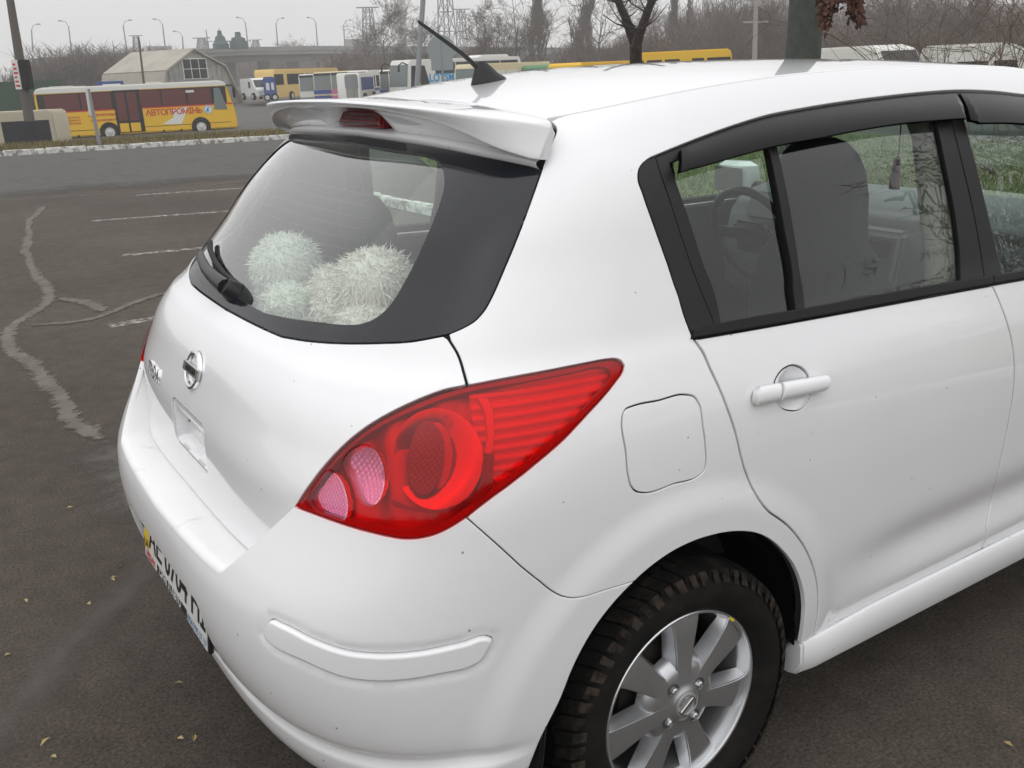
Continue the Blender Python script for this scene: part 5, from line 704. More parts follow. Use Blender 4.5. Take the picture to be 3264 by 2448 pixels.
# ---- roof spoiler
def glass_top_at(y):
    P=SE.at(g_top); k=np.argsort(P[:,1]); return np.interp(y,P[k,1],P[k,0]),np.interp(y,P[k,1],P[k,2])
def half_loft(name,secs,yy,mat,parent,cap=True,close=True,sharp=50):
    ns=len(secs[0]); V=np.array([(x,y,z) for y,s in zip(yy,secs) for x,z in s]); n=len(yy)
    F=[(i*ns+k,i*ns+(k+1)%ns,(i+1)*ns+(k+1)%ns,(i+1)*ns+k) for i in range(n-1) for k in range(ns if close else ns-1)]
    if cap: F.append(tuple((n-1)*ns+k for k in range(ns)))
    VV=np.r_[V*[1,-1,1],V]; FF=F+[tuple(q+len(V) for q in f[::-1]) for f in F]
    me=mesh_from(name,VV,FF,smooth=True); bm=bmesh.new(); bm.from_mesh(me); bmesh.ops.remove_doubles(bm,verts=bm.verts,dist=2e-5); bmesh.ops.recalc_face_normals(bm,faces=bm.faces); bm.to_mesh(me); bm.free()
    me.polygons.foreach_set('use_smooth',[True]*len(me.polygons)); me.set_sharp_from_angle(angle=math.radians(sharp))
    return link(name,me,mat,parent)
def spoiler():
    K=[0,.2,.4,.5,.555,.588,.605]
    xt=pchip(K,[-.335,-.332,-.318,-.298,-.262,-.212,-.176]); zt=pchip(K,[1.514,1.511,1.504,1.497,1.489,1.479,1.472])
    xl=pchip(K,[-.326,-.322,-.306,-.286,-.258,-.223,-.198]); zl=pchip([0,.14,.4,.5,.53,.555,.588,.605],[1.499,1.498,1.480,1.458,1.446,1.435,1.419,1.410])
    xs=pchip([0,.3,.5,.56,.59,.605],[-.124,-.131,-.144,-.153,-.161,-.167]); zs=pchip([0,.3,.5,.58,.605],[1.509,1.501,1.489,1.479,1.471])
    yy=np.unique(np.r_[np.linspace(0,.53,28),np.linspace(.53,.594,16),[.597,.601,.604,.605]]); secs=[]; hsec=[]
    for y in yy:
        X,Z,XL,ZL,XS,ZS=[float(f(y)) for f in (xt,zt,xl,zl,xs,zs)]; gx,gz=glass_top_at(y); e=max(0.,(y-.593)/.012)
        sh=.003*e**2; Z-=sh; ZL+=sh; X+=sh*.5; XL+=sh*.5
        r=min(.0065,max(.002,(XS-X)*.45)); sec=[]
        for t in np.linspace(0,1,9)[:-1]: sec.append((XS+(X+r-XS)*t,ZS-sh+(Z-ZS+sh)*t+.004*math.sin(math.pi*t)))
        for a in np.linspace(90,165,6): sec.append((X+r+r*math.cos(math.radians(a)),Z-r+r*math.sin(math.radians(a))))
        for t in np.linspace(0,1,7)[1:-1]: sec.append((X+.0003+(XL-X)*t,Z-r+(ZL+.004-Z+r)*t))
        for a in np.linspace(180,280,5): sec.append((XL+.0035+.0035*math.cos(math.radians(a)),ZL+.0035+.0035*math.sin(math.radians(a))))
        cv=float(smooth_step(.175,.125,y)); xi=max(gx+.010+.055*cv,XL+.012); zi=gz+.0145+.026*cv
        xi=min(xi,XS-.012)
        for t in np.linspace(0,1,7)[1:]: sec.append((XL+.005+(xi-XL-.005)*t,ZL+.0002+(zi-ZL)*t+.006*math.sin(math.pi*t)*(1-e)))
        sec.append((XS+.006,ZS-.014)); secs.append(sec)
        zi2=min(zi+.002,ZS-.02)
        if y<=.5935: hsec.append([(xi+.004,zi2),(xi-.002,zi2-.004),(gx+.012+.02*cv,gz+.0155),(gx+.008,gz+.0125),(gx+.001,gz+.0105),(gx-.0035,gz+.0075),(gx-.0035,gz+.0025),(gx+.004,gz-.006)])
    half_loft('tailgate_header',hsec,yy[yy<=.5935],'paint',tailgate,cap=False,close=False)
    return half_loft('spoiler',secs,yy,'paint',tailgate)
spo=spoiler()
# high brake lamp under the spoiler
principled('brake_red',(.16,.004,.008),.12,spec=.6)
b=MB()
b.add([(-.268,s*.118,1.4555) for s in(-1,1)]+[(-.262,s*.126,1.4535) for s in (-1,1)]+[(-.256,s*.100,1.490) for s in (1,-1)]+[(-.20,s*.126,1.4535) for s in(-1,1)]+[(-.20,s*.100,1.490) for s in(1,-1)],
      [(0,1,3,2),(0,5,4,1),(2,3,7,6),(4,5,9,8),(1,4,8,7,3),(0,2,6,9,5)])
bl=b.build('brake_lamp','brake_red',spo,bevel=.006,segs=3)
for z in (1.460,1.469,1.478):
    b=MB(); b.box((-.2672+(z-1.46)*.30,-.09,z),(-.2580,.09,z+.003)); b.build('lamp_line','black_plastic',bl)
# ---- antenna
a=MB()
bx,bz=.075,float(RZ(.075))
V=[];F=[]
prof=[(0,.048,.024),(.006,.047,.0235),(.012,.043,.021),(.026,.032,.016),(.042,.020,.0105),(.052,.010,.006)]
for h,lx,ly in prof:
    for k in range(20):
        t=2*math.pi*k/20; V.append((bx+.006-h*.35+lx*math.cos(t)*(1.15 if math.cos(t)>0 else .95),ly*math.sin(t),bz+h-.004+.0*math.cos(t)+(lx*math.cos(t)*.13 if h<.02 else 0)))
for i in range(len(prof)-1):
    for k in range(20): F.append((i*20+k,i*20+(k+1)%20,(i+1)*20+(k+1)%20,(i+1)*20+k))
F.append(tuple(range((len(prof)-1)*20,len(prof)*20)))
a.add(V,F)
ant=a.build('antenna_base','black_plastic',roof,smooth=True)
a=MB(); a.tube([(bx-.018,0,bz+.030),(bx-.06,0,bz+.064),(-.098,0,1.674),(-.102,0,1.677)],[.0062,.0056,.0042,.0030],10); a.build('antenna_rod','black_plastic',ant,smooth=True)
# ---- rear wiper : pivot low on the glass near the centre, blade lying along the lower edge towards the left
def on_glass(y,b,off=0):
    a_=np.linspace(0,.3,300); Y=SE.at(np.stack([a_,np.full(300,b)],1))[:,1]; q=np.array([[np.interp(abs(y),Y,a_),b]]); p=SE.at(q)[0]; n=SE.normal(q)[0]; s=1 if y>=0 else -1
    p=p+n*off; return Vector((p[0],s*p[1],p[2])),Vector((n[0],s*n[1],n[2]))
gbb=gb_c[-1][1]
w=MB(); pv,pn=on_glass(.02,gbb+.035,.0)
path=[on_glass(y,gbb+db,o)[0] for y,db,o in ((.02,.034,.022),(.06,.036,.026),(.12,.040,.026),(.20,.046,.022),(.28,.056,.020),(.33,.064,.017))]
w.tube(path,[.016,.014,.0115,.010,.0085,.006],10); w.lathe([(0,0.),(.022,0.),(.022,.012),(.016,.02),(0,.021)],24,2)
wi=MB(); wi.tube(path,[.019,.017,.015,.013,.011,.007],10); wip=wi.build('wiper_arm','black_plastic',tailgate,smooth=True)
wi=MB(); wi.tube([pv-pn*.004,pv+pn*.010,pv+pn*.026,pv+pn*.030],[.026,.024,.018,.006],20); wi.build('wiper_pivot','black_plastic',wip,smooth=True)
wi=MB(); wi.tube([on_glass(y,gbb+db,.007)[0] for y,db in ((.03,.050),(.12,.055),(.22,.066),(.32,.080),(.37,.090))],.007,8); wi.build('wiper_blade','seal',wip,smooth=True)
# ---- heating wires of the rear window
for k in range(13):
    bb=gbb+.045+k*.0175; V=[];n=24
    ymax=.40-.008*k
    for i in range(n):
        y=-ymax+2*ymax*i/(n-1); p,nn=on_glass(y,bb,-.007); p2,_=on_glass(y,bb+.0005,-.007); V+=[tuple(p),tuple(p2)]
    q=MB(); q.add(V,[(2*i,2*i+1,2*i+3,2*i+2) for i in range(n-1)]); q.build('heating_wire','wire' if 'wire' in MATS else principled('wire',(.16,.10,.07),.6).name,pane)
# ---- badge : oval ring with a bar and lettering
def face_mat(y,z,S=ST,off=0.):
    p0=yz_to_uv([(abs(y),z)],S); p=S.at(p0)[0]; n=S.normal(p0)[0]; s=1 if y>=0 else -1
    P=Vector((p[0],s*p[1],p[2])); N=Vector((n[0],s*n[1],n[2])); X=Vector((0,-1,0)); X=(X-N*X.dot(N)).normalized(); Y=N.cross(X)
    M=Matrix.Identity(4); 
    for i in range(3): M[i][0]=X[i];M[i][1]=Y[i];M[i][2]=N[i];M[i][3]=P[i]+N[i]*off
    return M
def place(me,M,name,mat,parent,label=None):
    me.transform(M); return link(name,me,mat,parent,label)
BM=face_mat(0,.962)
def ring_mesh(rx,ry,w,h,seg=48):
    m=MB(); n=5
    for k in range(seg):
        t=2*math.pi*k/seg
        for (dr,hh) in ((-w,0),(-w*.8,h*.7),(0,h),(w*.8,h*.7),(w,0)): m.v.append(((rx+dr)*math.cos(t),(ry+dr)*math.sin(t),hh))
    for k in range(seg):
        for i in range(n-1): m.f.append((k*n+i,k*n+i+1,((k+1)%seg)*n+i+1,((k+1)%seg)*n+i))
    return m
badge=ring_mesh(.043,.0375,.0065,.008).xf(BM).build('badge_ring','chrome',tailgate,smooth=True)
m=MB(); m.box((-.056,-.0115,.002),(.056,.0115,.0095)); m.xf(BM).build('badge_bar','chrome',badge,bevel=.002)
place(text_mesh('NISSAN',.0185,.0004,.0002,spacing=1.08),BM@Matrix.Translation((0,-.0002,.0102)),'badge_lettering','black_plastic',badge)
TM=face_mat(.30,.885)@Matrix.Translation((0,0,.001))
place(text_mesh('TIIDA',.045,.003,.001,spacing=1.1),TM,'model_lettering','chrome',tailgate)
# lock in the handle recess
LM=face_mat(.055,.835); m=MB(); m.lathe([(0,0),(.006,0),(.006,-.004)],16,2); m.xf(LM@Matrix.Translation((0,0,-.018))).build('lock_hole','black_plastic',tailgate)
# ---- number plate
principled('plate_white',(.62,.62,.60),.35); principled('plate_yellow',(.75,.50,.02),.35); principled('ink',(.01,.01,.01),.5); principled('ink_red',(.50,.02,.03),.5); principled('print_white',(.7,.7,.7),.5); principled('print_blue',(.60,.64,.66),.5); principled('ink_blue',(.05,.12,.25),.5)
PM=Matrix.Translation((-.801,0,.498))@Matrix(((0,0,-1,0),(-1,0,0,0),(0,1,0,0),(0,0,0,1)))@Matrix.Rotation(math.radians(-7),4,'X')
m=MB(); m.box((-.270,-.066,-.010),(.270,.060,0)); hold=m.xf(PM).build('plate_holder','black_plastic',bumper,bevel=.003)
m=MB(); m.box((-.260,-.038,.0005),(.260,.056,.003)); plate=m.xf(PM).build('number_plate','plate_white',hold,bevel=.001)
m=MB(); m.box((-.258,-.035,.0034),(-.214,.053,.0040)); m.xf(PM).build('plate_band','plate_yellow',plate)
place(text_mesh('UA',.030,0,.0004),PM@Matrix.Translation((-.236,-.022,.0048)),'band_lettering','ink',plate)
place(text_mesh('АЕ 0704 НІ',.098,0,.0012,spacing=.95),PM@Matrix.Translation((.022,.008,.0042)),'plate_lettering','ink',plate)
m=MB(); m.box((-.258,-.062,.0005),(-.150,-.041,.0015)); m.xf(PM).build('holder_label','print_white',hold)
place(text_mesh('NISSAN',.026,0,.0006),PM@Matrix.Translation((-.204,-.0515,.0022)),'holder_lettering','ink_red',hold)
place(text_mesh('СИНГЛ АВТО',.029,0,.0006),PM@Matrix.Translation((-.035,-.0515,.0010)),'holder_lettering','print_white',hold)
m=MB(); m.box((.110,-.062,.0005),(.258,-.041,.0015)); m.xf(PM).build('holder_label','print_blue',hold)
place(text_mesh('(056)790-37-37',.0225,0,.0002),PM@Matrix.Translation((.184,-.0515,.0022)),'holder_lettering','ink_blue',hold)
# ---- rocker panels, mud flaps, wheel housings
for s in (-1,1):
    m=MB(); pr=[(.31,.812),(.328,.842),(.312,.850),(.270,.852),(.235,.838),(.222,.80),(.24,.76)]
    n=len(pr); xs_=[.345,.36,.40,.6,.9,1.3,1.7,2.15]
    V=[(x,s*(y+ (0 if x>.37 else -.006)),z+.010*(x>.5)*(z>.26)) for x in xs_ for z,y in pr]
    F=[(i*n+k,i*n+(k+1)%n,(i+1)*n+(k+1)%n,(i+1)*n+k) for i in range(len(xs_)-1) for k in range(n)]+[tuple(range(n))[::-1],tuple((len(xs_)-1)*n+k for k in range(n))]
    m.add(V,F); m.build('side_skirt','paint',car,bevel=.006,segs=3)
    m=MB(); V=[]
    prf=[(-.425,.835,.36),(-.41,.842,.44),(-.385,.838,.47)]
    m.add([(-.352,s*.838,.455),(-.345,s*.68,.47),(-.375,s*.68,.12),(-.392,s*.838,.12),(-.364,s*.842,.462),(-.357,s*.68,.48),(-.387,s*.68,.115),(-.404,s*.842,.115)],[(0,1,2,3),(4,7,6,5),(0,4,5,1),(1,5,6,2),(2,6,7,3),(3,7,4,0)])
    m.build('mud_flap','black_plastic',car,bevel=.004)
    m=MB(); seg=40; V=[];prr=[(.825,.368),(.80,.375),(.60,.375),(.50,.36),(.50,.0)]
    for i in range(seg+1):
        t=math.radians(-2+184*i/seg)
        for y,r in prr: V.append((-.03+r*math.cos(t),s*y,.325+r*math.sin(t)))
    n=len(prr); m.add(V,[(i*n+k,i*n+k+1,(i+1)*n+k+1,(i+1)*n+k) for i in range(seg) for k in range(n-1)]); m.build('wheel_housing','liner',car,smooth=True)
m=MB(); m.box((-.60,-.62,.24),(3.0,.62,.34)); m.build('underbody','liner',car)
# ------------------------------------------------------------------ wheels
principled('alloy',(.50,.51,.525),.30,metal=.85,noise=(38,(.44,.41,.38),.52,.82)); principled('alloy_side',(.70,.71,.73),.26,metal=.85)
principled('rubber',(.010,.0095,.009),.8,spec=.15,noise=(24,(.022,.018,.015),.45,.75),bump=(80,.3,.002)); principled('tread_dust',(.008,.008,.0075),.9,spec=.15,noise=(30,(.032,.025,.020),.50,.78),bump=(120,.6,.003)); principled('shoulder_dust',(.046,.036,.028),.95,spec=.15,noise=(35,(.014,.012,.011),.42,.58)); principled('brake_iron',(.03,.026,.023),.6,metal=.5)
principled('lug_shade',(.16,.16,.165),.4,metal=.7)
def make_wheel(x,side,top):
    """wheel about the y axis, outer face towards side*y ; built at the origin with the face at y=0"""
    w=empty('wheel',None,None,(x,side*.82,.305),parent=top)
    if side>0: w.rotation_euler=(0,0,math.pi)
    # local: outwards is -y
    tyre=MB(); tyre.lathe([(.204,.012),(.208,-.004),(.225,-.018),(.25,-.024),(.270,-.022),(.283,-.014),(.292,-.002),(.298,.012),(.300,.03),(.301,.10),(.298,.17),(.285,.19),(.25,.2),(.205,.185)],96,1)
    ty=tyre.build('tyre','rubber',w,smooth=True)
    tr=MB(); sl_=MB(); nb=58
    for k in range(nb):
        t0=2*math.pi*(k+.06)/nb; t1=2*math.pi*(k+.86)/nb
        for (ya,yb,sk,stg) in ((-.017,.030,.0,0.),(.038,.088,.02,.35),(.095,.145,.02,.7),(.150,.172,.0,.2)):
            V=[]
            for (t,yy) in ((t0,ya),(t1,ya),(t1,yb),(t0,yb)):
                tt=t+stg*2*math.pi/nb+(yy-ya)*1.1
                if yy==-.017: rr=.288; ro=.3015
                elif yy==.172: rr=.28; ro=.300
                else: rr=.297; ro=.3095
                V.append((rr*math.cos(tt),yy,rr*math.sin(tt)))
                V.append((ro*math.cos(tt),yy+(.004 if yy==-.017 else 0),ro*math.sin(tt)))
            tr.add(V,[(0,2,4,6),(1,7,5,3),(0,1,3,2),(2,3,5,4),(4,5,7,6),(6,7,1,0)])
        # shoulder lug running down the sidewall
        if True:
            ta=2*math.pi*(k+.10)/nb; tb=2*math.pi*(k+(.72 if k%2 else .58))/nb
            V=[]
            for (t,r,y) in ((ta,.300,-.013),(tb,.300,-.013),(tb-.012,.279,-.0215),(ta-.012,.279,-.0215)): V+=[(r*math.cos(t),y,r*math.sin(t)),((r-.003)*math.cos(t),y-.0035,(r-.003)*math.sin(t))]
            sl_.add(V,[(0,2,4,6),(1,7,5,3),(0,1,3,2),(2,3,5,4),(4,5,7,6),(6,7,1,0)])
    tr.build('tread','tread_dust',ty); sl_.build('shoulder_lugs','shoulder_dust',ty)
    rim=MB(); rim.lathe([(.2065,.010),(.2065,-.0025),(.2045,-.0045),(.2005,-.0035),(.1985,.002),(.1965,.012),(.1925,.020),(.186,.05),(.182,.14),(.195,.17)],96,1)
    r=rim.build('rim','alloy_side',w,smooth=True)
    NS=7; phase=math.radians(86)
    for k in range(NS):
        a=phase+2*math.pi*k/NS; m=MB(); rows=[]
        for (rr,wt,yt,wb,yb) in ((.045,.020,-.004,.024,.030),(.075,.021,.000,.034,.032),(.100,.0225,.002,.033,.036),(.130,.0265,.003,.036,.036),(.160,.0315,.004,.041,.034),(.180,.0350,.006,.046,.030),(.196,.038,.010,.052,.026)):
            rows.append([(rr,-wb,yb),(rr,-wt,yt),(rr,0,yt-.0015),(rr,wt,yt),(rr,wb,yb)])
        V=[]
        for row in rows:
            for rr,t,y in row: V.append((rr*math.cos(a)-t*math.sin(a),y,rr*math.sin(a)+t*math.cos(a)))
        n=5; m.add(V,[(i*n+q,i*n+q+1,(i+1)*n+q+1,(i+1)*n+q) for i in range(len(rows)-1) for q in range(n-1)])
        m.build('spoke','alloy',r,bevel=.0025,segs=2)
    hub=MB(); hub.lathe([(0,-.012),(.030,-.012),(.034,-.009),(.044,-.0045),(.060,-.0025),(.076,.000),(.088,.006),(.098,.018),(.103,.034)],64,1); hb=hub.build('hub','alloy',r,smooth=True)
    for k in range(4):
        t=math.radians(35)+math.pi/2*k; cx,cz=.0515*math.cos(t),.0515*math.sin(t)
        m=MB(); m.lathe([(.0145,-.0046),(.0135,-.0030),(.0,-.0028)],20,1,(cx,-.0012,cz)); m.build('lug_shade_disc','lug_shade',hb,smooth=False)  # dark disc lying on the hub, coloured like the shade of a recess
        m=MB(); m.lathe([(.0,-.0105),(.0045,-.0105),(.0072,-.0085),(.0075,-.002)],6,1,(cx,0,cz)); m.build('lug_nut','alloy_side',hb)
    cap=MB(); cap.lathe([(0,-.0155),(.024,-.0150),(.0285,-.0125),(.030,-.0095)],32,1); cp=cap.build('centre_cap','lamp_dark',hb,smooth=True)
    m=ring_mesh(.0215,.0215,.0025,.0025); m.xf(Matrix.Translation((0,-.0148,0))@Matrix.Rotation(math.pi/2,4,'X')).build('cap_ring','chrome',cp,smooth=True)
    m=MB(); m.box((-.021,-.0175,-.0045),(.021,-.0145,.0045)); m.xf(Matrix.Rotation(math.radians(-35),4,'Y')).build('cap_bar','chrome',cp,bevel=.001)
    m=MB(); m.lathe([(.0,.055),(.11,.055),(.125,.06),(.125,.12)],40,1); m.build('brake_drum','brake_iron',w,smooth=True)
    m=MB(); m.lathe([(.10,.13),(.183,.13)],40,1); m.build('wheel_back','liner',w)
    w.rotation_euler.rotate_axis('X',math.radians(-1.5)*1)
    return w
wheel_rr=make_wheel(0.,-1,car)
# yellow paint dab on the rim lip
principled('yellow_dab',(.75,.60,.02),.5)
m=MB(); m.box((-.007,-.001,-.003),(.007,.0008,.003)); d=m.build('paint_mark','yellow_dab',wheel_rr); tt=math.radians(48); d.location=(.2005*math.cos(tt),-.0045,.2005*math.sin(tt)); d.rotation_euler=(0,math.pi/2-tt,0)
for x,s in ((0.,1),(2.6,-1),(2.6,1)):
    c=copy_tree(wheel_rr,car); c.location=(x,s*.82,.305); c.rotation_euler=(math.radians(-1.5) ,0,0 if s<0 else math.pi)
# ------------------------------------------------------------------ inside of the car
def rbox(name,a,b,mat,parent,bevel=.02,xf=None,segs=3,label=None):
    m=MB(); m.box(a,b)
    if xf is not None: m.xf(xf)
    return m.build(name,mat,parent,label,bevel=bevel,segs=segs)
T_=lambda x,y,z:Matrix.Translation((x,y,z))
RY=lambda d:Matrix.Rotation(math.radians(d),4,'Y')
rbox('floor_pan',(-.55,-.74,.30),(2.2,.74,.36),'liner',car,.01)
rbox('parcel_shelf',(-.60,-.62,.985),(-.13,.62,1.005),'grey_plastic',car,.008)
for s in (-1,1): rbox('luggage_side',(-.42,s*.60-.02,.40),(-.05,s*.60+.02,.99),'grey_plastic',car,.01)
def blob(name,secs,mat,parent,M=None):
    """rounded cushion lofted from (height, half width, front, back) sections"""
    m=MB(); n=20; V=[]
    for z,hw,x0,x1 in secs:
        cx=(x0+x1)/2; hx=(x1-x0)/2
        for k in range(n):
            t=2*math.pi*k/n; c,s_=math.cos(t),math.sin(t); V.append((cx+hx*math.copysign(abs(c)**.75,c),hw*math.copysign(abs(s_)**.7,s_),z))
    F=[(i*n+k,i*n+(k+1)%n,(i+1)*n+(k+1)%n,(i+1)*n+k) for i in range(len(secs)-1) for k in range(n)]+[tuple(range(n))[::-1],tuple((len(secs)-1)*n+k for k in range(n))]
    m.add(V,F)
    if M is not None: m.xf(M)
    return m.build(name,mat,parent,smooth=True)
# rear bench
rbox('rear_bench',(-.02,-.62,.42),(.48,.62,.62),'seat_fabric',car,.05)
rb=rbox('rear_seat_back',(-.10,-.64,0),(.06,.64,.56),'seat_fabric',car,.045,T_(.03,0,.50)@RY(-14))
for y in (-.34,.34):
    blob('rear_headrest',[(0,.10,-.03,.03),(.02,.125,-.045,.045),(.10,.135,-.052,.048),(.17,.125,-.045,.042),(.205,.09,-.03,.028),(.213,.04,-.012,.012)],'seat_fabric',car,T_(-.09,y,1.05)@RY(-8))
    for dy in (-.04,.04):
        m=MB(); m.tube([(-.085,y+dy,1.0),(-.09,y+dy,1.10)],.006,8); m.build('headrest_post','chrome',car)
# front seats : tall backs with the headrest grown into them
for y in (-.37,.37):
    rbox('front_seat',(.85,y-.25,.40),(1.40,y+.25,.62),'seat_fabric',car,.05)
    blob('front_seat_back',[(0,.22,-.06,.07),(.05,.245,-.085,.09),(.25,.25,-.085,.08),(.42,.24,-.075,.06),(.52,.20,-.06,.045),(.575,.150,-.05,.04),(.62,.142,-.052,.045),(.70,.143,-.052,.045),(.76,.134,-.050,.042),(.805,.112,-.044,.036),(.832,.080,-.032,.026),(.844,.045,-.016,.012)],'seat_fabric',car,T_(.985,y+(.02 if y<0 else 0),.545)@RY(-7))
# dashboard, console, steering wheel
def prism_y(name,pts,y0,y1,mat,bevel=.015): m=MB(); m.prism(pts,1,y0,y1); return m.build(name,mat,car,bevel=bevel,segs=3)
dash=prism_y('dashboard',[(1.62,.70),(1.60,.86),(1.64,1.03),(1.70,1.085),(1.86,1.115),(2.16,1.10),(2.25,.70)],-.70,.70,'dash_grey',.03)
prism_y('instrument_hood',[(1.56,1.00),(1.60,1.10),(1.72,1.135),(1.82,1.10),(1.7,.98)],.20,.55,'dash_grey',.02)
prism_y('centre_console',[(1.50,.55),(1.56,.80),(1.60,1.02),(1.66,1.03),(1.75,.5)],-.13,.13,'dash_grey',.015)
for y in (-.10,.02): rbox('air_vent',(1.575,y,.94),(1.615,y+.08,1.0),'black_plastic',dash,.006)
sw=MB(); 
for k in range(33): pass
pth=[(0,.185*math.cos(2*math.pi*k/32),.185*math.sin(2*math.pi*k/32)) for k in range(33)]
SWM=T_(1.44,.37,.97)@RY(-22)
sw.tube([SWM@Vector(p) for p in pth],.0155,10,cap=False); swo=sw.build('steering_wheel','black_plastic',car,smooth=True)
rbox('wheel_hub',(-.02,-.085,-.075),(.025,.085,.06),'black_plastic',swo,.02,SWM)
rbox('wheel_spoke',(-.008,-.17,-.02),(.008,.17,.025),'black_plastic',swo,.006,SWM)
m=ring_mesh(.02,.017,.003,.003); m.xf(SWM@T_(-.023,0,-.005)@Matrix.Rotation(-math.pi/2,4,'Y')).build('wheel_badge','chrome',swo,smooth=True)
# inner B pillars with belts
for s in (-1,1):
    m=MB(); m.tube([(1.0,s*.675,.95),(.985,s*.668,1.10),(.965,s*.645,1.25),(.955,s*.612,1.40),(.95,s*.57,1.48)],[.05,.045,.042,.04,.04],10); m.build('pillar_cover','beige_trim',car,smooth=True)
    m=MB(); V=[]
    for (x,y,z) in ((1.055,.655,.98),(1.03,.645,1.10),(1.01,.625,1.25),(1.0,.605,1.36)): V+=[(x-.02,s*y,z),(x+.02,s*(y-.004),z)]
    m.add(V,[(0,1,3,2),(2,3,5,4),(4,5,7,6)]); principled('belt_web',(.45,.50,.49),.7) if 'belt_web' not in MATS else None; m.build('seat_belt','belt_web',car)
    # sun visor edge of the windscreen side: A pillar inner cover
    m=MB(); m.tube([(2.22,s*.70,1.05),(1.95,s*.66,1.26),(1.70,s*.60,1.42),(1.5,s*.56,1.50)],.035,8); m.build('pillar_cover','beige_trim',car,smooth=True)
# rear-view mirror and the pendant hanging from it
mir=rbox('inside_mirror',(-.012,-.115,-.03),(.012,.115,.03),'black_plastic',car,.01,T_(1.52,0,1.42))
pend=empty('hanging_pendant','small tassel pendant hanging from the inside mirror of the white hatchback','pendant',(1.54,-.125,1.40))
m=MB(); m.tube([(0,0,0),(.002,-.003,-.13)],.0022,6); principled('cord',(.12,.05,.05),.8); m.build('cord','cord',pend)
m=MB(); m.lathe([(.0,-.12),(.010,-.13),(.013,-.16),(.017,-.225),(.0,-.226)],12,2); m.build('tassel','cord',pend,smooth=True)
# ---- windscreen, bonnet, front wings and nose (out of the picture, kept plain)
def quad_grid(name,fn,nu,nv,mat,parent,flip=False,skip=None):
    V=[fn(i/(nu-1),j/(nv-1)) for j in range(nv) for i in range(nu)]; F=[(j*nu+i,j*nu+i+1,(j+1)*nu+i+1,(j+1)*nu+i) for j in range(nv-1) for i in range(nu-1)]
    if skip: F=[f for f in F if not skip(sum((Vector(V[i]) for i in f),Vector())/4)]
    me=mesh_from(name,V,F,smooth=True); bm=bmesh.new(); bm.from_mesh(me); bmesh.ops.recalc_face_normals(bm,faces=bm.faces)
    bm.to_mesh(me); bm.free(); me.polygons.foreach_set('use_smooth',[True]*len(me.polygons)); return link(name,me,mat,parent)
def wind(a,b):
    y=(2*a-1); x=1.52+(2.33-1.52)*b-.10*y*y*(1-.3*b)+.02; z=1.535+(1.045-1.535)*b-.02*y*y; return (x,y*(.575+.11*b),z)
quad_grid('windscreen',wind,17,9,'wind_pane',car)
def bonnet(a,b):
    y=2*a-1; x=2.30+(3.32-2.30)*b-.06*y*y*b; z=1.04-.05*b-.14*b*b-.06*abs(y)**3; return (x,y*(.72-.06*b),z)
quad_grid('bonnet',bonnet,17,13,'paint',car)
def wing_(s):
    def f(a,b):
        x=2.25+a*1.15; n=smooth_step(.7,1.,a); yb=.84-.20*n; sec=[(yb-.03,.26),(yb,.45),(yb+.002,.65),(yb-.005,.80-.06*a),(yb-.04,.93-.15*a*a),(.70-.06*a,1.0-.05*a-.14*a*a)]
        t=b*5; i=min(4,int(t)); ft=t-i; y=sec[i][0]+(sec[i+1][0]-sec[i][0])*ft; z=sec[i][1]+(sec[i+1][1]-sec[i][1])*ft
        r=math.hypot(x-2.6,z-.325)
        if r<.365: k=.365/max(r,1e-3); x=2.6+(x-2.6)*k; z=.325+(z-.325)*k
        return (float(x),float(s*y),float(z))
    return f
for s in (-1,1): quad_grid('front_wing',wing_(s),60,40,'paint',car,skip=lambda c:math.hypot(c.x-2.6,c.z-.325)<.3635)
def nose(a,b):
    y=2*a-1; sec=[(3.20,.22),(3.40,.32),(3.45,.52),(3.42,.68),(3.34,.85)]; t=b*4; i=min(3,int(t)); ft=t-i
    x=sec[i][0]+(sec[i+1][0]-sec[i][0])*ft-.22*abs(y)**3; z=sec[i][1]+(sec[i+1][1]-sec[i][1])*ft; return (x,y*.68,z)
quad_grid('front_bumper',nose,21,9,'paint_bumper',car)
for s in (-1,1):
    m=MB(); m.add([(3.20,s*.66,.72),(3.36,s*.42,.70),(3.33,s*.42,.82),(3.05,s*.70,.90),(3.15,s*.62,.72),(3.28,s*.42,.70),(3.25,s*.42,.82),(3.0,s*.66,.90)],[(0,1,2,3),(4,7,6,5),(0,4,5,1),(1,5,6,2),(2,6,7,3),(3,7,4,0)]); m.build('headlamp','lamp_silver',car,bevel=.01)
    # door mirrors
    MM=T_(1.93,s*.93,1.10)
    dm=blob('door_mirror',[(-.072,.055,-.03,.04),(-.060,.085,-.045,.06),(0,.10,-.045,.075),(.055,.092,-.045,.065),(.072,.060,-.03,.04)],'paint',car,MM)
    principled('mirror_glass',(.6,.62,.63),.03,metal=1.) if 'mirror_glass' not in MATS else None
    rbox('mirror_glass',(-.052,-.082,-.052),(-.046,.082,.052),'mirror_glass',dm,.004,MM)
    m=MB(); m.tube([(1.95,s*.76,1.06),(1.95,s*.86,1.07)],[.03,.022],8); m.build('mirror_foot','black_plastic',dm)
for s in (-1,1):
    m=MB(); seg=40; V=[]; prr=[(.80,.37),(.60,.375),(.50,.36),(.50,.0)]
    for i in range(seg+1):
        t=math.radians(-2+184*i/seg)
        for y,r in prr: V.append((2.6+r*math.cos(t),s*y,.325+r*math.sin(t)))
    k=len(prr); m.add(V,[(i*k+q,i*k+q+1,(i+1)*k+q+1,(i+1)*k+q) for i in range(seg) for q in range(k-1)]); m.build('wheel_housing','liner',car,smooth=True)
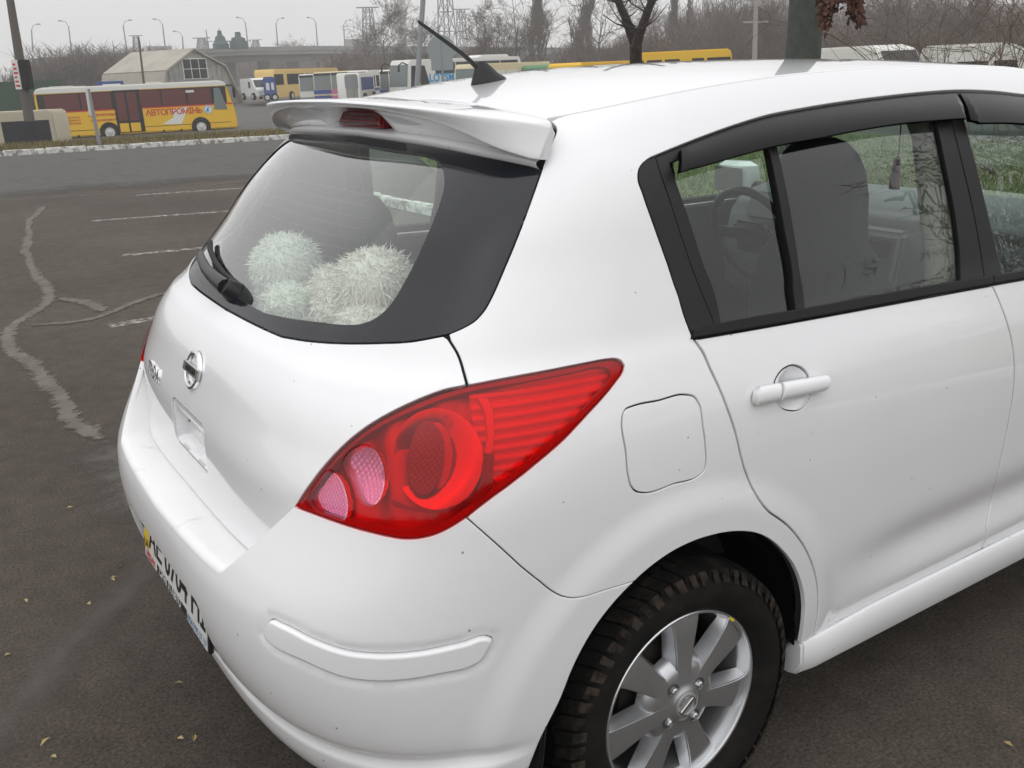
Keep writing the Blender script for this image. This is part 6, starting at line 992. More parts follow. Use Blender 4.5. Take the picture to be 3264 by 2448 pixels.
# ---- two shaggy plush toys on the shelf
def plush(name,label,lobes,col,tipc,seed,n=8500):
    r=np.random.default_rng(seed); m=principled(name+'_fur',col,.9)
    nt=m.node_tree; b=nt.nodes['Principled BSDF']; b.inputs['Sheen Weight'].default_value=.3
    root=empty(name,label,'plush toy',lobes[0][0][:2]+(1.006,),group=None)
    base=Vector(root.location); body=MB()
    tot=sum(l[1]**2 for l in lobes)
    tufts=MB(); V=[];F=[]
    for (c,rad,sq) in lobes:
        c=Vector(c)-base; seg=14
        bm=bmesh.new(); bmesh.ops.create_icosphere(bm,subdivisions=3,radius=rad*.93)
        k=len(body.v); 
        for v in bm.verts: body.v.append((v.co.x+c.x,v.co.y+c.y,v.co.z*sq+c.z))
        for f in bm.faces: body.f.append(tuple(v.index+k for v in f.verts))
        bm.free()
        cnt=int(n*rad**2/tot)
        d=r.normal(size=(cnt,3)); d/=np.linalg.norm(d,axis=1,keepdims=True)
        clump=r.normal(size=(cnt//14+1,3)); 
        for i in range(cnt):
            u=Vector(d[i]); p=c+Vector((u.x*rad*.9,u.y*rad*.9,u.z*rad*.9*sq)); dr=(u+Vector(clump[i%len(clump)])*.55+Vector((0,0,-.30))).normalized()
            L=r.uniform(.012,.026); t=u.cross(Vector(r.normal(size=3))).normalized()*r.uniform(.0010,.0019)
            bend=Vector((0,0,-.007))+Vector(r.normal(size=3))*.006; mid=p+dr*L*.55; tip=p+dr*L+bend
            k=len(V); V+=[tuple(p-t),tuple(p+t),tuple(mid+t*.9),tuple(mid-t*.9),tuple(tip)]; F+=[(k,k+1,k+2,k+3),(k+3,k+2,k+4)]
    body.build('body',m,root,smooth=True)
    tufts.add(V,F); o=link('fur',mesh_from('fur',V,F),m,root); o['kind']='stuff'
    return root
plush('plush_toy','cream shaggy plush toy behind the rear window, nearer the wiper',[((-.425,.115,1.140),.080,.95),((-.47,-.005,1.070),.062,.9),((-.415,.165,1.065),.066,.85),((-.44,.06,1.07),.06,.9)],(.86,.86,.79),None,3)
plush('plush_toy','pinkish white shaggy plush toy behind the rear window, nearer the right pillar',[((-.38,-.275,1.152),.086,.92),((-.43,-.335,1.075),.070,.9),((-.42,-.185,1.080),.066,.9),((-.40,-.10,1.125),.045,1.)],(.87,.80,.75),None,4)
# ------------------------------------------------------------------ ground, parking lot, kerbs
def sstep(a,b,x): t=min(1.,max(0.,(x-a)/(b-a))); return t*t*(3-2*t)
FWD=Vector((.5480,.8364,0)); RGT=Vector((.8364,-.5480,0))
def gz(x,y):
    """ground height: the lot is level, the yard beyond it lies lower"""
    d=max(sstep(22.6,52,y)*1.85*(1-.42*sstep(66,120,y)), sstep(17,30,x)*.95)
    far=sstep(26,60,math.hypot(x,y)); r=x*RGT.x+y*RGT.y
    return -d+far*.022*max(-40,min(60,(r+22)))*(1-.6*sstep(120,400,math.hypot(x,y)))
def ground_mat():
    m=bpy.data.materials.new('asphalt'); m.use_nodes=True; nt=m.node_tree; b=nt.nodes['Principled BSDF']; N=nt.nodes.new; L=nt.links.new
    tc=N('ShaderNodeTexCoord')
    def noise(sc,det=6,rough=.6):
        n=N('ShaderNodeTexNoise'); n.inputs['Scale'].default_value=sc; n.inputs['Detail'].default_value=det; n.inputs['Roughness'].default_value=rough; L(tc.outputs['Object'],n.inputs['Vector']); return n
    def ramp(src,p0,c0,p1,c1):
        r=N('ShaderNodeValToRGB'); r.color_ramp.elements[0].position=p0; r.color_ramp.elements[0].color=(*c0,1); r.color_ramp.elements[1].position=p1; r.color_ramp.elements[1].color=(*c1,1); L(src,r.inputs['Fac']); return r
    def mixc(fac,a,bb,mode='MIX'):
        x=N('ShaderNodeMix'); x.data_type='RGBA'; x.blend_type=mode
        if isinstance(fac,float): x.inputs[0].default_value=fac
        else: L(fac,x.inputs[0])
        L(a,x.inputs[6]); L(bb,x.inputs[7]); return x.outputs[2]
    big=ramp(noise(.35,5).outputs['Fac'],.38,(.058,.0465,.0365),.62,(.086,.0725,.0595))
    agg=ramp(noise(105,5,.75).outputs['Fac'],.34,(.35,.35,.35),.68,(1.75,1.72,1.68))
    mid=ramp(noise(9,6,.7).outputs['Fac'],.32,(.72,.72,.72),.68,(1.16,1.15,1.14))
    c=mixc(1.0,big.outputs[0],agg.outputs[0],'MULTIPLY'); c=mixc(1.0,c,mid.outputs[0],'MULTIPLY')
    dirt=ramp(noise(1.3,7,.7).outputs['Fac'],.60,(0,0,0),.72,(1,1,1)); dc=N('ShaderNodeRGB'); dc.outputs[0].default_value=(.085,.073,.060,1)
    f=N('ShaderNodeMath'); f.operation='MULTIPLY'; f.inputs[1].default_value=.35; L(dirt.outputs[0],f.inputs[0]); c=mixc(f.outputs[0],c,dc.outputs[0])
    # stray pale stones
    v=N('ShaderNodeTexVoronoi'); v.inputs['Scale'].default_value=42; L(tc.outputs['Object'],v.inputs['Vector']); vr=ramp(v.outputs['Distance'],.05,(1,1,1),.09,(0,0,0))
    vc=ramp(v.outputs['Color'],.68,(0,0,0),.72,(1,1,1)); vm=N('ShaderNodeMath'); vm.operation='MULTIPLY'; L(vr.outputs[0],vm.inputs[0]); L(vc.outputs[0],vm.inputs[1]); sc=N('ShaderNodeRGB'); sc.outputs[0].default_value=(.18,.155,.125,1)
    c=mixc(vm.outputs[0],c,sc.outputs[0])
    L(c,b.inputs['Base Color']); b.inputs['Roughness'].default_value=.85; b.inputs['Specular IOR Level'].default_value=.35
    bp=N('ShaderNodeBump'); bp.inputs['Strength'].default_value=.9; bp.inputs['Distance'].default_value=.010; L(noise(95,5,.75).outputs['Fac'],bp.inputs['Height'])
    bp2=N('ShaderNodeBump'); bp2.inputs['Strength'].default_value=.35; bp2.inputs['Distance'].default_value=.02; L(noise(14,5).outputs['Fac'],bp2.inputs['Height']); L(bp.outputs[0],bp2.inputs['Normal']); L(bp2.outputs[0],b.inputs['Normal'])
    MATS['asphalt']=m
ground_mat()
principled('yard_soil',(.085,.078,.070),.95,noise=(.6,(.055,.05,.045),.4,.65)); principled('verge',(.10,.085,.05),.95,noise=(3,(.06,.07,.03),.4,.65))
principled('lawn_soil',(.115,.145,.055),.95,noise=(5,(.16,.165,.08),.4,.65)); principled('far_field',(.10,.095,.075),.95,noise=(.05,(.07,.07,.055),.4,.6))
def sheet(name,xs,ys,zf,mat,lift=0.):
    V=[(x,y,zf(x,y)+lift) for y in ys for x in xs]; n=len(xs); F=[(j*n+i,j*n+i+1,(j+1)*n+i+1,(j+1)*n+i) for j in range(len(ys)-1) for i in range(n-1)]
    o=link(name,mesh_from(name,V,F,smooth=True),mat); return tag(o,kind='structure')
gx=[-600,-400,-250,-120,-70]+list(np.arange(-50,151,4.))+[170,200,250,320,420,560]; gy=[-500,-350,-200,-100,-60]+list(np.arange(-40,161,4.))+[180,210,250,320,420,560,640]
sheet('ground',gx,gy,gz,'yard_soil',-.03)
# level asphalt of the lot and of the drive beyond the front kerb
m=MB(); m.add([(-60,-60,0),(18,-60,0),(18,22,0),(-60,22,0)],[(0,1,2,3)]); tag(m.build('parking_lot','asphalt'),kind='structure')
m=MB(); m.add([(6.12,-40,.03),(17.5,-40,.03),(17.5,21.9,.03),(9.6,21.9,.03),(8.2,16,.03),(6.12,11,.03)],[(0,1,2,3,4,5)]); tag(m.build('lawn','lawn_soil'),kind='structure')
sheet('verge_strip',list(np.arange(-20,46,2.)),[22.16,23.,24.5,26.5,29.],lambda x,y:gz(x,y)+.03*(1-sstep(27,29,y)),'verge',.0)
sheet('bus_yard',list(np.arange(-30,101,4.)),list(np.arange(29,141,4.)),gz,principled('yard_asphalt',(.085,.080,.076),.9,noise=(.25,(.06,.056,.053),.4,.65)).name,.012)
# whitewashed kerb stones, worn
def white_kerb():
    m=principled('kerb_white',(.62,.62,.60),.85); nt=m.node_tree; b=nt.nodes['Principled BSDF']; tc=nt.nodes.new('ShaderNodeTexCoord'); n=nt.nodes.new('ShaderNodeTexNoise'); n.inputs['Scale'].default_value=7; n.inputs['Detail'].default_value=8; n.inputs['Roughness'].default_value=.75
    r=nt.nodes.new('ShaderNodeValToRGB'); r.color_ramp.elements[0].position=.40; r.color_ramp.elements[0].color=(.20,.18,.15,1); r.color_ramp.elements[1].position=.52; r.color_ramp.elements[1].color=(.66,.66,.64,1)
    g=nt.nodes.new('ShaderNodeObjectInfo'); a=nt.nodes.new('ShaderNodeVectorMath'); nt.links.new(tc.outputs['Object'],a.inputs[0]); nt.links.new(g.outputs['Random'],a.inputs[1]); s=nt.nodes.new('ShaderNodeVectorMath'); s.operation='SCALE'; s.inputs['Scale'].default_value=17
    cb=nt.nodes.new('ShaderNodeCombineXYZ'); nt.links.new(g.outputs['Random'],cb.inputs[0]); nt.links.new(cb.outputs[0],s.inputs[0]); nt.links.new(s.outputs[0],a.inputs[1])
    nt.links.new(a.outputs[0],n.inputs['Vector']); nt.links.new(n.outputs['Fac'],r.inputs['Fac']); nt.links.new(r.outputs[0],b.inputs['Base Color'])
white_kerb()
mk=MB(); mk.box((-.425,-.075,-.05),(.425,.075,.115)); me_k=mk.build('kerb_stone','kerb_white',bevel=.02); kmesh=me_k.data; bpy.data.objects.remove(me_k)
def kerb_row(label,pts,rz,grp):
    root=empty('kerb',label,'kerb',(pts[0][0],pts[0][1],0))
    for i,(x,y) in enumerate(pts):
        o=bpy.data.objects.new('kerb_stone',kmesh); COL.objects.link(o); o.parent=root; r=random.Random(i)
        o.location=(x-pts[0][0],y-pts[0][1],r.uniform(-.02,.012)); o.rotation_euler=(r.uniform(-.03,.03),r.uniform(-.012,.012),rz+r.uniform(-.015,.015))
kerb_row('whitewashed kerb in front of the yellow coach along the far edge of the lot',[(x,22.08) for x in np.arange(-2.6,30,.868)],0,'')
kerb_row('whitewashed kerb ahead of the white hatchback, seen through its rear window',[(4.1,y) for y in np.arange(-7,9.6,.868)],math.pi/2,'')
# worn parking lines
def line_mat():
    m=principled('line_paint',(.48,.47,.44),.8); nt=m.node_tree; b=nt.nodes['Principled BSDF']; out=nt.nodes['Material Output']; tc=nt.nodes.new('ShaderNodeTexCoord'); n=nt.nodes.new('ShaderNodeTexNoise'); n.inputs['Scale'].default_value=14; n.inputs['Detail'].default_value=9; n.inputs['Roughness'].default_value=.8
    r=nt.nodes.new('ShaderNodeValToRGB'); r.color_ramp.elements[0].position=.44; r.color_ramp.elements[1].position=.66; t=nt.nodes.new('ShaderNodeBsdfTransparent'); mx=nt.nodes.new('ShaderNodeMixShader')
    nt.links.new(tc.outputs['Object'],n.inputs['Vector']); nt.links.new(n.outputs['Fac'],r.inputs['Fac']); nt.links.new(r.outputs[0],mx.inputs[0]); nt.links.new(t.outputs[0],mx.inputs[1]); nt.links.new(b.outputs[0],mx.inputs[2]); nt.links.new(mx.outputs[0],out.inputs['Surface'])
line_mat()
for (x0,y0,x1,y1) in ((1.86,12.18,3.9,11.8),(.83,9.91,3.9,9.3),(.61,7.31,3.9,6.75),(-.07,4.58,.6,4.62)):
    m=MB(); d=Vector((x1-x0,y1-y0,0)).normalized(); n_=Vector((-d.y,d.x,0))*.06; a,b=Vector((x0,y0,.004)),Vector((x1,y1,.004)); m.add([a-n_,b-n_,b+n_,a+n_],[(0,1,2,3)]); tag(m.build('parking_line','line_paint'),kind='structure')
# sealed cracks and trench patches
def ragged(name,col,col2,sc,lo,hi,maxa=1.):
    m=principled(name,col,.9,noise=(5,col2,.4,.65),bump=(260,.5,.005)); nt=m.node_tree; b=nt.nodes['Principled BSDF']; out=nt.nodes['Material Output']
    at=nt.nodes.new('ShaderNodeAttribute'); at.attribute_name='edge'; tc=nt.nodes.new('ShaderNodeTexCoord'); n=nt.nodes.new('ShaderNodeTexNoise'); n.inputs['Scale'].default_value=sc; n.inputs['Detail'].default_value=9; n.inputs['Roughness'].default_value=.72
    a=nt.nodes.new('ShaderNodeMath'); a.operation='ADD'; r=nt.nodes.new('ShaderNodeMapRange'); r.inputs['From Min'].default_value=lo; r.inputs['From Max'].default_value=hi; r.inputs['To Max'].default_value=maxa; t=nt.nodes.new('ShaderNodeBsdfTransparent'); mx=nt.nodes.new('ShaderNodeMixShader')
    L=nt.links.new; L(tc.outputs['Object'],n.inputs['Vector']); L(n.outputs['Fac'],a.inputs[0]); L(at.outputs['Fac'],a.inputs[1]); L(a.outputs[0],r.inputs['Value']); L(r.outputs[0],mx.inputs[0]); L(t.outputs[0],mx.inputs[1]); L(b.outputs[0],mx.inputs[2]); L(mx.outputs[0],out.inputs['Surface'])
ragged('crack_fill',(.158,.142,.122),(.105,.092,.078),16,.74,.90,.9); ragged('patch_asphalt',(.110,.098,.086),(.082,.072,.062),9,.62,1.0,.8); ragged('trench_fill',(.118,.106,.094),(.090,.080,.070),8,.60,1.05,.55)
def ribbon(name,pts,w,mat,z=.004,seed=1,amp=.025):
    r=random.Random(seed); ph=[r.uniform(0,6.28) for _ in range(8)]; P=[]
    Q=[Vector((a,b,z)) for a,b in pts]; L=0.
    for i in range(len(Q)-1):
        a,b,c,d=Q[max(i-1,0)],Q[i],Q[i+1],Q[min(i+2,len(Q)-1)]; n=max(2,int((c-b).length/.035))
        for k in range(n):
            t=k/n; p=.5*((2*b)+(c-a)*t+(2*a-5*b+4*c-d)*t*t+(3*b-a-3*c+d)*t**3); P.append(p)
    P.append(Q[-1]); V=[]
    for i,p in enumerate(P):
        L+=0 if i==0 else (p-P[i-1]).length
        d=(P[min(i+1,len(P)-1)]-P[max(i-1,0)]).normalized(); n_=Vector((-d.y,d.x,0))
        off=amp*(.6*math.sin(L*3.1+ph[0])+.3*math.sin(L*8+ph[1])); wa=w*.5*(1+.22*math.sin(L*2.3+ph[3])+.10*math.sin(L*9+ph[4])); wb=w*.5*(1+.22*math.sin(L*2.9+ph[5])+.10*math.sin(L*11+ph[7]))
        e=min(1.,(i+1)/6,(len(P)-i)/6); V+=[p+n_*(off-wa*e),p+n_*off,p+n_*(off+wb*e)]
    me=mesh_from(name,V,[(3*i+q,3*i+q+1,3*i+q+4,3*i+q+3) for i in range(len(P)-1) for q in (0,1)]); at=me.attributes.new('edge','FLOAT','POINT'); at.data.foreach_set('value',[(0.,.55,0.)[k%3]*min(1,k/24,(len(V)-k)/24) for k in range(len(V))])
    return tag(link(name,me,mat),kind='structure')
ribbon('sealed_crack',[(.62,11.9),(.55,11.62),(.24,10.35),(-.025,8.57),(-.19,7.19),(-.23,5.85),(-.657,4.82),(-.618,3.67),(-.602,2.73),(-.53,2.31)],.20,'crack_fill',seed=2)
ribbon('sealed_crack',[(-.62,4.98),(-.122,4.86),(.398,5.34),(1.4,5.5)],.17,'crack_fill',.005,seed=3)
ribbon('sealed_crack',[(-.23,5.85),(-.02,5.3),(-.05,4.9)],.20,'crack_fill',.006,seed=5)
ribbon('trench_patch',[(-.53,2.45),(-.54,2.1),(-.57,1.75),(-.60,1.3)],.46,'patch_asphalt',.0045,seed=6,amp=.01)
ribbon('trench_patch',[(-1.5,.05),(-1.194,.424),(-1.059,.595),(-.903,.77),(-.658,1.046),(-.3,1.5)],0.26,'trench_fill',.0055,seed=4,amp=.01)
ribbon('sealed_crack',[(-3,13.5),(.5,12.9),(2.0,12.5),(4.0,12.9)],.17,'crack_fill',.0048,seed=8)
ribbon('sealed_crack',[(-2,15.0),(1.0,14.7),(2.4,14.9)],.17,'crack_fill',.0048,seed=9)
principled('dark_patch',(.050,.046,.043),.9); 
ragged('new_asphalt',(.098,.094,.088),(.078,.074,.069),1.1,.55,1.0,.9)
xs_=np.linspace(-20,17.9,60); V=[];E_=[]
for x in xs_:
    y0=12.7-(x-4)*.05
    for y,e in ((y0,0.),(y0+1.6,.55),(21.95,.55)): V.append((x,y,.0035)); E_.append(e)
me=mesh_from('resurfaced_strip',V,[(3*i+q,3*i+q+3,3*i+q+4,3*i+q+1) for i in range(len(xs_)-1) for q in (0,1)]); a_=me.attributes.new('edge','FLOAT','POINT'); a_.data.foreach_set('value',E_); tag(link('resurfaced_strip',me,'new_asphalt'),kind='structure')
# small fallen leaves on the asphalt
principled('dead_leaf',(.42,.33,.15),.8)
lf=MB(); lf.add([(-.012,0,.004),(0,-.006,.007),(.014,0,.005),(0,.007,.009)],[(0,1,2),(0,2,3)]); l0=lf.build('fallen_leaf','dead_leaf'); lmesh=l0.data; bpy.data.objects.remove(l0)
for i,(x,y,lab) in enumerate(((-0.79,1.02,'dry yellow leaf left of the number plate, nearer of the touching pair'),(-0.79,1.01,'dry yellow leaf left of the number plate, farther of the touching pair'),(-0.75,1.09,'dry yellow leaf closest to the yellow end of the number plate'),(-0.89,0.89,'dry yellow leaf on the pale patched strip below the number plate'),(-1.11,0.26,'dry yellow leaf at the bottom left corner, upper of two'),(-1.10,0.19,'dry yellow leaf at the bottom left corner, lowest of all'),(-1.14,0.74,'dry yellow leaf at the left edge beside the pale patched strip'),(-0.83,0.08,'dry yellow leaf under the rear bumper at the bottom, left of two'),(-0.80,0.06,'dry yellow leaf under the rear bumper at the bottom, right of two'),(-0.77,0.31,'dry yellow leaf below the number plate under the bumper edge'),(0.81,-1.10,'dry yellow leaf on the asphalt right of the rear wheel'),(-0.81,1.69,'dry yellow leaf on the asphalt left of the bumper corner'),(-1.05,1.03,'dry yellow leaf between the left edge and the pale patched strip'))):
    o=bpy.data.objects.new("fallen_leaf",lmesh); COL.objects.link(o); o.location=(x,y,.002); o.scale=(random.uniform(.6,1.2),random.uniform(.7,1.3),random.uniform(.5,1.6)); o.rotation_euler=(random.uniform(-.4,.4),random.uniform(-.3,.3),i*1.7); tag(o,lab,"leaf","fallen leaves on the lot")
# bearing and height on the plan of the place: survey coordinates (across, down, distance) to metres
def AT(x,y,D):
    u=((x*1.47559-1632)/3024.586,(y*1.47559-1224)/3024.586,1.); v=[sum(CAM_R[i][k]*u[k] for k in range(3)) for i in range(3)]; h=math.hypot(v[0],v[1]); return tuple(CAM_P[i]+v[i]/h*D for i in range(3))
# ------------------------------------------------------------------ things beyond the lot
TILT=Matrix.Rotation(-.022,4,FWD)          # the yard falls away slightly to the left
def yard(name,label,cat_,p,rz=0.,group=None,z=None,scale=1.):
    o=empty(name,label,cat_,(0,0,0),0,group); zz=gz(p[0],p[1]) if z is None else z
    o.matrix_world=Matrix.Translation((p[0],p[1],zz))@TILT@Matrix.Rotation(rz,4,'Z')@Matrix.Scale(scale,4); return o
def heading(a,b): return math.atan2(b[1]-a[1],b[0]-a[0])
def rep(mat,col,**k): return mat if mat in MATS else principled(mat,col,**k).name
for nm,c,r in (('coach_yellow',(.72,.44,.02),.4),('coach_white',(.66,.66,.62),.45),('coach_red',(.50,.03,.02),.45),('tint_red',(.12,.035,.035),.15),('dark_glass',(.02,.022,.026),.12),('windscreen_grey',(.16,.19,.19),.15),('bus_cream',(.60,.52,.33),.5),('bus_amber',(.72,.50,.17),.5),('bus_blue',(.03,.07,.26),.5),('curtain_blue',(.035,.06,.20),.7),('bus_green',(.10,.24,.12),.5),('stripe_pink',(.50,.12,.26),.5),('hub_white',(.55,.55,.53),.5),('tyre_black',(.012,.012,.012),.8),('sign_blue',(.02,.28,.55),.5),('steel',(.24,.25,.27),.55),('concrete',(.30,.29,.27),.9),('dirty_cream',(.40,.36,.27),.7),('container_green',(.022,.055,.032),.6),('building_white',(.60,.61,.62),.8),('red_lamp',(.35,.02,.02),.4),('vest_reflection',(.35,.75,.05),.6)): principled(nm,c,r)
def wheel_yard(parent,x,y,r,w=.28,hub='hub_white',s=-1):
    m=MB(); m.lathe([(r*.55,s*.02),(r*.62,s*w*.5),(r*.93,s*w*.5),(r,s*w*.35),(r,-s*w*.5),(r*.5,-s*w*.5)],28,1); t=m.build('wheel','tyre_black',parent,smooth=True); t.location=(x,y,r)
    m=MB(); m.lathe([(0,s*w*.50),(r*.18,s*w*.50),(r*.25,s*w*.38),(r*.50,s*w*.33),(r*.60,s*w*.44),(r*.62,s*w*.40)],24,1); m.build('hub',hub,t,smooth=True)
def side_pane(parent,name,x0,x1,z0,z1,y,mat,sk=0.,dep=.02,bev=.02):
    m=MB(); s=1 if y>0 else -1; m.prism([(x0,z0),(x1,z0),(x1+sk,z1),(x0+sk,z1)],1,y,y+s*dep); return m.build(name,mat,parent,bevel=bev)
def letters(parent,txt,size,p,mat,bold=.0,sp=1.,y=-1.26,name='lettering'):
    me=text_mesh(txt,size,.004,bold,spacing=sp); me.transform(Matrix.Translation((p[0],y,p[1]))@Matrix.Rotation(math.pi/2,4,'X')); return link(name,me,mat,parent)
# ---- the yellow coach
A_=(8.39,66.30,-2.14); B_=(20.03,63.62,-1.89)
co=yard('coach','yellow and white coach with red lettering parked beyond the far kerb','coach',A_,heading(A_,B_),z=A_[2]-.12)
CL=math.hypot(B_[0]-A_[0],B_[1]-A_[1]); CH=3.34
def prof(L,H,front=.55): return [(0,.32),(0.02,H*.80),(.10,H*.955),(.35,H*.985),(L-.9,H*.985),(L-.55,H*.95),(L-.38,H*.84),(L-.06,H*.46),(L,H*.28),(L-.02,.30)]
pf=prof(CL,CH)
m=MB(); m.prism(pf,1,-1.25,1.25); body=m.build('body','coach_yellow',co,bevel=.08,segs=3)
m=MB(); m.prism([(.02,CH*.885),(.10,CH*.965),(.35,CH),(CL-.9,CH),(CL-.50,CH*.965),(CL-.40,CH*.885)],1,-1.262,1.262); m.build('roof_cap','coach_white',body,bevel=.06,segs=3)
for x0,x1 in ((.9,2.3),(4.0,5.1),(6.6,7.6)): m=MB(); m.box((x0,-.6,CH),(x1,.6,CH+.07)); m.build('roof_hatch','coach_white',body,bevel=.03)
fx=lambda px:(px-255)/1440*CL
z0,z1=CH*.575,CH*.875
m=MB(); m.box((.22,-1.258,CH*.545),(fx(840),-1.250,CH*.572)); m.build('red_line','coach_red',body)
m=MB(); m.box((fx(985),-1.258,CH*.545),(CL-.2,-1.250,CH*.572)); m.build('red_line','coach_red',body)
m=MB(); m.box((.15,-1.256,CH*.57),(CL-.5,-1.249,CH*.89)); m.build('window_band','dark_glass',body)
for a,b in ((322,560),(572,786),(990,1142),(1152,1330),(1342,1520)): side_pane(body,'side_window',fx(a),fx(b),z0+.02,z1-.02,-1.254,'tint_red')
m=MB(); m.box((fx(1333),-1.285,CH*.80),(fx(1395),-1.270,CH*.84)); m.build('window_sticker','coach_white',body)
m=MB(); m.prism([(fx(1530),CH*.46),(fx(1632),CH*.45),(fx(1590),CH*.86),(fx(1545),CH*.86)],1,-1.272,-1.25); m.build('cab_window','windscreen_grey',body,bevel=.02)
m=MB(); V=[(CL-.385,CH*.83),(CL-.07,CH*.47)]; m.add([(CL-.36,-1.1,CH*.84),(CL-.36,1.1,CH*.84),(CL-.045,1.1,CH*.47),(CL-.045,-1.1,CH*.47)],[(0,1,2,3)]); m.build('windscreen','windscreen_grey',body)
dr=MB(); dr.box((fx(800),-1.272,.42),(fx(998),-1.25,CH*.90)); door=dr.build('door','dark_glass',body,bevel=.015)
for a,b in ((818,884),(897,968)):
    side_pane(door,'door_pane',fx(a),fx(b),CH*.34,CH*.86,-1.274,'tint_red'); side_pane(door,'door_foot',fx(a),fx(b),.46,CH*.30,-1.274,'coach_yellow')
for x in (fx(740),fx(1415)):
    m=MB(); m.lathe([(.0,0),(.60,0),(.60,-.06),(.0,-.06)],28,1,(x,-1.2,.52)); m.build('wheel_arch','tyre_black',body)
    wheel_yard(co,x,-1.17,.50)
    wheel_yard(co,x,1.17,.50,s=1)
m=MB(); m.prism([(fx(1130),CH*.24),(fx(1270),CH*.22),(fx(1340),CH*.54),(fx(1200),CH*.50),(fx(1220),CH*.36)],1,-1.256,-1.2505); m.build('white_emblem','coach_white',body)
letters(body,'АВТОПРОМІНЬ',.50,(fx(1228),CH*.455),'coach_red',.012,.88,-1.262)
m=MB(); m.lathe([(0,-.006),(.27,-.006),(.27,0)],28,1,(fx(1484),-1.255,CH*.47)); lg=m.build('round_logo','coach_white',body)
m=MB(); m.lathe([(.235,-.010),(.265,-.010)],28,1,(fx(1484),-1.255,CH*.47)); m.build('logo_ring','sign_blue',lg)
m=MB(); m.prism([(fx(1484)-.17,CH*.43),(fx(1484)+.02,CH*.42),(fx(1484)+.04,CH*.54)],1,-1.270,-1.262); m.build('logo_sail','sign_blue',lg)
letters(body,'ДНЕПРОПЕТРОВСК',.19,(fx(708),CH*.47),'coach_red',.004,.88,-1.262); letters(body,'ул. Филосовская, 39',.18,(fx(708),CH*.38),'coach_red',.003,.88,-1.262)
for k,tx in enumerate(('+380 562 62-05-26','+380 562 42-33-16','+380 562 33-72-68')): letters(body,tx,.145,(fx(487),CH*(.455-.055*k)),'coach_red',.002,.9,-1.262)
m=MB(); m.box((.1,-1.256,CH*.205),(CL-.4,-1.2505,CH*.215)); m.build('panel_gap','tyre_black',body)
for x in (fx(515),fx(1130),fx(1262)): m=MB(); m.box((x-.07,-1.262,CH*.10),(x+.07,-1.25,CH*.13)); m.build('marker_lamp','tyre_black',body)
m=MB(); m.tube([(CL-.45,-1.2,CH*.9),(CL-.10,-1.35,CH*.90),(CL+.02,-1.4,CH*.84)],.05,8); m.build('mirror_arm','tyre_black',body); m=MB(); m.box((CL-.08,-1.50,CH*.66),(CL+.08,-1.30,CH*.85)); m.build('mirror','tyre_black',body,bevel=.03)
m=MB(); m.box((-.03,-1.15,CH*.86),(.06,-.9,CH*.92)); m.build('rear_lamp','red_lamp',body)
